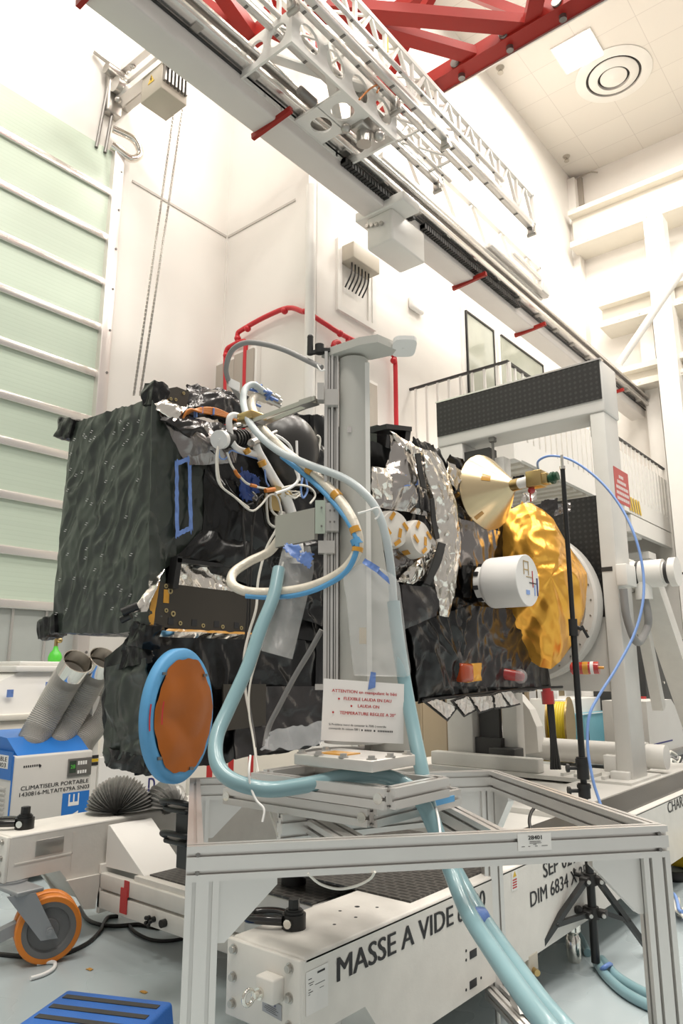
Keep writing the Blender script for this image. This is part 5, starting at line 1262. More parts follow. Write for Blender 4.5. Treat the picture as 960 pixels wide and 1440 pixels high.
q = MB(); foil_sheet(q, [S(262,588,-0.04), S(350,600,-0.06), S(343,560,-0.12), S(262,541,-0.10)], 30, 18, 0.03, 8, 11, nrm=(1,0,0.6), thick=0.01, bulge=0.05, rag=0.05); q.build('dark_fold', 'foil_shiny', sp)
q = MB(); foil_sheet(q, [S(272,574,0.0), S(335,598,-0.02), S(318,558,-0.08), S(284,544,-0.05)], 24, 14, 0.02, 9, 17, nrm=(1,0,0.6), thick=0.01, bulge=0.04); q.build('dark_fold', 'foil_shiny', sp)
q = MB(); foil_sheet(q, [S(262,656,0.02), S(330,652,0.06), S(330,602,0.02), S(222,585,0.0)], 36, 20, 0.022, 8, 12, nrm=(1,0,0.2), thick=0.008, bulge=0.05); q.build('grey_fold', 'foil_smoke', sp)
q = MB(); foil_sheet(q, [S(225,590,0.03), S(300,640,0.07), S(318,600,0.05), S(240,578,0.02)], 30, 12, 0.018, 10, 22, nrm=(1,0,0.3), thick=0.008, bulge=0.02); q.build('grey_fold', 'foil_shiny', sp)
for (a, b) in (((205,545),(225,560)),): pass
# dark dome with straps, tubes and connectors
dc = S(404,636,0.02)
q = MB(); ax = (V((0.75,-0.2,-0.1)).normalized(),); X_ = ax[0]; Z_ = V((0,0,1)); Y_ = Z_.cross(X_).normalized(); Z_ = X_.cross(Y_)
q.ball(dc, (0.15,0.19,0.215), 20, (X_,Y_,Z_)); q.build('thruster_dome', 'dome_black', sp)
def tub(pts, dxs, r, name, m, **kw):
    q = MB(); P = [S(p[0],p[1],dxs if not isinstance(dxs,(list,tuple)) else dxs[i]) for i, p in enumerate(pts)]; q.tube(P, r, n=kw.pop('n',9), sub=kw.pop('sub',6), rfun=kw.pop('rfun',None)); return q.build(name, m, sp, **kw)
tub([(346,594),(336,586),(327,584),(322,590),(323,606),(327,623),(336,632),(350,636),(364,640)], 0.16, 0.016, 'handle_tube', 'white_plastic', n=10)
tub([(358,592),(358,612),(362,632),(374,655),(388,680),(402,702),(412,735),(417,768),(417,792)], [0.14,0.16,0.17,0.16,0.14,0.12,0.11,0.11,0.1], 0.017, 'support_arm', 'white_plastic', rfun=lambda t,i: 0.9+1.4*t, n=12)
tub([(387,612),(398,618),(409,630),(414,655),(419,674),(408,686),(387,694)], 0.2, 0.008, 'frame_tube', 'white_plastic')
tub([(417,620),(418,650),(421,676)], 0.2, 0.007, 'frame_tube', 'white_plastic')
q = MB(); q.cyl(S(331,598,0.18), S(361,590,0.14), 0.011, n=10); q.cyl(S(338,597,0.17), S(350,594,0.16), 0.018, n=10); q.cyl(S(350,624,0.2), S(388,607,0.14), 0.010, n=10); q.cyl(S(353,623,0.2), S(368,616,0.18), 0.02, n=10); each(q,'turnbuckle','steel',sp)
a = S(312,618,0.16); b = S(347,616,0.08)
q = MB(); q.cyl(a, b, 0.038, n=24); 
for k in range(5): p = a+(b-a)*(0.35+0.12*k); q.cyl(p, p+(b-a)*0.06, 0.046, n=24)
q.build('coupling', 'black_rubber', sp)
q = MB(); q.cyl(a+(a-b)*0.12, a, 0.046, n=28); q.cyl(a+(a-b)*0.14, a+(a-b)*0.12, 0.006, n=8); q.build('coupling_cap', 'white_plastic', sp)
q = MB(); a = S(386,690,0.16); q.cbox(a,(0.05,0.05,0.04)); a = S(383,706,0.1); q.cbox(a,(0.05,0.07,0.10)); each(q,'gold_block','brass',sp)
q = MB(); 
for k,(px,py) in enumerate(((392,728),(396,742),(388,735),(394,757),(402,776))): a = S(px,py,0.10); q.bbox(a-V((0.03,0.03,0.035)), a+V((0.03,0.03,0.035)), 0.012)
q.build('clamp_body', 'steel', sp)
for k,(pts,dx,m,r) in enumerate((
  ([(306,628),(304,650),(308,680),(330,699),(352,718),(366,711),(379,696),(390,699),(396,722),(398,745)],0.18,'wire_white',0.0055),
  ([(307,630),(306,655),(312,684),(333,701),(350,714)],0.17,'wire_white',0.005),
  ([(319,636),(326,655),(338,671),(352,682),(384,688),(417,682),(436,686),(443,697),(436,708)],0.17,'wire_white',0.006),
  ([(307,628),(309,643),(317,645),(324,634),(334,636),(352,642),(365,646)],0.15,'blue_tube',0.0045),
  ([(372,660),(374,676),(378,684)],0.16,'blue_tube',0.0045),
  ([(375,694),(375,715),(378,735),(388,742)],0.12,'wire_white',0.007),
  ([(380,694),(381,716),(392,728)],0.12,'wire_white',0.007),
  ([(342,760),(341,722),(346,712),(356,708)],0.14,'cable_black',0.006),
  ([(352,780),(356,735),(362,705),(370,695)],0.14,'cable_black',0.006),
  ([(449,690),(444,660),(450,620),(446,612)],0.1,'wire_white',0.006),
  ([(425,672),(423,690),(426,700),(432,690),(430,673)],0.16,'blue_tube',0.006),
  ([(330,661),(333,667),(337,671)],0.175,'orange_cable',0.009),([(352,682),(360,684)],0.175,'orange_cable',0.009),([(373,690),(386,688)],0.18,'orange_cable',0.012),([(367,648),(370,655)],0.19,'kapton',0.022),([(346,632),(349,637)],0.19,'kapton',0.019))):
    tub(pts, dx, r, 'harness_wire', m, n=7, sub=5)
for k in range(7):
    rk = random.Random(40+k); p = [(400+rk.uniform(0,25),690+rk.uniform(0,12)) for _ in range(4)]; tub(p, 0.12+0.01*k, 0.004, 'harness_wire', ('wire_white','wire_white','brass')[k%3], n=6, sub=5)
q = MB(); foil_sheet(q, [S(336,700,0.08),S(352,705,0.09),S(356,668,0.09),S(336,660,0.08)], 18, 22, 0.018, 16, 4, thick=0.004, nrm=(1,0,0), rag=0.2); q.build('blue_wrap', 'blue_dark', sp)
q = MB(); foil_sheet(q, [S(352,690,0.10),S(362,694,0.11),S(364,672,0.11),S(354,668,0.10)], 12, 14, 0.014, 18, 7, thick=0.004, nrm=(1,0,0), rag=0.2); q.build('blue_wrap', 'blue_dark', sp)
# black folds behind the dome up to the mast
q = MB(); foil_sheet(q, [S(425,690,0.0), S(470,700,0.0), S(470,588,-0.1), S(412,582,-0.12)], 26, 30, 0.03, 8, 31, nrm=(1,0,0), thick=0.01, rag=0.05); q.build('dark_fold', 'foil_black', sp)
q = MB(); foil_sheet(q, [S(400,860,0.02), S(470,890,0.02), S(470,740,0.02), S(400,740,0.02)], 26, 40, 0.03, 9, 33, nrm=(1,0,0), thick=0.01); q.build('dark_fold', 'foil_black', sp)
# lower bay with the round orange cover
xl_ = SX-0.42
zb1 = S(215,1088).z
q = MB(); foil_hexa(q, [(EY(147,1065,0.06).x,Y0+0.06,zb1+0.06),(SX-0.06,Y0+0.06,zb1),(SX-0.04,S(455,1040).y,S(420,1052).z),(EY(147,1065,0.06).x,S(455,1040).y,S(420,1052).z),(EY(150,920,0.06).x,Y0+0.06,zb0-0.12),(SX-0.06,Y0+0.06,zb0+0.03),(SX-0.04,S(455,1040).y,zb0+0.03),(EY(150,920,0.06).x,S(455,1040).y,zb0)], (34,60,44), 0.022, 6.0, 21); q.build('lower_bay', 'foil_black', sp)
q = MB(); foil_sheet(q, [EY(148,1072,0.03), EY(206,1085,0.03), EY(208,925,0.03), EY(152,938,0.03)], 24, 40, 0.018, 8, 23, thick=0.008, nrm=(0,-1,0)); q.build('side_skin', 'foil_green', sp)
q = MB(); foil_sheet(q, [EY(150,1078,0.03), EY(214,1090,0.03), EY(214,1066,0.03), EY(150,1050,0.03)], 24, 8, 0.025, 12, 25, thick=0.008, nrm=(0.5,-1,0), rag=0.1); q.build('dark_fold', 'foil_black', sp)
q = MB(); foil_sheet(q, [EY(168,940,0.03), EY(214,932,0.04), EY(214,888,0.04), EY(180,890,0.03)], 20, 16, 0.02, 10, 26, thick=0.01, nrm=(0.3,-1,0), rag=0.15); q.build('dark_fold', 'foil_black', sp)
q = MB(); foil_sheet(q, [S(330,1068,0.02), S(460,1040,0.02), S(460,965,-0.02), S(330,965,-0.02)], 40, 20, 0.02, 9, 27, thick=0.01, nrm=(1,0,0)); q.build('dark_fold', 'foil_shiny', sp)
q = MB(); q.poly([S(312,1028,0.02), S(372,1020,0.02), S(372,962,0.02), S(312,962,0.02)], (0.01,0,0)); q.build('brown_plate', 'black_panel', sp)
dc = S(252,1005,0.16); dn = V((math.cos(math.radians(10)),math.sin(math.radians(10)),0.02)).normalized()
# size the disc from its picture height
D_ = dc-EYEP; dr = 0.5*184/F*D_.dot(RM @ V((0,0,-1)))
ru = V((-dn.y,dn.x,0)).normalized()
asp = 0.75
def DP(a, r, h): return dc+ru*math.cos(a)*r*asp+V((0,0,1))*math.sin(a)*r+dn*h
q = MB(); n = 64
prof = [(0.80,0.014),(0.97,0.016),(1.0,0.006),(1.0,-0.028),(0.9,-0.035),(0.0,-0.035)]
q.grid(lambda u,w: (lambda k,fr_: DP(2*PI*u, dr*(prof[k][0]*(1-fr_)+prof[min(k+1,5)][0]*fr_), prof[k][1]*(1-fr_)+prof[min(k+1,5)][1]*fr_))(int(round(w*5)),0.0), n, 5)
q.build('reflector_rim', 'masking_blue', sp, label='blue masking-tape rim of the round cover')
q = MB()
edge = [1.0+0.012*math.sin(k*1.7)+0.025*math.sin(k*0.6+1) for k in range(n+1)]; edge[n] = edge[0]
def cov(u, w):
    k = int(round(u*n)); a = 2*PI*u; r = dr*0.855*w*(edge[k] if w == 1 else 1.0)
    p = DP(a, r, 0.019)+ru*dr*0.05; wr = 0.004*noise.noise(p*9)+0.012*abs(noise.noise(p*5+V((7,0,0))))*min(1,3*(1-w))
    return p + dn*wr + ru*(-0.02*math.cos(a)*0) 
q.grid(cov, n, 14); q.build('reflector_cover', 'orange_film', sp, label='orange film over the round reflector')
q = MB(); 
for a0,a1,r0 in ((2.95,3.35,0.93),(2.85,3.3,0.72)):
    q.grid(lambda u,w: DP(a0+(a1-a0)*u, dr*(r0+0.04*w), 0.0225)+(ru*dr*0.05+dn*0.012 if r0 < 0.8 else V((0,0,0))), 10, 1)
each(q,'red_mark','ink_red',sp)
q = MB()
for a in (2.35, 3.9, 0.75, -1.2): 
    p = DP(a, dr*0.86, 0.023); q.cbox(p,(0.008,0.02,0.012))
each(q,'tie_hook','steel_dark',sp)
# ------------- right half: silver shrouds, drums, covers
q = MB(); q.poly([S(520,602,-0.1), S(556,606,-0.1), S(556,612,-0.1), S(520,609,-0.1)], (0.14,0,0)); q.poly([S(550,606,-0.1), S(557,607,-0.1), S(548,672,-0.1), S(541,672,-0.1)], (0.13,0,0)); q.build('open_frame', 'black_plastic', sp)
q = MB(); q.poly([S(520,600,-0.2), S(560,608,-0.2), S(552,690,-0.2), S(520,690,-0.2)], (0.06,0,0)); q.build('dark_bay', 'black_gloss', sp)
def strip(left, right, dx, amp, s, seed, name, m, nu=14, sub=7, bulge=0.0, **kw):
    Lp = smooth_path([S(*p, dx) for p in left], sub); Rp = smooth_path([S(*p, dx) for p in right], sub); n_ = min(len(Lp),len(Rp))-1
    def base(u, w):
        k = w*n_; i = min(int(k), n_-1); f = k-i; a = Lp[i]*(1-f)+Lp[i+1]*f; b = Rp[i]*(1-f)+Rp[i+1]*f; return a*(1-u)+b*u
    q = MB(); foil_sheet(q, base, nu, n_, amp, s, seed, bulge, (1,0,0), thick=0.008, **kw); return q.build(name, m, sp)
strip([(593,632),(598,665),(606,700),(613,740),(614,770),(608,800),(612,835),(618,866)], [(613,636),(628,668),(638,700),(642,740),(645,770),(642,800),(637,835),(628,868)], 0.12, 0.020, 9, 41, 'silver_shroud', 'foil_silver', 30, 12, 0.06)
strip([(544,612),(548,640),(540,668),(528,690),(522,712)], [(594,634),(594,655),(598,680),(606,705),(612,728)], 0.08, 0.028, 7, 42, 'silver_shroud', 'foil_mid', 30, 10, 0.07)
strip([(547,606),(556,622),(566,640)], [(596,634),(592,642),(588,652)], 0.09, 0.016, 9, 43, 'silver_shroud', 'foil_silver', 20, 8, 0.03)
strip([(520,656),(519,675),(521,700)], [(546,660),(556,682),(562,706)], 0.09, 0.022, 11, 44, 'silver_shroud', 'foil_silver', 20, 8, 0.03)
strip([(556,668),(566,690),(580,712)], [(580,664),(596,690),(608,722)], 0.115, 0.018, 10, 48, 'silver_shroud', 'foil_shiny', 18, 8, 0.02)
strip([(592,715),(604,750),(590,780),(572,800),(556,818)], [(612,722),(616,758),(606,785),(596,806),(580,822)], 0.07, 0.02, 12, 45, 'silver_shroud', 'foil_silver', 16, 8, 0.03)
strip([(548,772),(545,790),(552,815)], [(596,770),(602,790),(604,818)], 0.03, 0.028, 14, 46, 'silver_shroud', 'foil_smoke', 20, 8, 0.03)
for L_, R_ in (([(584,638),(587,660),(592,684)],[(591,637),(594,660),(600,688)]), ([(605,702),(607,730),(612,759)],[(610,700),(613,730),(618,757)]), ([(617,762),(609,790),(597,820)],[(627,765),(619,793),(604,823)])):
    strip(L_, R_, 0.19, 0.003, 12, 47, 'black_tape', 'black_tape', 3, 5)
q = MB(); foil_sheet(q, [S(568,684,0.15), S(588,682,0.16), S(587,666,0.16), S(569,668,0.15)], 10, 8, 0.004, 14, 2, nrm=(1,0,0), thick=0.003); q.build('blue_tape', 'blue_film', sp)
# white bagged drums with yellow tape
def drum(px0, py0, px1, py1, dx0, dx1, r, name):
    a = S(px0,py0,dx0); b = S(px1,py1,dx1); axd = (b-a); L_ = axd.length; x, y, z = frame_from(axd)
    q = MB(); q.lathe(a, axd, [(r*0.5,0),(r*0.93,0.0),(r,0.02),(r*1.02,L_*0.5),(r*0.98,L_-0.02),(r*0.9,L_),(r*0.3,L_+0.008),(0,L_+0.01)], 28); d = q.build(name, 'bag_white', sp)
    q = MB(); 
    for k,(ang,rad) in enumerate(((0.3,0.65),(2.0,0.7),(3.4,0.6),(4.8,0.7),(5.6,0.3))):
        p = b+(x*math.cos(ang)+y*math.sin(ang))*r*rad+z*0.012; tx = (x*math.cos(ang+0.5)+y*math.sin(ang+0.5)); ty = z.cross(tx)
        q.cbox(p, (0.025,0.06,0.003), (tx,ty,z))
    for ang in (0.5,2.4,4.0,5.3):
        dv = x*math.cos(ang)+y*math.sin(ang); q.cbox(a+z*L_*0.5+dv*r*1.03, (0.05,0.035,0.004), (z,z.cross(dv),dv))
    each(q,'yellow_tape','kapton',d)
drum(534,748,556,744,-0.05,0.10,0.125,'bagged_drum')
drum(568,762,592,756,0.02,0.16,0.125,'bagged_drum')
# dark cover, grey sheet, lower black folds
q = MB(); foil_sheet(q, [S(566,886,0.09), S(612,866,0.12), S(621,827,0.12), S(563,822,0.09)], 22, 18, 0.016, 7, 51, nrm=(1,0,0), thick=0.02, bulge=0.02); q.build('dark_cover', 'foil_shiny', sp)
q = MB(); foil_sheet(q, [S(642,800,0.02), S(684,810,0.04), S(702,748,0.06), S(645,728,0.04)], 24, 24, 0.022, 6, 52, nrm=(1,0,0), thick=0.01, bulge=0.02); q.build('grey_sheet', 'foil_smoke', sp)
q = MB(); foil_sheet(q, [S(590,990,0.03), S(640,975,0.03), S(660,850,0.05), S(572,880,0.06)], 60, 60, 0.035, 5, 53, nrm=(1,0,0), thick=0.01, bulge=0.04); q.build('dark_fold', 'foil_black', sp)
q = MB(); foil_sheet(q, [S(630,965,0.03), S(760,966,0.03), S(750,860,0.03), S(640,850,0.05)], 70, 60, 0.03, 5, 54, nrm=(1,0,0), thick=0.01); q.build('dark_fold', 'foil_shiny', sp)
q = MB(); foil_sheet(q, [S(648,840,0.03), S(705,850,0.03), S(700,800,0.03), S(650,795,0.05)], 24, 20, 0.03, 8, 58, nrm=(1,0,0), thick=0.01); q.build('dark_fold', 'foil_black', sp)
q = MB(); foil_sheet(q, [S(640,735,-0.02), S(700,750,-0.02), S(668,655,-0.06), S(628,640,-0.04)], 30, 30, 0.04, 7, 55, nrm=(1,0,0), thick=0.01, rag=0.06); q.build('dark_fold', 'foil_black', sp)
q = MB(); foil_sheet(q, [S(626,668,0.0), S(640,690,0.02), S(650,665,0.0), S(630,648,0.0)], 14, 14, 0.02, 12, 57, nrm=(1,0,0), thick=0.006); q.build('silver_flap', 'foil_silver', sp)
q = MB(); foil_sheet(q, [S(585,660,-0.06), S(640,676,-0.06), S(612,632,-0.12), S(578,616,-0.10)], 20, 10, 0.03, 9, 56, nrm=(1,0,0.4), thick=0.01, rag=0.1); q.build('dark_fold', 'foil_black', sp)
# red and amber safety covers
a = S(655,946,0.05); q = MB(); q.bbox(a-V((0.05,0.14,0.065)), a+V((0.06,0.02,0.065)), 0.025, 3); q.build('safety_cover', 'amber', sp, label='glossy red-amber safety cover')
q = MB(); foil_sheet(q, [S(655,960,0.08), S(676,957,0.08), S(676,932,0.08), S(655,934,0.08)], 14, 14, 0.012, 18, 3, nrm=(1,0,0), thick=0.03); q.build('safety_cover', 'foil_gold', sp)
a = S(731,951,0.14); q = MB(); q.ball(a, 0.055, 12); q.build('sensor_globe', 'clear_film', sp)
q = MB(); q.ball(a, 0.038, 10); q.cyl(a+V((-0.2,-0.1,0.03)), a, 0.05, 0.04, 16); q.build('sensor_core', 'lens_red', sp)
# hanging fringe of pearly flaps under the front edge
for k,Q in enumerate((([(593,986),(628,1014),(643,994),(610,981)]), ([(632,985),(651,1008),(669,998),(655,977)]), ([(655,979),(672,1003),(694,996),(690,976)]), ([(690,976),(694,997),(716,994),(700,972)]), ([(700,972),(716,994),(731,990),(716,970)]))):
    P = [S(*p, 0.06+0.01*k) for p in Q]
    q = MB(); q.poly(P, (0.006,0,-0.004)); fl = q.build('fringe_flap', 'charcoal', sp)
    cc = sum(P, V((0,0,0)))/4; Pi = [cc+(p-cc)*0.82+V((0.012,0,0)) for p in P]
    q = MB(); foil_sheet(q, Pi, 14, 12, 0.010, 22, 60+k, nrm=(1,0,0), thick=0.003, rag=0.08); q.build('flap_lining', 'foil_pearl', fl)
q = MB(); q.tube([S(595,985,0.05), S(660,977,0.05), S(735,969,0.04), S(790,966,0.03)], 0.012, n=6); q.build('edge_roll', 'black_tape', sp)
# white cylinder on a flange
yc = S(668,821,0.04).y; b0 = V((SX+0.085, yc, S(668,821,0.02).z)); ca = onY(742,816,yc)
axd = V((1,0,0)); L_ = ca.x-b0.x; b0.z = ca.z+0.0
Dc = (ca-EYEP).dot(RM @ V((0,0,-1))); rc_ = 0.5*73/F*Dc
q = MB(); q.lathe(b0+V((L_*0.22,0,0)), axd, [(0.0,0.0),(rc_*0.93,0.0),(rc_*0.975,0.008),(rc_,0.03),(rc_,L_*0.78-0.003),(rc_-0.003,L_*0.78),(0,L_*0.78)], 56); wc = q.build('white_canister', 'radome_white', sp)
q = MB(); q.lathe(b0, axd, [(0,0),(rc_*0.55,0.0),(rc_*0.72,0.01),(rc_*0.72,L_*0.17),(rc_*0.66,L_*0.22),(0,L_*0.22)], 40); fl = q.build('canister_flange', 'radome_white', sp)
q = MB()
for k in range(8):
    a = 2*PI*k/8+0.3; p = b0+V((L_*0.08, rc_*0.725*math.cos(a), rc_*0.725*math.sin(a))); q.cbox(p,(0.035,0.03,0.03))
each(q,'flange_slot','ink_black',fl)
capx = ca.x+0.002
q = MB()
for (dy,dz,h,wd,m_) in (): pass
def capbox(y0,z0,y1,z1,name,m): q = MB(); q.box((capx-0.001,ca.y+y0*rc_,ca.z+z0*rc_),(capx+0.001,ca.y+y1*rc_,ca.z+z1*rc_)); return q.build(name,m,wc)
capbox(-0.35,0.72,-0.30,0.20,'cap_mark','brass'); capbox(0.05,0.72,0.10,0.20,'cap_mark','brass'); capbox(-0.35,0.70,0.10,0.74,'cap_mark','brass'); capbox(-0.30,0.38,0.05,0.42,'cap_mark','brass')
capbox(0.38,0.40,0.44,-0.25,'cap_mark','ink_red'); capbox(0.52,-0.15,0.60,-0.55,'cap_mark','blue_tube'); capbox(0.74,0.15,0.84,-0.55,'cap_mark','ink_navy'); capbox(-0.20,-0.38,0.10,-0.55,'cap_mark','blue_tube'); capbox(-0.15,0.12,0.40,0.15,'cap_mark','brass'); capbox(0.1,-0.10,0.7,-0.06,'cap_mark','charcoal')
# gold cover, a crumpled faceted shell
GDp = 6.05
out = [(735,708),(748,708),(762,716),(777,730),(790,752),(803,772),(815,790),(824,806),(826,822),(824,840),(820,865),(812,890),(800,912),(788,930),(774,941),(758,938),(740,926),(722,912),(708,890),(700,868),(696,840),(694,812),(696,785),(699,760),(706,735),(718,716)]
O_ = [at(px,py,GDp+(0.16 if px > 790 else 0.0)+(0.08 if py>900 else 0)) for px,py in out]; n = len(O_); oc = at(762,820,GDp)
bul = -FWD*0.24+V((0.0,0,0.02))
K = 4
def gold(u, w):
    k = u*n; i = int(k) % n; f = k-int(k); e = O_[i]*(1-f)+O_[(i+1)%n]*f
    h = (1-w)**0.8 if w > 0 else 1.0
    p = oc+(e-oc)*w+bul*(1-w**2.2)
    rad = 0.006*w*math.sin(u*2*PI*9+3*noise.noise(V((u*5,w,0))))*min(1,w*1.6)
    return p - FWD*(crump(p, 3.6, 0.040, 71)*min(1,(1-w)*6+0.15)+rad*1.6)
q = MB(); q.grid(gold, n*5, 34)
back = oc+FWD*0.22
q.grid(lambda u, w: (lambda e: e+(back+(e-oc)*0.55-e)*w)(gold(u,1.0)), n*5, 4)
q.build('gold_cover', 'foil_gold', sp, label='crumpled gold foil cover of the dish')
q = MB(); q.lathe(oc+FWD*0.15, FWD, [(0.0,0.0),(0.30,0.0),(0.26,0.2),(0.2,0.55),(0,0.56)], 28); q.build('dish_mount', 'black_plastic', sp)
q = MB(); 
for k in range(14): 
    p = at(693+k*3.4, 880+k*5.2 if k<10 else 930+(k-10)*3, GDp+0.1); q.cbox(p,(0.02,0.05,0.05))
each(q,'silver_tab','alu_bright',sp)
# dark scraps above the gold cover
for k,(px,py,w) in enumerate(((727,676,0.10),(770,712,0.14),(742,700,0.12),(790,716,0.12))):
    p = at(px,py,GDp+0.05); rk = random.Random(k); a = r_*w*0.6; b = V((0,0,w*0.5)); q = MB(); foil_sheet(q, [p-a-b,p+a-b*0.4,p+a+b,p-a*0.6+b*0.7], 10, 10, 0.02, 14, 80+k, thick=0.006, nrm=-FWD, rag=0.1); q.build('dark_fold', ('foil_black','foil_shiny','foil_silver','foil_smoke')[k], sp)
# cone horn with adapter and cable
apx = at(723,682,5.35); rimc = onY(684,692,apx.y+0.06)
axd = (rimc-apx); L_ = axd.length; Dh = (rimc-EYEP).dot(RM @ V((0,0,-1))); rh = 0.5*106/F*Dh
q = MB(); q.lathe(apx, axd, [(0.028,0.0),(rh,L_),(rh+0.004,L_+0.006),(rh-0.004,L_+0.006),(0.022,0.004)], 56); hn = q.build('cone_horn', 'horn_gold', sp)
z = axd.normalized()
q = MB(); q.cyl(apx-z*0.05, apx+z*0.02, 0.045, n=24); q.build('horn_neck', 'brass', hn)
q = MB(); q.cyl(apx-z*0.14, apx-z*0.05, 0.04, n=24); q.build('white_spacer', 'white_plastic', hn)
q = MB(); c = apx-z*0.20; q.bbox(c-V((0.06,0.05,0.06)), c+V((0.06,0.05,0.06)), 0.006); q.bbox(c+V((0.05,-0.04,-0.05)), c+V((0.10,0.04,0.03)), 0.006); q.build('waveguide_block', 'brass', hn)
q = MB(); q.cyl(c+V((0.10,0,-0.01)), c+V((0.17,0,0.0)), 0.032, n=18); q.cyl(c+V((0.12,0,-0.01)), c+V((0.14,0,-0.01)), 0.045, n=18); q.build('connector', 'green_dark', hn)
q = MB(); q.cyl(c+V((-0.05,0,-0.06)), c+V((-0.05,0,-0.16)), 0.006, n=8); q.ball(c+V((-0.04,0,-0.075)),0.028,7); q.build('red_stub', 'lens_red', hn)
for (px0,py0,px1,py1) in ((701,679,708,690),(669,748,684,758)): pass
def on_cone(t, ang, dh=0.004):
    x, y, zz = frame_from(axd); return apx+axd*t+(x*math.cos(ang)+y*math.sin(ang))*(0.028+(rh-0.028)*t+dh)
hv = EYEP-apx
x, y, zz = frame_from(axd); ac = math.atan2(hv.dot(y), hv.dot(x))
for t0,t1,da,db in ((0.42,0.60,0.55,0.85),(0.75,0.95,-0.72,-0.60)):
    q = MB(); q.grid(lambda u,w: on_cone(t0+(t1-t0)*u, ac+(da+(db-da)*w)*(1 if y.z<0 else 1)), 4, 4); q.build('amber_tape', 'kapton', hn)
# red flight plug sticking out at the far lower edge
a = at(804,940,6.05); b = at(842,939,5.95)
q = MB(); q.cyl(a,b,0.05,n=18); q.cyl(a+(a-b)*0.05,a,0.035,n=14); q.build('red_plug', 'lens_red', sp)
q = MB(); d = (b-a); q.cyl(a+d*0.42,a+d*0.62,0.0515,n=18); q.cyl(b,b+d*0.18,0.012,n=10); q.build('plug_band', 'kapton', sp)
q = MB(); q.cyl(a+d*0.70,a+d*0.82,0.0512,n=18); q.build('plug_label', 'paper', sp)
# ================================================================== hoses, cables, bags and notice around the mast
def hose(name, pts, r, m, label, cat, n=14, sub=10, group=None, rfun=None):
    q = MB(); q.tube([p if isinstance(p, V) else at(*p) for p in pts], r, n=n, sub=sub, rfun=rfun)
    o = q.build(name, m); tag(o, label, cat, group); return o
h1 = hose('water_hose', [(392,800,2.92),(384,840,2.86),(366,885,2.80),(347,940,2.74),(322,995,2.68),(305,1035,2.62),(305,1072,2.56),(326,1097,2.52),(375,1110,2.52),(430,1104,2.50),(490,1092,2.48),(545,1093,2.50),(586,1118,2.50),(612,1168,2.48),(634,1225,2.44),(658,1283,2.32),(694,1340,2.16),(736,1400,1.98),(780,1458,1.84),(824,1520,1.80),(880,1620,1.82),(925,1760,1.86),(970,1960,1.9),V((-0.15,1.62,0.03)),V((0.15,1.3,0.028)),V((0.8,0.5,0.028)),V((1.8,0.1,0.028))], 0.0255, 'teal_hose', 'pale teal water hose sagging in front of the mast foot below the white notice', 'hose', n=18)
q = MB(); p = at(352,1077,2.5)
h2 = hose('water_hose', [(553,846,2.84),(558,890,2.83),(568,955,2.79),(580,1020,2.72),(592,1080,2.64),(602,1130,2.60),(620,1185,2.54),(648,1240,2.46),(680,1295,2.34),(718,1350,2.18),(762,1410,2.0),(806,1462,1.88),(850,1524,1.85),(906,1624,1.87),(950,1764,1.91),(995,1964,1.95),V((-0.08,1.70,0.03)),V((0.22,1.38,0.028)),V((0.85,0.57,0.028)),V((1.85,0.18,0.028))], 0.0255, 'teal_hose', 'pale teal water hose hanging straight down from the plastic sleeve on the mast', 'hose', n=18)
q = MB(); q.tube([at(596,1100,2.63),at(610,1102,2.60),at(607,1104,2.58),at(592,1103,2.60)],0.004,n=6,sub=4)
tag(hose('tape_wrap', [(662,1292,2.31),(678,1291,2.34)], 0.030, 'blue_film', 'blue tape wrapped round the pair of teal hoses', 'tape', n=14, sub=0), 'blue tape wrapped round the two teal hoses by the stand leg', 'tape')
hose('supply_hose', [(372,552,3.35),(356,541,3.32),(344,549,3.28),(343,572,3.22),(356,602,3.14),(388,632,3.05),(430,652,2.96),(478,670,2.86),(508,690,2.80),(530,718,2.78),(543,758,2.78),(550,805,2.81),(553,846,2.84)], 0.0165, 'pale_hose', 'pale grey hose looping from the top clamp across the mast to the plastic sleeve', 'hose')
o = hose('supply_hose', [(374,562,3.38),(360,558,3.35),(354,570,3.30),(366,598,3.22),(398,632,3.10),(436,662,3.0),(470,694,2.88),(494,728,2.80),(504,765,2.78),(490,795,2.80),(462,815,2.84),(425,828,2.88),(385,833,2.92),(348,832,2.96),(327,822,3.0),(328,806,3.04),(350,790,3.08),(378,776,3.1),(394,756,3.08)], 0.020, 'hose_white_wrap', 'white wrapped insulated hose making a wide loop round the mast', 'hose', n=14)
q = MB(); pts = [at(*p) for p in [(396,642,3.08),(436,674,2.975),(468,706,2.865),(492,738,2.79),(502,768,2.765),(488,802,2.79),(460,822,2.83),(425,835,2.87),(385,840,2.91),(346,838,2.95)]]
q.tube(pts, 0.011, n=8); q.build('blue_seam', 'masking_blue', o, label='blue tape along the hose')
q = MB()
for p in ((345,829),(377,834),(436,665),(471,695),(499,742),(503,772),(440,824)):
    pass
for (px,py,d,qx,qy,qd) in ((433,659,2.995,440,665,2.985),(470,693,2.87,476,700,2.86),(498,742,2.785,501,750,2.78),(503,770,2.775,502,776,2.775)):
    q.cyl(at(px,py,d),at(qx,qy,qd),0.0225,n=14)
each(q,'amber_tape','kapton',o)
q = MB(); q.cyl(at(500,758,2.78),at(503,766,2.778),0.0235,n=14); q.build('blue_tape','masking_blue',o)
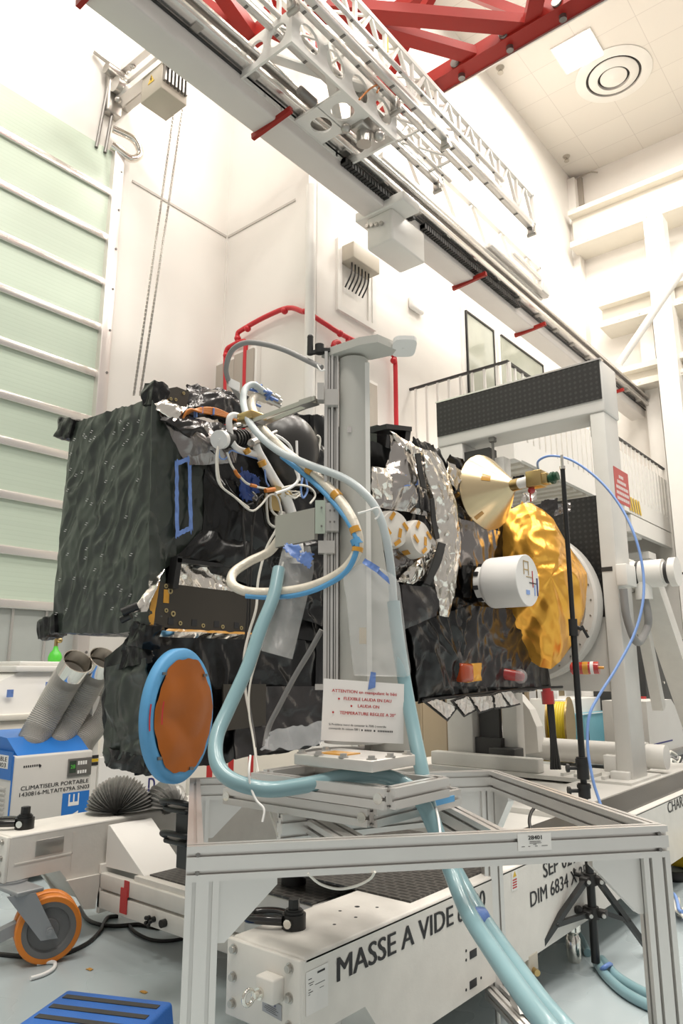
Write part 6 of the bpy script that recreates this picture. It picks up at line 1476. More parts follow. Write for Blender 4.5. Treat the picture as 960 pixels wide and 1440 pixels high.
# quick connectors at the hose ends
t = thing('hose_connector', at(378,560,3.38), 'steel quick connectors with blue film at the top ends of the pale hoses', 'hose connector')
q = MB(); a = at(372,550,3.36); b = at(395,565,3.42); q.cyl(a,a+(b-a)*0.3,0.020,n=12); q.cyl(a+(b-a)*0.3,a+(b-a)*0.5,0.014,n=12); q.cyl(a+(b-a)*0.5,a+(b-a)*0.8,0.022,n=8); q.cyl(a+(b-a)*0.8,b,0.013,n=10); 
a = at(374,561,3.39); b = at(394,571,3.44); q.cyl(a,a+(b-a)*0.5,0.018,n=12); q.cyl(a+(b-a)*0.5,b,0.012,n=10); q.build('coupling','steel',t)
q = MB()
for k in range(9):
    rk = random.Random(k); p = at(362+rk.uniform(-8,22),548+rk.uniform(-8,14),3.36); q.tube([p,p+V((rk.uniform(-.03,.03),rk.uniform(-.03,.03),rk.uniform(-.02,.03))),p+V((rk.uniform(-.05,.05),rk.uniform(-.05,.05),rk.uniform(-.03,.03)))],0.007,n=5,sub=3)
q.build('blue_film','blue_film',t)
# white cable tie joining both hoses at the mast
tag(hose('cable_tie', [(503,722,2.75),(518,718,2.745),(530,714,2.745),(534,720,2.745),(531,727,2.75),(527,730,2.75)], 0.004, 'white_plastic', 'white cable tie joining the wrapped hose to the pale hose on the mast', 'cable tie', n=6), 'white cable tie joining the wrapped hose to the pale hose on the mast', 'cable tie', 'white cable ties on the hoses')
tag(hose('cable_tie', [(352,1062,2.53),(350,1085,2.50),(352,1105,2.50),(360,1125,2.49),(371,1138,2.48),(369,1156,2.47)], 0.004, 'white_plastic', 'long white cable tie hanging from the sagging teal hose', 'cable tie', n=6), 'long white cable tie hanging from the sagging teal hose', 'cable tie', 'white cable ties on the hoses')
# grey conduit from the mast top to the spacecraft
o = hose('cable_conduit', [(452,517,2.9),(432,507,2.94),(400,492,3.0),(372,484,3.06),(345,482,3.12),(326,493,3.18),(318,516,3.24),(321,534,3.3),(332,551,3.36),(342,566,3.4)], 0.0125, 'cable_grey', 'dark grey conduit arching from the mast top over to the spacecraft', 'conduit')
q = MB(); a = at(329,541,3.30); q.cbox(a,(0.06,0.012,0.045),((r_+V((0,0,-0.5))).normalized(),f_,V((0,0,1)))); q.build('white_tag','paper',o)
q = MB(); q.tube([at(446,513,2.9),at(451,521,2.885),at(457,520,2.885)],0.004,n=6,sub=4); q.build('tie','white_plastic',o)
hose('cable_conduit', [(452,886,2.98),(436,915,3.0),(415,950,3.03),(394,990,3.06),(378,1022,3.08),(372,1050,3.05)], 0.011, 'cable_grey', 'straight grey conduit sloping down behind the guide rail foot', 'conduit')
# long white and black leads hanging down the spacecraft side
hose('signal_lead', [(396,722,3.32),(388,745,3.3),(374,772,3.28),(363,815,3.26),(360,855,3.24),(350,890,3.22),(343,925,3.2),(345,970,3.18),(352,1010,3.14),(358,1050,3.08),(362,1090,2.95)], 0.006, 'wire_white', 'white lead hanging in front of the black equipment panel', 'cable', n=8)
hose('signal_lead', [(398,790,3.0),(386,850,2.98),(368,905,2.97),(352,960,2.95),(350,1000,2.92),(356,1040,2.88),(364,1090,2.8),(376,1130,2.72),(392,1180,2.64)], 0.004, 'wire_white', 'thin white lead following the teal hose down to the stand', 'cable', n=8)
hose('sensor_lead', [(341,728,3.3),(344,770,3.3),(348,815,3.28),(348,860,3.26),(345,905,3.24),(346,950,3.2),(352,1000,3.15),(360,1050,3.05)], 0.005, 'cable_black', 'black lead hanging straight in front of the black equipment panel', 'cable', n=8)
hose('sensor_lead', [(353,738,3.3),(353,790,3.3),(352,840,3.28),(350,890,3.26),(348,930,3.22)], 0.004, 'cable_black', 'second thin black lead just beside the white lead', 'cable', n=8)
hose('earth_lead', [(432,1228,2.2),(450,1243,2.22),(475,1250,2.24),(500,1246,2.24),(520,1236,2.24),(527,1226,2.22)], 0.004, 'wire_white', 'thin white lead looping below the front rail of the stand', 'cable', n=6)
hose('earth_lead', [(612,1135,2.5),(616,1150,2.45),(619,1172,2.35)], 0.004, 'white_plastic', 'short white lead hanging over the stand just left of the label 28401', 'cable', n=6)

# translucent sleeves
def sleeve(name, left, right, d0, d1, bulge, label, m='bag_film', nu=20, sub=8, seed=1):
    Lp = smooth_path([at(x,y,d0+(d1-d0)*k/(len(left)-1)) for k,(x,y) in enumerate(left)], sub); Rp = smooth_path([at(x,y,d0+(d1-d0)*k/(len(right)-1)) for k,(x,y) in enumerate(right)], sub)
    n_ = min(len(Lp),len(Rp))-1
    q = MB()
    for sg in (-1,1):
        def fn(u, w):
            i = int(round(w*n_)); a, b = Lp[i], Rp[i]; p = a*(1-u)+b*u
            wr = crump(p, 7, 0.010, seed)+0.012*noise.noise(V((u*5,w*1.5,seed)))
            return p + FWD*sg*(bulge*math.sin(PI*u))*(0.6+0.4*w) - FWD*wr*math.sin(PI*u)
        q.grid(fn, nu, n_)
    return tag(q.build(name, m), label, 'plastic sleeve', 'clear plastic sleeves')
s1 = sleeve('plastic_sleeve', [(398,768),(390,800),(379,840),(371,885),(367,915)], [(436,768),(441,800),(432,840),(421,885),(411,927)], 3.0, 2.86, 0.045, 'translucent plastic sleeve over the teal hose left of the mast', seed=1)
q = MB(); foil_sheet(q, [at(398,772,2.92),at(420,790,2.90),at(424,768,2.92),at(402,764,2.94)], 16, 12, 0.012, 16, 3, thick=0.003, nrm=-FWD, rag=0.2); foil_sheet(q, [at(420,790,2.90),at(436,800,2.90),at(441,778,2.92),at(424,776,2.92)], 14, 12, 0.012, 16, 5, thick=0.003, nrm=-FWD, rag=0.2)
q.build('blue_film','blue_film',s1)
s2 = sleeve('plastic_sleeve', [(512,790),(484,808),(488,850),(492,900),(497,945),(500,950)], [(516,790),(556,812),(565,850),(571,900),(577,945),(568,952)], 2.80, 2.76, 0.04, 'translucent plastic sleeve taped to the mast above the white notice', seed=4)
q = MB(); foil_sheet(q, [at(509,792,2.76),at(530,806,2.74),at(534,798,2.74),at(513,785,2.76)], 14, 8, 0.008, 20, 3, thick=0.003, nrm=-FWD); foil_sheet(q, [at(530,806,2.74),at(548,822,2.74),at(546,812,2.74),at(532,800,2.74)], 12, 6, 0.006, 20, 5, thick=0.003, nrm=-FWD); q.build('blue_tape','blue_film',s2)
q = MB(); a = at(510,894,2.81); q.cbox(a,(0.028,0.003,0.062),(r_,f_,V((0,0,1)))); q.build('yellow_note','horn_gold',s2)
s3 = MB(); foil_sheet(s3, [at(368,1056,2.95),at(452,1052,2.82),at(462,1018,2.84),at(380,1032,2.98)], 40, 16, 0.018, 9, 6, thick=0.002, nrm=(0,0,1), rag=0.08)
tag(s3.build('plastic_sheet','clear_film'), 'crumpled translucent plastic sheet lying by the mast base plate', 'plastic sheet')

# notice taped to the sleeve
t = thing('paper_notice', at(510,1043,2.73), 'white paper notice with red capitals taped to the front of the mast', 'notice')
C = [at(451,1041,2.70),at(567,1046,2.74),at(568,962,2.74),at(455,954,2.70)]
def npt(u, v): return C[0]*(1-u)*(1-v)+C[1]*u*(1-v)+C[2]*u*v+C[3]*(1-u)*v
q = MB(); nn = (C[1]-C[0]).cross(C[3]-C[0]).normalized()
q.grid(lambda u,v: npt(u,v)+nn*0.004*math.sin(PI*u)-nn*0.0, 12, 8)
sh = q.build('sheet','paper',t)
def nline(txt, u0, u1, v, h, m, bold=0.012):
    lettering(txt, npt(u0,v)+nn*0.0045, npt(u1,v)-npt(u0,v), (C[3]-C[0])*h, m, sh, 'lettering', bold, 0.0006)
nline('ATTENTION en manipulant le bâti', 0.105, 0.905, 0.79, 0.052, 'ink_red', 0.02)
nline('FLEXIBLE LAUDA EN EAU', 0.255, 0.84, 0.672, 0.052, 'ink_red', 0.02)
nline('LAUDA ON', 0.43, 0.69, 0.562, 0.052, 'ink_red', 0.02)
nline('TEMPERATURE REGLEE A 20°', 0.21, 0.895, 0.437, 0.052, 'ink_red', 0.02)
nline('Si Problème merci de contacter le 7595 ( contrôle', 0.085, 0.78, 0.25, 0.034, 'ink_black', 0.012)
nline('commande du caisson 500 )', 0.085, 0.46, 0.185, 0.034, 'ink_black', 0.012)
q = MB()
for u0,u1 in ((0.48,0.505),(0.52,0.61),(0.63,0.66),(0.68,0.87)):
    n_ = max(1,int((u1-u0)/0.019))
    for k in range(n_):
        A = npt(u0+(u1-u0)*k/n_,0.185-0.012*u0)+nn*0.0052; B = npt(u0+(u1-u0)*(k+0.65)/n_,0.185-0.012*u0)+nn*0.0052; U = (C[3]-C[0])*0.028; q.add([A,B,B+U,A+U],[(0,1,2,3)])
q.build('small_print','ink_black',sh)
q = MB()
for u,v in ((0.195,0.685),(0.35,0.578),(0.13,0.46)): c = npt(u,v)+nn*0.004; q.cyl(c, c+nn*0.0008, 0.0035, n=12)
each(q,'bullet','ink_red',sh)
q = MB(); foil_sheet(q, [npt(0.545,0.86)+nn*0.006,npt(0.635,0.91)+nn*0.006,npt(0.64,1.16)+nn*0.006,npt(0.575,1.17)+nn*0.006], 6, 12, 0.003, 14, 2, thick=0.001, nrm=nn); q.build('blue_tape','blue_film',t)
# ================================================================== things around the trolley
# ---- portable air conditioner behind the far beam
AX = -5.75
def A_(px, py, dx=0.0): return onX(px, py, AX+dx)
yl = A_(20,1080).y; yr_ = A_(130,1075).y; zt_ac = A_(75,1059).z
t = thing('air_conditioner', (AX-0.4,(yl+yr_)/2,0), 'white and blue portable air conditioner lettered CLIMATISEUR PORTABLE behind the trolley', 'air conditioner')
q = MB(); q.bbox((AX-0.75,yl,0.08),(AX,yr_,zt_ac),0.02); bd = q.build('housing','grey_white',t)
q = MB()
for xx in (AX-0.65,AX-0.1):
    for yy in (yl+0.1,yr_-0.1): q.cyl((xx-0.02,yy,0.045),(xx+0.02,yy,0.045),0.045,n=16); q.box((xx-0.03,yy-0.02,0.05),(xx+0.03,yy+0.02,0.085))
each(q,'caster','black_rubber',t)
q = MB(); zs_ = A_(75,1035).z; q.poly([(AX-0.02,yl+0.03,zt_ac-0.002),(AX-0.72,yl+0.03,zt_ac-0.002),(AX-0.72,yl+0.03,zs_+0.02),(AX-0.22,yl+0.03,zs_-0.01)], (0,yr_-yl-0.06,0)); q.build('port_panel','blue_paint',t)
q = MB(); q.box((AX-0.74,yl-0.006,zt_ac-0.18),(AX-0.03,yl,zt_ac+0.03)); q.build('blue_band','blue_paint',t)
q = MB()
for k in range(14): q.box((AX-0.70,yl-0.012,0.25+k*0.035),(AX-0.10,yl,0.262+k*0.035))
each(q,'louver','grey_white',t)
q = MB(); q.box((AX-0.03,yl-0.004,0.1),(AX-0.012,yl+0.001,zt_ac)); q.build('blue_edge','blue_paint',t)
q = MB(); q.box((AX-0.55,yl-0.008,zt_ac-0.10),(AX-0.09,yl-0.005,zt_ac-0.0)); pl = q.build('name_plate','paper',t)
lettering('PORTABLE', (AX-0.45,yl-0.0085,zt_ac-0.045), (0.34,0,0), (0,0,0.034), 'ink_black', pl, bold=0.01, lift=0.001)
lettering('A SN03', (AX-0.38,yl-0.0085,zt_ac-0.09), (0.26,0,0), (0,0,0.034), 'ink_black', pl, bold=0.01, lift=0.001)
def ac_text(txt, p0, p1, ptop, m='ink_black', bold=0.01):
    O = A_(*p0,0.001); E = A_(*p1,0.001); T = A_(*ptop,0.001); lettering(txt, O, V((0,E.y-O.y,0)), V((0,0,T.z-O.z)), m, bd, 'lettering', bold, 0.001)
ac_text('CLIMATISEUR PORTABLE', (29,1112), (124,1102), (29,1106)); ac_text('1430816-MLTAIT679A SN03', (27,1121), (125,1110), (27,1115))
q = MB(); a = A_(96,1067); b = A_(127,1089); q.bbox((AX-0.002,a.y,b.z),(AX+0.010,b.y,a.z),0.004); cp = q.build('control_panel','steel_dark',t)
q = MB(); q.box((AX+0.0101,a.y+0.01,b.z+0.03),(AX+0.012,a.y+0.07,a.z-0.02)); q.build('display','lcd',cp)
lettering('28', (AX+0.012,a.y+0.02,b.z+0.065), (0,0.04,0), (0,0,0.03), 'green_bottle', cp, lift=0.0006)
q = MB()
for k in range(4): q.box((AX+0.0101,a.y+0.085+k*0.022,a.z-0.055),(AX+0.013,a.y+0.10+k*0.022,a.z-0.025)); q.box((AX+0.0101,a.y+0.085+k*0.022,b.z+0.02),(AX+0.013,a.y+0.10+k*0.022,b.z+0.045))
each(q,'button','paper',cp)
q = MB()
for k in range(8): A = A_(33+k*3,1080-k*0.35,0.001); q.box((AX+0.0005,A.y,A.z),(AX+0.0015,A.y+0.011,A.z+0.016))
q.cyl(A_(56,1077,0.0005), A_(56,1077,0.002), 0.012, n=8); q.build('maker_mark','ink_black',bd)
a = A_(88,1116); b = A_(122,1160); q = MB(); q.box((AX,a.y,b.z),(AX+0.002,b.y,a.z)); bs = q.build('blue_sticker','blue_paint',bd, label='blue sticker with white letters')
W_ = b.y-a.y
lettering('E', (AX+0.0022,a.y+W_*0.62,a.z-0.10), (0,0,0.085), (0,-W_*0.42,0), 'paper', bs, bold=0.02, lift=0.001)
lettering('A', (AX+0.0022,a.y+W_*0.62,a.z-0.24), (0,0,0.09), (0,-W_*0.42,0), 'paper', bs, bold=0.02, lift=0.001)
# three ribbed ducts standing in its ports
def duct(pts, r, label):
    P = smooth_path(pts, 22); q = MB(); t_ = thing('air_duct', P[0], label, 'air duct', 'ribbed ducts of the air conditioner')
    q.tube(P, r, n=24, sub=0, smooth=False, caps=False, rfun=lambda t,i: 1.0+(0.06 if i % 2 else 0.0)); q.tube(P, r*0.9, n=24, sub=0, caps=False); q.build('ribbed_hose','duct_grey',t_)
    a = P[-1]; d = (P[-1]-P[-3]).normalized(); q = MB(); q.lathe(a-d*0.02, d, [(r*1.06,0.0),(r*1.07,0.02),(r*1.07,0.13),(r*1.10,0.133),(r*1.10,0.143),(r*1.03,0.143),(r*1.0,0.0)], 28); q.build('collar','chrome',t_)
    return t_
D0 = A_(42,1045,-0.18); 
def Dp(px, py, dx): return onX(px, py, AX+dx)
duct([Dp(36,1066,-0.22),Dp(44,1046,-0.26),Dp(56,1022,-0.28),Dp(74,990,-0.24),Dp(91,960,-0.12),Dp(101,944,-0.02)], 0.118, 'ribbed grey duct with chrome collar, nearest the shutter')
duct([Dp(72,1064,-0.22),Dp(80,1044,-0.26),Dp(94,1018,-0.28),Dp(112,986,-0.24),Dp(129,955,-0.12),Dp(138,939,-0.02)], 0.115, 'ribbed grey duct with chrome collar, middle of the three')
duct([Dp(107,1062,-0.22),Dp(115,1041,-0.26),Dp(132,1020,-0.28),Dp(148,996,-0.26),Dp(156,970,-0.24),Dp(160,945,-0.22)], 0.112, 'ribbed grey duct half hidden behind the green foil bay')
# ---- hooded cabinet behind it, with gas bottle
HX = -6.9
a = onX(0,1020,HX); b = onX(100,1020,HX); ztop_h = onX(60,930,HX).z; zmid = onX(60,945,HX).z; zlow_h = onX(40,1003,HX).z
t = thing('filter_hood', (HX-0.5,b.y-1.0,0), 'pale cabinet with tapering hood behind the ribbed ducts', 'hood')
yR = b.y; yL = onX(20,945,HX).y
q = MB(); q.hexa([(HX-0.9,yL-0.75,zlow_h),(HX,yL-0.75,zlow_h),(HX,yR+0.35,zlow_h),(HX-0.9,yR+0.35,zlow_h),(HX-0.8,yL+0.1,zmid),(HX-0.1,yL+0.1,zmid),(HX-0.1,yR,zmid),(HX-0.8,yR,zmid)]); q.build('hood','white_steel',t)
q = MB(); q.bbox((HX-0.85,yL+0.04,zmid),(HX-0.05,yR+0.05,zmid+0.06),0.01); q.bbox((HX-0.8,yL+0.1,zmid+0.06),(HX-0.1,yR,ztop_h),0.01); q.build('hood_top','white_steel',t)
q = MB(); q.bbox((HX-0.95,yL-0.8,zlow_h-0.06),(HX+0.03,yR+0.4,zlow_h),0.01); q.bbox((HX-0.9,yL-0.75,0.0),(HX,yR+0.35,zlow_h-0.06),0.01); q.build('cabinet','cream_paint',t)
q = MB()
for px,py in ((66,964),(12,975)): p = onX(px,py,HX-0.03); q.cbox(p+V((0.03,0,0)),(0.01,0.06,0.07))
each(q,'blue_tape','blue_film',t)
p = onX(77,929,HX-0.3); zz = ztop_h
t = thing('gas_bottle', (p.x,p.y,zz), 'small bright green gas bottle with valve on top of the pale hood', 'gas bottle')
q = MB(); q.lathe((p.x,p.y,zz),(0,0,1),[(0,0),(0.065,0.0),(0.07,0.02),(0.07,0.05),(0.055,0.09),(0.03,0.12),(0.02,0.16),(0,0.16)],24); q.build('body','green_bottle',t)
q = MB(); q.cyl((p.x,p.y,zz+0.15),(p.x,p.y,zz+0.25),0.02,n=10); q.ball((p.x+0.03,p.y+0.02,zz+0.22),0.03,7); q.build('valve','brass',t)
q = MB(); q.cyl((p.x,p.y,zz+0.26),(p.x,p.y,zz+0.30),0.035,n=14); q.build('red_knob','lens_red',t)
# ---- white notice board with navy letter, barrier tape post
BX = -6.0
a = onX(140,1060,BX); b = onX(266,1110,BX)
t = thing('white_board', (BX,(a.y+b.y)/2,0), 'white panel with a navy letter D behind the grey accordion ducts', 'panel')
q = MB(); q.bbox((BX-0.04,a.y,0.05),(BX,b.y+0.2,a.z-0.03),0.008); q.build('sheet','white_plastic',t)
A = onX(208,1113,BX+0.001); B = onX(217,1112,BX+0.001); T = onX(208,1093,BX+0.001); lettering('D', A, V((0,B.y-A.y,0)), V((0,0,T.z-A.z)), 'ink_navy', t, bold=0.03, lift=0.001)
A = onX(201,1113,BX+0.001); B = onX(206,1112,BX+0.001); 
q = MB(); q.box((BX-0.03,a.y-0.12,0.0),(BX+0.03,a.y-0.04,a.z+0.5)); po = q.build('edge_post','white_steel',t)
q = MB(); 
for k,m in ((0,'ink_black'),(1,'yellow'),(2,'ink_black')): q = MB(); q.box((BX+0.03,a.y-0.13,a.z-0.03-0.03*k),(BX+0.034,a.y-0.03,a.z-0.004-0.03*k)); q.build('hazard_tape',m,po)
t = thing('striped_barrier', onX(300,1090,-5.6), 'pale barrier board with red vertical stripes below the round orange cover', 'barrier')
a = onX(266,1075,-5.6); b = onX(420,1110,-5.6); q = MB(); q.bbox((-5.64,a.y,0.0),(-5.6,b.y,a.z+0.05),0.005); q.build('board','cream_paint',t)
q = MB()
for px in (294,324,352): c = onX(px,1090,-5.6); q.box((-5.6,c.y-0.035,0.1),(-5.597,c.y+0.035,a.z+0.05))
each(q,'red_stripe','red_tape',t)
# ---- accordion ducts lying bent on the far beam
def accordion(px, py, R, r, yaw, label, n=56, sweep=PI*1.0):
    c = onZ(px, py, ZT_); t_ = None
    d = V((math.cos(yaw),math.sin(yaw),0)); q = MB(); P = []
    for i in range(n+1):
        a = sweep*(1-i/n)+(PI-sweep)/2; P.append(c+d*math.cos(a)*R+V((0,0,0.02+math.sin(a)*R*0.95)))
    q.tube(P, r, n=22, sub=0, smooth=False, rfun=lambda t,i: (1.0 if i % 2 else 0.84)+0.03*math.sin(i*1.3))
    return tag(q.build('accordion_duct','duct_silver'), label, 'flexible duct', 'accordion ducts on the trolley')
accordion(168,1143,0.085,0.14,YAW+0.1,'dark grey accordion duct bent into an arch on the far trolley beam, larger of two')
accordion(232,1138,0.06,0.11,YAW+0.9,'dark grey accordion duct bent into an arch beside the frame leg, smaller of two', 34)
# ---- light stand
SD = 4.42
foot = onZ(838,1362,0.02); SXp, SYp = foot.x, foot.y
Dst = V((SXp,SYp,0)).dot(FWD)
def SP(px, py): return at(px, py, Dst)
t = thing('tripod_stand', (SXp,SYp,0), 'tall black tripod stand in front of the portal, grey weight clamped on one leg', 'tripod stand')
def zat(px, py): return SP(px,py).z
B_ = V((SXp,SYp,0))
def zp_(z): return V((SXp,SYp,z))
zc1, zc2, zc3, zc4, ztp = zat(832,1128), zat(826,1078), zat(818,880), zat(806,660), zat(804,640)
q = MB(); q.cyl(zp_(0.05), zp_(zc1), 0.0235, n=20); q.build('lower_tube','black_plastic',t)
q = MB(); q.cyl(zp_(zc1), zp_(zc3), 0.0185, n=18); q.build('middle_tube','black_plastic',t)
q = MB(); q.cyl(zp_(zc3), zp_(zc4), 0.0145, n=18); q.build('upper_tube','black_plastic',t)
q = MB(); q.cyl(zp_(zc4), zp_(zc4+0.02), 0.018, n=14); q.cyl(zp_(zc4+0.02), zp_(ztp), 0.009, n=12); q.build('spigot','chrome',t)
def collar(z, r, h, name='collar'):
    q = MB(); q.cyl(zp_(z-h/2), zp_(z+h/2), r, n=18); q.cyl(zp_(z+h*0.2), zp_(z+h*0.42), r*1.15, n=18); q.cyl(zp_(z)+r_*r*0.8, zp_(z)-r_*(r+0.05), 0.011, n=10); q.cyl(zp_(z)-r_*(r+0.045), zp_(z)-r_*(r+0.06), 0.024, n=8, smooth=False); return q.build(name,'black_rubber',t)
collar(zat(829,1080), 0.034, 0.12); collar(zat(830,1112), 0.034, 0.08)
q = MB(); q.cyl(zp_(zc3-0.06), zp_(zc3+0.04), 0.026, n=18); q.cyl(zp_(zc3), zp_(zc3)+r_*0.05+V((0,0,-0.02)), 0.012, n=10); q.bar(zp_(zc3)+r_*0.05+V((0,0,-0.0)), zp_(zc3)+r_*0.085+V((0,0,-0.07)), 0.018, 0.012); q.build('lever_clamp','black_rubber',t)
zh, zl_ = zat(833,1236), zat(834,1283)
q = MB(); q.cyl(zp_(zh-0.03), zp_(zh+0.03), 0.036, n=18)
for k in range(3): a = 0.3+k*2.094; q.bbox(zp_(zh)+V((math.cos(a)*0.05-0.025,math.sin(a)*0.05-0.025,-0.025)), zp_(zh)+V((math.cos(a)*0.05+0.025,math.sin(a)*0.05+0.025,0.02)), 0.006)
q.cyl(zp_(zh), zp_(zh)-r_*0.09+V((0,0,0.03)), 0.012, n=10); q.ball(zp_(zh)-r_*0.1+V((0,0,0.045)), 0.02, 6); q.build('upper_hub','black_rubber',t)
q = MB(); q.cyl(zp_(zl_-0.03), zp_(zl_+0.03), 0.036, n=18)
for k in range(3): a = 0.3+k*2.094; q.bbox(zp_(zl_)+V((math.cos(a)*0.05-0.025,math.sin(a)*0.05-0.025,-0.02)), zp_(zl_)+V((math.cos(a)*0.05+0.025,math.sin(a)*0.05+0.025,0.02)), 0.006)
q.ball(zp_(zl_)-r_*0.085-f_*0.03+V((0,0,0.02)), 0.025, 6); q.build('lower_hub','black_rubber',t)
q = MB()
for k in range(4): p = zp_(zl_ if k < 2 else zh)-f_*0.06+r_*(0.04 if k % 2 else -0.03); q.cyl(p, p-f_*0.012, 0.011, n=10)
each(q,'hub_bolt','steel',t)
LF = onZ(744,1350,0.20); RF = onZ(912,1335,0.03); BF = B_*2.0-(LF+RF)*0.5+FWD*0.0; BF = V((SXp,SYp,0.03))+FWD*0.62
for k, ft in enumerate((LF, RF, BF)):
    top = zp_(zh); dv = (ft-V((SXp,SYp,ft.z))).normalized(); st = top+dv*0.05
    q = MB(); q.bar(st, V((ft.x,ft.y,ft.z-0.005)), 0.028, 0.03); lg = q.build('leg','black_plastic',t)
    fz = V((ft.x,ft.y,ft.z-0.005)); mid = st+(fz-st)*0.58; q = MB(); q.bar(zp_(zl_)+dv*0.05, mid, 0.024, 0.024); q.cyl(mid-r_*0.02,mid+r_*0.02,0.012,n=8); q.build('brace','black_plastic',lg)
    q = MB(); q.cbox(V((ft.x,ft.y,ft.z-0.01)),(0.05,0.05,0.04)); q.build('rubber_foot','black_rubber',lg)
p = LF; q = MB(); q.bbox((p.x-0.03,p.y-0.075,p.z-0.06),(p.x+0.035,p.y+0.03,p.z+0.045),0.008); q.bbox((p.x-0.045,p.y-0.09,p.z-0.075),(p.x+0.02,p.y-0.06,p.z+0.03),0.006); wt = q.build('clamp_weight','beige_box',t, label='grey clamped weight on one leg')
q = MB(); c = V((p.x+0.035,p.y-0.03,p.z-0.03)); q.cyl(c,c+V((0.03,-0.02,0)),0.016,n=10); q.build('screw_knob','brass',wt)
# stainless hose couplings and floor hoses behind the tripod
p = onZ(828,1352,0.0)
t2 = thing('hose_coupling', V((SXp,SYp,0))+FWD*0.16-r_*0.07, 'stainless coupling standing behind the tripod tube, feeding the floor hoses', 'coupling'); c = V(t2['_org'])
q = MB(); q.lathe(c,(0,0,1),[(0,0.0),(0.035,0.0),(0.04,0.02),(0.04,0.12),(0.03,0.14),(0.045,0.16),(0.045,0.20),(0.03,0.22),(0.038,0.25),(0.038,0.36),(0.03,0.40),(0.05,0.41),(0.05,0.46),(0.03,0.47),(0,0.47)],20); q.build('body','chrome',t2)
def floor_hose(name, pts, r, m, label, cat, group=None, z=None):
    q = MB(); q.tube([onZ(px,py,r+(z or 0)) if len(x)==0 else onZ(px,py,x[0]) for px,py,*x in pts], r, n=12, sub=9); return tag(q.build(name,m), label, cat, group)
floor_hose('floor_hose', [(838,1352),(852,1372),(876,1394),(908,1412),(945,1425),(985,1432),(1080,1436),(1250,1420)], 0.026, 'teal_hose', 'teal hose on the floor leading away from the tripod foot, nearer the camera', 'hose', 'teal hoses on the floor')
floor_hose('floor_hose', [(846,1350),(866,1372),(890,1388),(920,1402),(955,1412),(995,1418),(1080,1422),(1250,1408)], 0.026, 'teal_hose', 'teal hose on the floor leading away from the tripod foot, farther from the camera', 'hose', 'teal hoses on the floor')
p = onZ(850,1362,0.03); q = MB(); q.tube([onZ(843,1366,0.02),onZ(850,1360,0.065),onZ(858,1356,0.055),onZ(860,1362,0.02)],0.012,n=6,sub=4); tag(q.build('tape_wrap','blue_film'),'blue tape joining the two floor hoses at the tripod','tape')
floor_hose('floor_hose', [(808,1308),(818,1322),(826,1340)], 0.022, 'teal_hose', 'short teal hose end rising behind the tripod to the coupling', 'hose', 'teal hoses on the floor')
floor_hose('floor_hose', [(668,1138),(700,1150),(745,1160),(790,1155),(840,1150)], 0.04, 'teal_hose', 'teal hose lying far behind the stand on the floor', 'hose', 'teal hoses on the floor')
floor_hose('floor_hose', [(655,1120),(690,1138),(730,1146),(780,1140)], 0.03, 'teal_hose', 'second teal hose lying far behind the stand on the floor', 'hose', 'teal hoses on the floor')
hose('power_cable', [(748,1175,4.6),(744,1155,4.7),(748,1140,4.8),(760,1128,4.9)], 0.01, 'cable_black', 'black cable rising behind the right rail of the stand', 'cable')
# blue air line from the horn over to the tripod and down
hose('air_line', [(764,668,5.30),(757,660,5.2),(757,648,5.1),(775,641,5.0),(805,648,4.9),(842,675,4.8),(872,712,4.7),(893,756,4.6),(904,805,4.55),(903,850,4.5),(890,895,4.46),(866,940,4.42),(842,978,4.38),(828,1008,4.35),(826,1050,4.34),(833,1095,4.32),(842,1125,4.30),(856,1165,4.25),(872,1210,4.25),(893,1262,4.3)], 0.0085, 'blue_tube', 'thin blue air line arching from the cone horn over to the black tripod', 'air line', n=8)
# ---- black cables on the floor under the trolley
floor_hose('floor_cable', [(-20,1340),(40,1345),(85,1342),(120,1328),(140,1310),(146,1298),(152,1290),(166,1288)], 0.012, 'cable_black', 'black cable on the floor round the orange caster', 'cable', 'black cables on the floor')
floor_hose('floor_cable', [(112,1276),(122,1292),(140,1300),(165,1302),(195,1300),(225,1305)], 0.012, 'cable_black', 'black cable curling on the floor below the step frame', 'cable', 'black cables on the floor')
floor_hose('floor_cable', [(180,1300),(192,1312),(215,1322),(245,1322),(275,1315)], 0.010, 'cable_black', 'black cable on the floor near the frame leg', 'cable', 'black cables on the floor')
q = MB(); q.tube([onZ(52,1355,0.012),onZ(66,1353,0.012),onZ(77,1354,0.012),onZ(75,1362,0.012),onZ(62,1370,0.012),onZ(43,1376,0.012)],0.011,n=8,sub=6); tag(q.build('plastic_strip','white_plastic'),'bent white plastic strip lying on the floor in front of the caster','strip')
for k,(px,py,lab) in enumerate(((126,1364,'small amber scrap on the floor beyond the blue step'),(202,1396,'small amber scrap on the floor by the blue step corner'))):
    p = onZ(px,py,0.0); q = MB(); foil_sheet(q,[p+V((-0.02,-0.012,0.004)),p+V((0.02,-0.008,0.004)),p+V((0.018,0.012,0.004)),p+V((-0.016,0.01,0.004))],6,5,0.003,60,k,thick=0.003,nrm=(0,0,1)); tag(q.build('foil_scrap','kapton'),lab,'scrap','amber scraps on the floor')
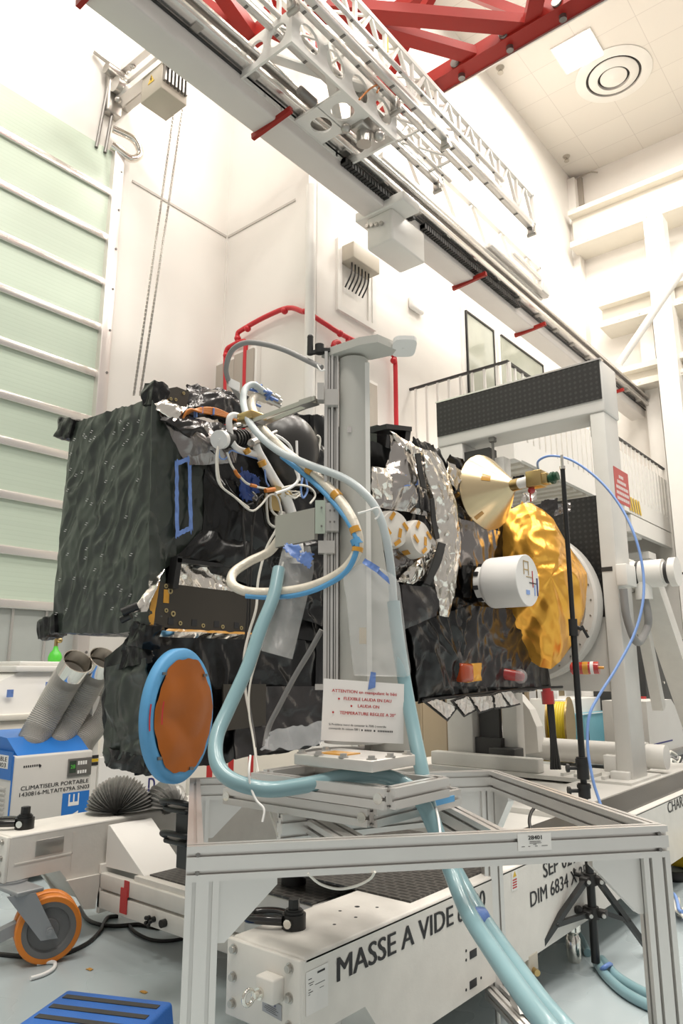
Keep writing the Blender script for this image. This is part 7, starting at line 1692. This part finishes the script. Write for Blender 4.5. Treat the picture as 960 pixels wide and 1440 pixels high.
# ---- blue step stool
zs = 0.30
c1 = onZ(95,1391,zs); c2 = onZ(243,1408,zs); c3 = onZ(36,1440,zs)
ux = (c2-c1); Lx = ux.length; ux.normalize(); uy = V((ux.y,-ux.x,0)); Ly = 0.40
t = thing('step_stool', c1+ux*Lx/2+uy*Ly/2-V((0,0,zs)), 'blue plastic step stool with four dark grip strips near the frame leg', 'step stool')
def st(a, b, z): p = c1+ux*a+uy*b; return V((p.x,p.y,z))
q = MB(); bm = bmesh.new(); vs = [bm.verts.new(p) for p in (st(-0.03,-0.03,0.0),st(Lx+0.03,-0.03,0.0),st(Lx+0.03,Ly+0.03,0.0),st(-0.03,Ly+0.03,0.0),st(0,0,zs),st(Lx,0,zs),st(Lx,Ly,zs),st(0,Ly,zs))]
for f in ((3,2,1,0),(4,5,6,7),(0,1,5,4),(1,2,6,5),(2,3,7,6),(3,0,4,7)): bm.faces.new([vs[i] for i in f])
bmesh.ops.recalc_face_normals(bm, faces=bm.faces[:]); bmesh.ops.bevel(bm, geom=bm.edges[:], offset=0.014, segments=3, affect='EDGES', profile=0.5); q.from_bm(bm, True); q.build('body','blue_plastic',t)
q = MB()
for k in range(4): y = 0.05+0.09*k; q.hexa([st(0.03,y,zs-0.001),st(Lx-0.03,y,zs-0.001),st(Lx-0.03,y+0.032,zs-0.001),st(0.03,y+0.032,zs-0.001),st(0.03,y,zs+0.003),st(Lx-0.03,y,zs+0.003),st(Lx-0.03,y+0.032,zs+0.003),st(0.03,y+0.032,zs+0.003)])
each(q,'grip_strip','charcoal',t)
# ---- right edge: cabinets and consoles beyond the portal
def cab(name, px0, px1, pyt, pyb, x, dep, m, lab, cat, group=None, z0=0.0):
    a = onX(px0,pyt,x); b = onX(px1,pyt,x); zt3 = onX((px0+px1)/2,pyt,x).z
    t_ = thing(name, (x-dep/2,(a.y+b.y)/2,z0), lab, cat, group)
    q = MB(); q.bbox((x-dep,a.y,z0),(x,b.y,zt3),0.012); q.build('body',m,t_); return t_, a, b, zt3
for k,(p0,p1,lab) in enumerate(((590,625,'tan electrical cabinet seen under the spacecraft beside the teal hose'),(627,650,'tan electrical cabinet behind the far portal column'),(684,706,'tan electrical cabinet seen between the portal legs, with a grey hose in front'),(707,734,'tan electrical cabinet with red switch behind the curved stay'),(736,754,'tan electrical cabinet with paper sheet behind the red connector'),(755,778,'tan electrical cabinet beside the yellow cable reel'))):
    t_,a,b,z3 = cab('electrical_cabinet',p0,p1,925,1050,-6.15,0.45,'tan_cabinet',lab,'electrical cabinet','tan electrical cabinets along the wall',0.0)
    q = MB(); q.bbox((-6.15,a.y+0.03,0.25),(-6.135,b.y-0.03,z3-0.06),0.005); d = q.build('door','tan_cabinet',t_)
    q = MB(); q.bbox((-6.135,b.y-0.12,1.1),(-6.11,b.y-0.08,1.25),0.006); q.build('handle','black_plastic',d)
    q = MB(); q.box((-6.15,a.y,0.0),(-6.13,b.y,0.2)); q.build('plinth','white_steel',t_)
    if k == 3: q = MB(); c = onX(722,1025,-6.11); q.cyl(c,c+V((0.06,0,0)),0.05,n=14); q.build('red_switch','lens_red',d)
    if k == 4: q = MB(); c = onX(749,980,-6.13); q.box((-6.134,c.y-0.14,c.z-0.1),(-6.131,c.y+0.14,c.z+0.14)); q.build('paper_sheet','paper',d)
# grey corrugated hose behind the portal
hose('drain_hose', [(735,1001,8.6),(742,1003,8.5),(745,1020,8.4),(745,1035,8.3),(752,1048,8.2),(762,1054,8.1),(775,1053,8.0)], 0.045, 'cable_grey', 'grey bent hose between the curved stay and the cable reel', 'hose')
hose('drain_hose', [(695,1008,8.8),(702,1020,8.7),(706,1032,8.6),(709,1045,8.5)], 0.05, 'steel_dark', 'short dark grey hose in front of the tan cabinet between the portal legs', 'hose')
# yellow cable reel
c = at(788,1020,9.0)
t = thing('cable_reel', (c.x,c.y,c.z-0.35), 'yellow cable wound on a reel behind the portal column', 'cable reel')
axr = (r_*0.9-f_*0.45).normalized()
q = MB(); q.lathe(c+axr*0.10, axr, [(0,0),(0.33,0.0),(0.33,0.02),(0,0.02)], 32); q.lathe(c-axr*0.12, axr, [(0,0),(0.33,0.0),(0.33,0.02),(0,0.02)], 32); q.cyl(c-axr*0.1,c+axr*0.1,0.1,n=16); q.bar(c+V((0,0,-0.35)),c+V((0,0,-0.05)),0.06); q.bbox(c+V((-0.2,-0.2,-0.40)),c+V((0.2,0.2,-0.35)),0.01); q.build('reel','brass',t)
q = MB()
for k in range(7):
    for j in range(3): q.tube([c+axr*(-0.085+0.028*k)+frame_from(axr)[0]*math.cos(a)*(0.17+0.045*j)+frame_from(axr)[1]*math.sin(a)*(0.17+0.045*j) for a in [2*PI*i/18 for i in range(19)]], 0.02, n=6, sub=1)
q.build('cable','yellow_cable',t)
# white machine with teal box and carton
t_,a,b,z3 = cab('machine_cabinet',792,862,981,1060,-4.3,0.5,'white_steel','white machine cabinet behind the portal column carrying a teal box','cabinet')
t_['label'] = 'white machine cabinet behind the portal column with a teal box on its side'
tb = onX(801,1004,-4.28); te = onX(848,1004,-4.28); zb_ = onX(820,1058,-4.28).z
t = thing('terminal_box', (-4.2,(tb.y+te.y)/2,zb_), 'teal steel terminal box fixed to the white machine behind the tripod tube', 'terminal box')
q = MB(); q.bbox((-4.299,tb.y,zb_),(-4.08,te.y,tb.z),0.01); q.build('body','teal_paint',t)
q = MB(); q.box((-4.079,tb.y+0.06,zb_+0.2),(-4.06,tb.y+0.10,zb_+0.32)); q.build('latch','black_plastic',t)
q = MB(); q.bar((-4.07,tb.y-0.1,tb.z+0.005),(-4.07,te.y-0.5,tb.z+0.005),0.012); q.build('top_lip','white_plastic',t)
p0 = onX(782,985,-4.4); p1 = onX(804,985,-4.4); zz = z3
t = thing('carton', (-4.5,(a.y+b.y)/2-0.3,zz), 'white carton with printed sheet on the machine cabinet', 'carton'); yc_ = a.y+0.03
q = MB(); q.bbox((-4.7,yc_,zz),(-4.4,yc_+0.30,zz+0.16),0.004); q.build('box','white_plastic',t)
q = MB(); q.box((-4.4,yc_+0.05,zz+0.04),(-4.398,yc_+0.25,zz+0.13)); q.build('printed_sheet','horn_gold',t)
q = MB(); p = onX(833,974,-4.5); q.bbox((-4.6,p.y-0.2,zz),(-4.35,p.y+0.25,zz+0.17),0.01); tag(q.build('white_case','white_plastic'),'small white case on the machine cabinet next to the portal column','case')
# black server cabinet, console, cable coil, white cylinder
t_,a,b,z3 = cab('black_cabinet',902,990,897,1010,-3.6,0.8,'charcoal','matt black cabinet behind the raking strut at the edge of view','cabinet')
q = MB(); 
for px,py in ((931,936),(933,960)): c = onX(px,py,-3.59); q.cyl(c-V((0.02,0,0)),c+V((0.01,0,0)),0.022,n=12)
each(q,'lock_button','chrome',t_)
q = MB(); c = onX(915,905,-3.597); q.box((-3.6,c.y-0.06,c.z-0.03),(-3.596,c.y+0.06,c.z+0.03)); q.build('white_plate','paper',t_)
CX = -2.75
a = onX(908,985,CX); b = onX(944,985,CX); zt4 = onX(925,985,CX).z; zb4 = onX(915,1062,CX).z
t = thing('control_console', (CX-0.3,(a.y+b.y)/2,zb4), 'grey-white control console with red buttons to the far side of the portal column', 'console')
q = MB(); q.poly([(CX-0.5,a.y,zb4),(CX-0.5,b.y+0.35,zb4),(CX-0.5,b.y+0.35,zb4+0.35),(CX-0.5,b.y-0.02,zt4),(CX-0.5,a.y,zt4)], (0.5,0,0)); q.build('housing','grey_white',t)
q = MB(); c = onX(955,1004,CX); q.cyl((CX-0.1,b.y+0.16,zb4+0.40),(CX-0.1,b.y+0.24,zb4+0.46),0.035,n=12); q.cyl((CX-0.3,b.y-0.1,zt4),(CX-0.3,b.y-0.1,zt4+0.03),0.035,n=12); each(q,'red_button','lens_red',t)
q = MB(); c0 = onX(919,1047,CX); c1_ = onX(946,1048,CX); q.box((CX,c0.y,c0.z-0.008),(CX+0.002,c1_.y,c0.z+0.008)); q.build('blue_stripe','ink_navy',t)
q = MB(); q.bbox((CX-0.55,a.y-0.1,ZT_-0.05),(CX+0.02,b.y+0.4,zb4),0.01); q.build('pedestal','steel_dark',t)
for k in range(5):
    rk = random.Random(k); pts = [(CX+0.08+0.02*k+rk.uniform(-.02,.02), a.y-0.05+0.12*j+rk.uniform(-.05,.05), zb4-0.02-0.035*k+0.03*math.sin(j*1.9+k)) for j in range(7)]
    q = MB(); q.tube(pts,0.014,n=7,sub=5); tag(q.build('coiled_cable',('wire_white','cable_grey')[k%2]),'pale cable of the loose coil below the control console','cable','loose cables below the console')
Yw = GYf+0.75
a = onY(732,1068,Yw); b = onY(940,1094,Yw); q = MB(); q.cyl((a.x,Yw,ZT_+0.16),(b.x,Yw,ZT_+0.16),0.11,n=28); q.cyl((b.x-0.2,Yw,ZT_+0.16),(b.x-0.17,Yw,ZT_+0.16),0.125,n=28); tag(q.build('white_drum','white_steel'),'long white horizontal cylinder lying across the trolley behind the portal','cylinder')
q = MB(); q.box((a.x-0.3,Yw+0.2,ZT_+0.04),(b.x-0.3,Yw+1.0,ZT_+0.10)); tag(q.build('dark_shelf','steel_dark'),'dark shelf plate behind the long white cylinder','shelf')
# bundle of black leads with red plug hanging under the spacecraft
t = thing('lead_bundle', at(774,1085,6.0), 'bundle of black leads with a red plug hanging below the spacecraft', 'cable')
q = MB()
for k in range(4): q.tube([at(770+k*2,985,6.1),at(772+k*2,1010,6.1),at(775+k*2,1045,6.1),at(775+k*4,1082,6.1)],0.012,n=7)
q.build('leads','cable_black',t)
q = MB(); q.tube([at(769,972,6.1),at(771,990,6.1)],0.05,n=12,sub=2); q.tube([at(768,968,6.1),at(769,974,6.1)],0.035,n=12,sub=2); q.build('red_plug','lens_red',t)
# odds at the right floor edge
p = onZ(953,1222,0.0); q = MB(); q.bbox((p.x-0.1,p.y-0.05,0.02),(p.x+0.5,p.y+0.5,0.22),0.04); tag(q.build('yellow_case','yellow'),'yellow case on the floor at the far side beyond the frame leg','case')
q = MB(); q.tube([onZ(938,1232,0.03),onZ(950,1234,0.03),onZ(975,1232,0.03)],0.04,n=8); tag(q.build('floor_cable','cable_black'),'thick black cable on the floor below the yellow case','cable','black cables on the floor')
for k in range(5):
    rk = random.Random(k+3); q = MB(); q.tube([onZ(942+rk.uniform(-3,4)+j*5,1262+rk.uniform(-10,14)+5*j,0.02+0.02*k) for j in range(5)],0.012,n=6,sub=6); tag(q.build('coiled_cable',('wire_white','blue_tube','cable_black')[k%3]),('white floor lead coiled beyond the frame leg','pale blue floor lead coiled beyond the frame leg','black floor lead coiled beyond the frame leg')[k%3],'cable','loose leads on the floor beyond the frame leg')
# ================================================================== light
w = bpy.data.worlds.new('hall_light'); sc.world = w; w.use_nodes = True
bg = w.node_tree.nodes['Background']; bg.inputs[0].default_value = (1.0,0.955,0.895,1); bg.inputs[1].default_value = 0.36
def area(loc, sx, sy, power, rot=(0,0,0), c=(1.0,0.95,0.87)):
    l = bpy.data.lights.new('ceiling_lamp', 'AREA'); l.shape = 'RECTANGLE'; l.size = sx; l.size_y = sy; l.energy = power; l.color = c
    o = bpy.data.objects.new('ceiling_lamp', l); col.objects.link(o); o.location = loc; o.rotation_euler = rot; return o
for x in (-4.3,-0.4,3.2):
    for y in (-2.5,3.0,8.5,14.0):
        area((x,y,ZC-0.3), 2.0, 2.0, 370)
sc.view_settings.view_transform = 'Standard'; sc.view_settings.look = 'None'; sc.view_settings.gamma = 1.0
sc.view_settings.use_curve_mapping = False; sc.view_settings.exposure = 0.16
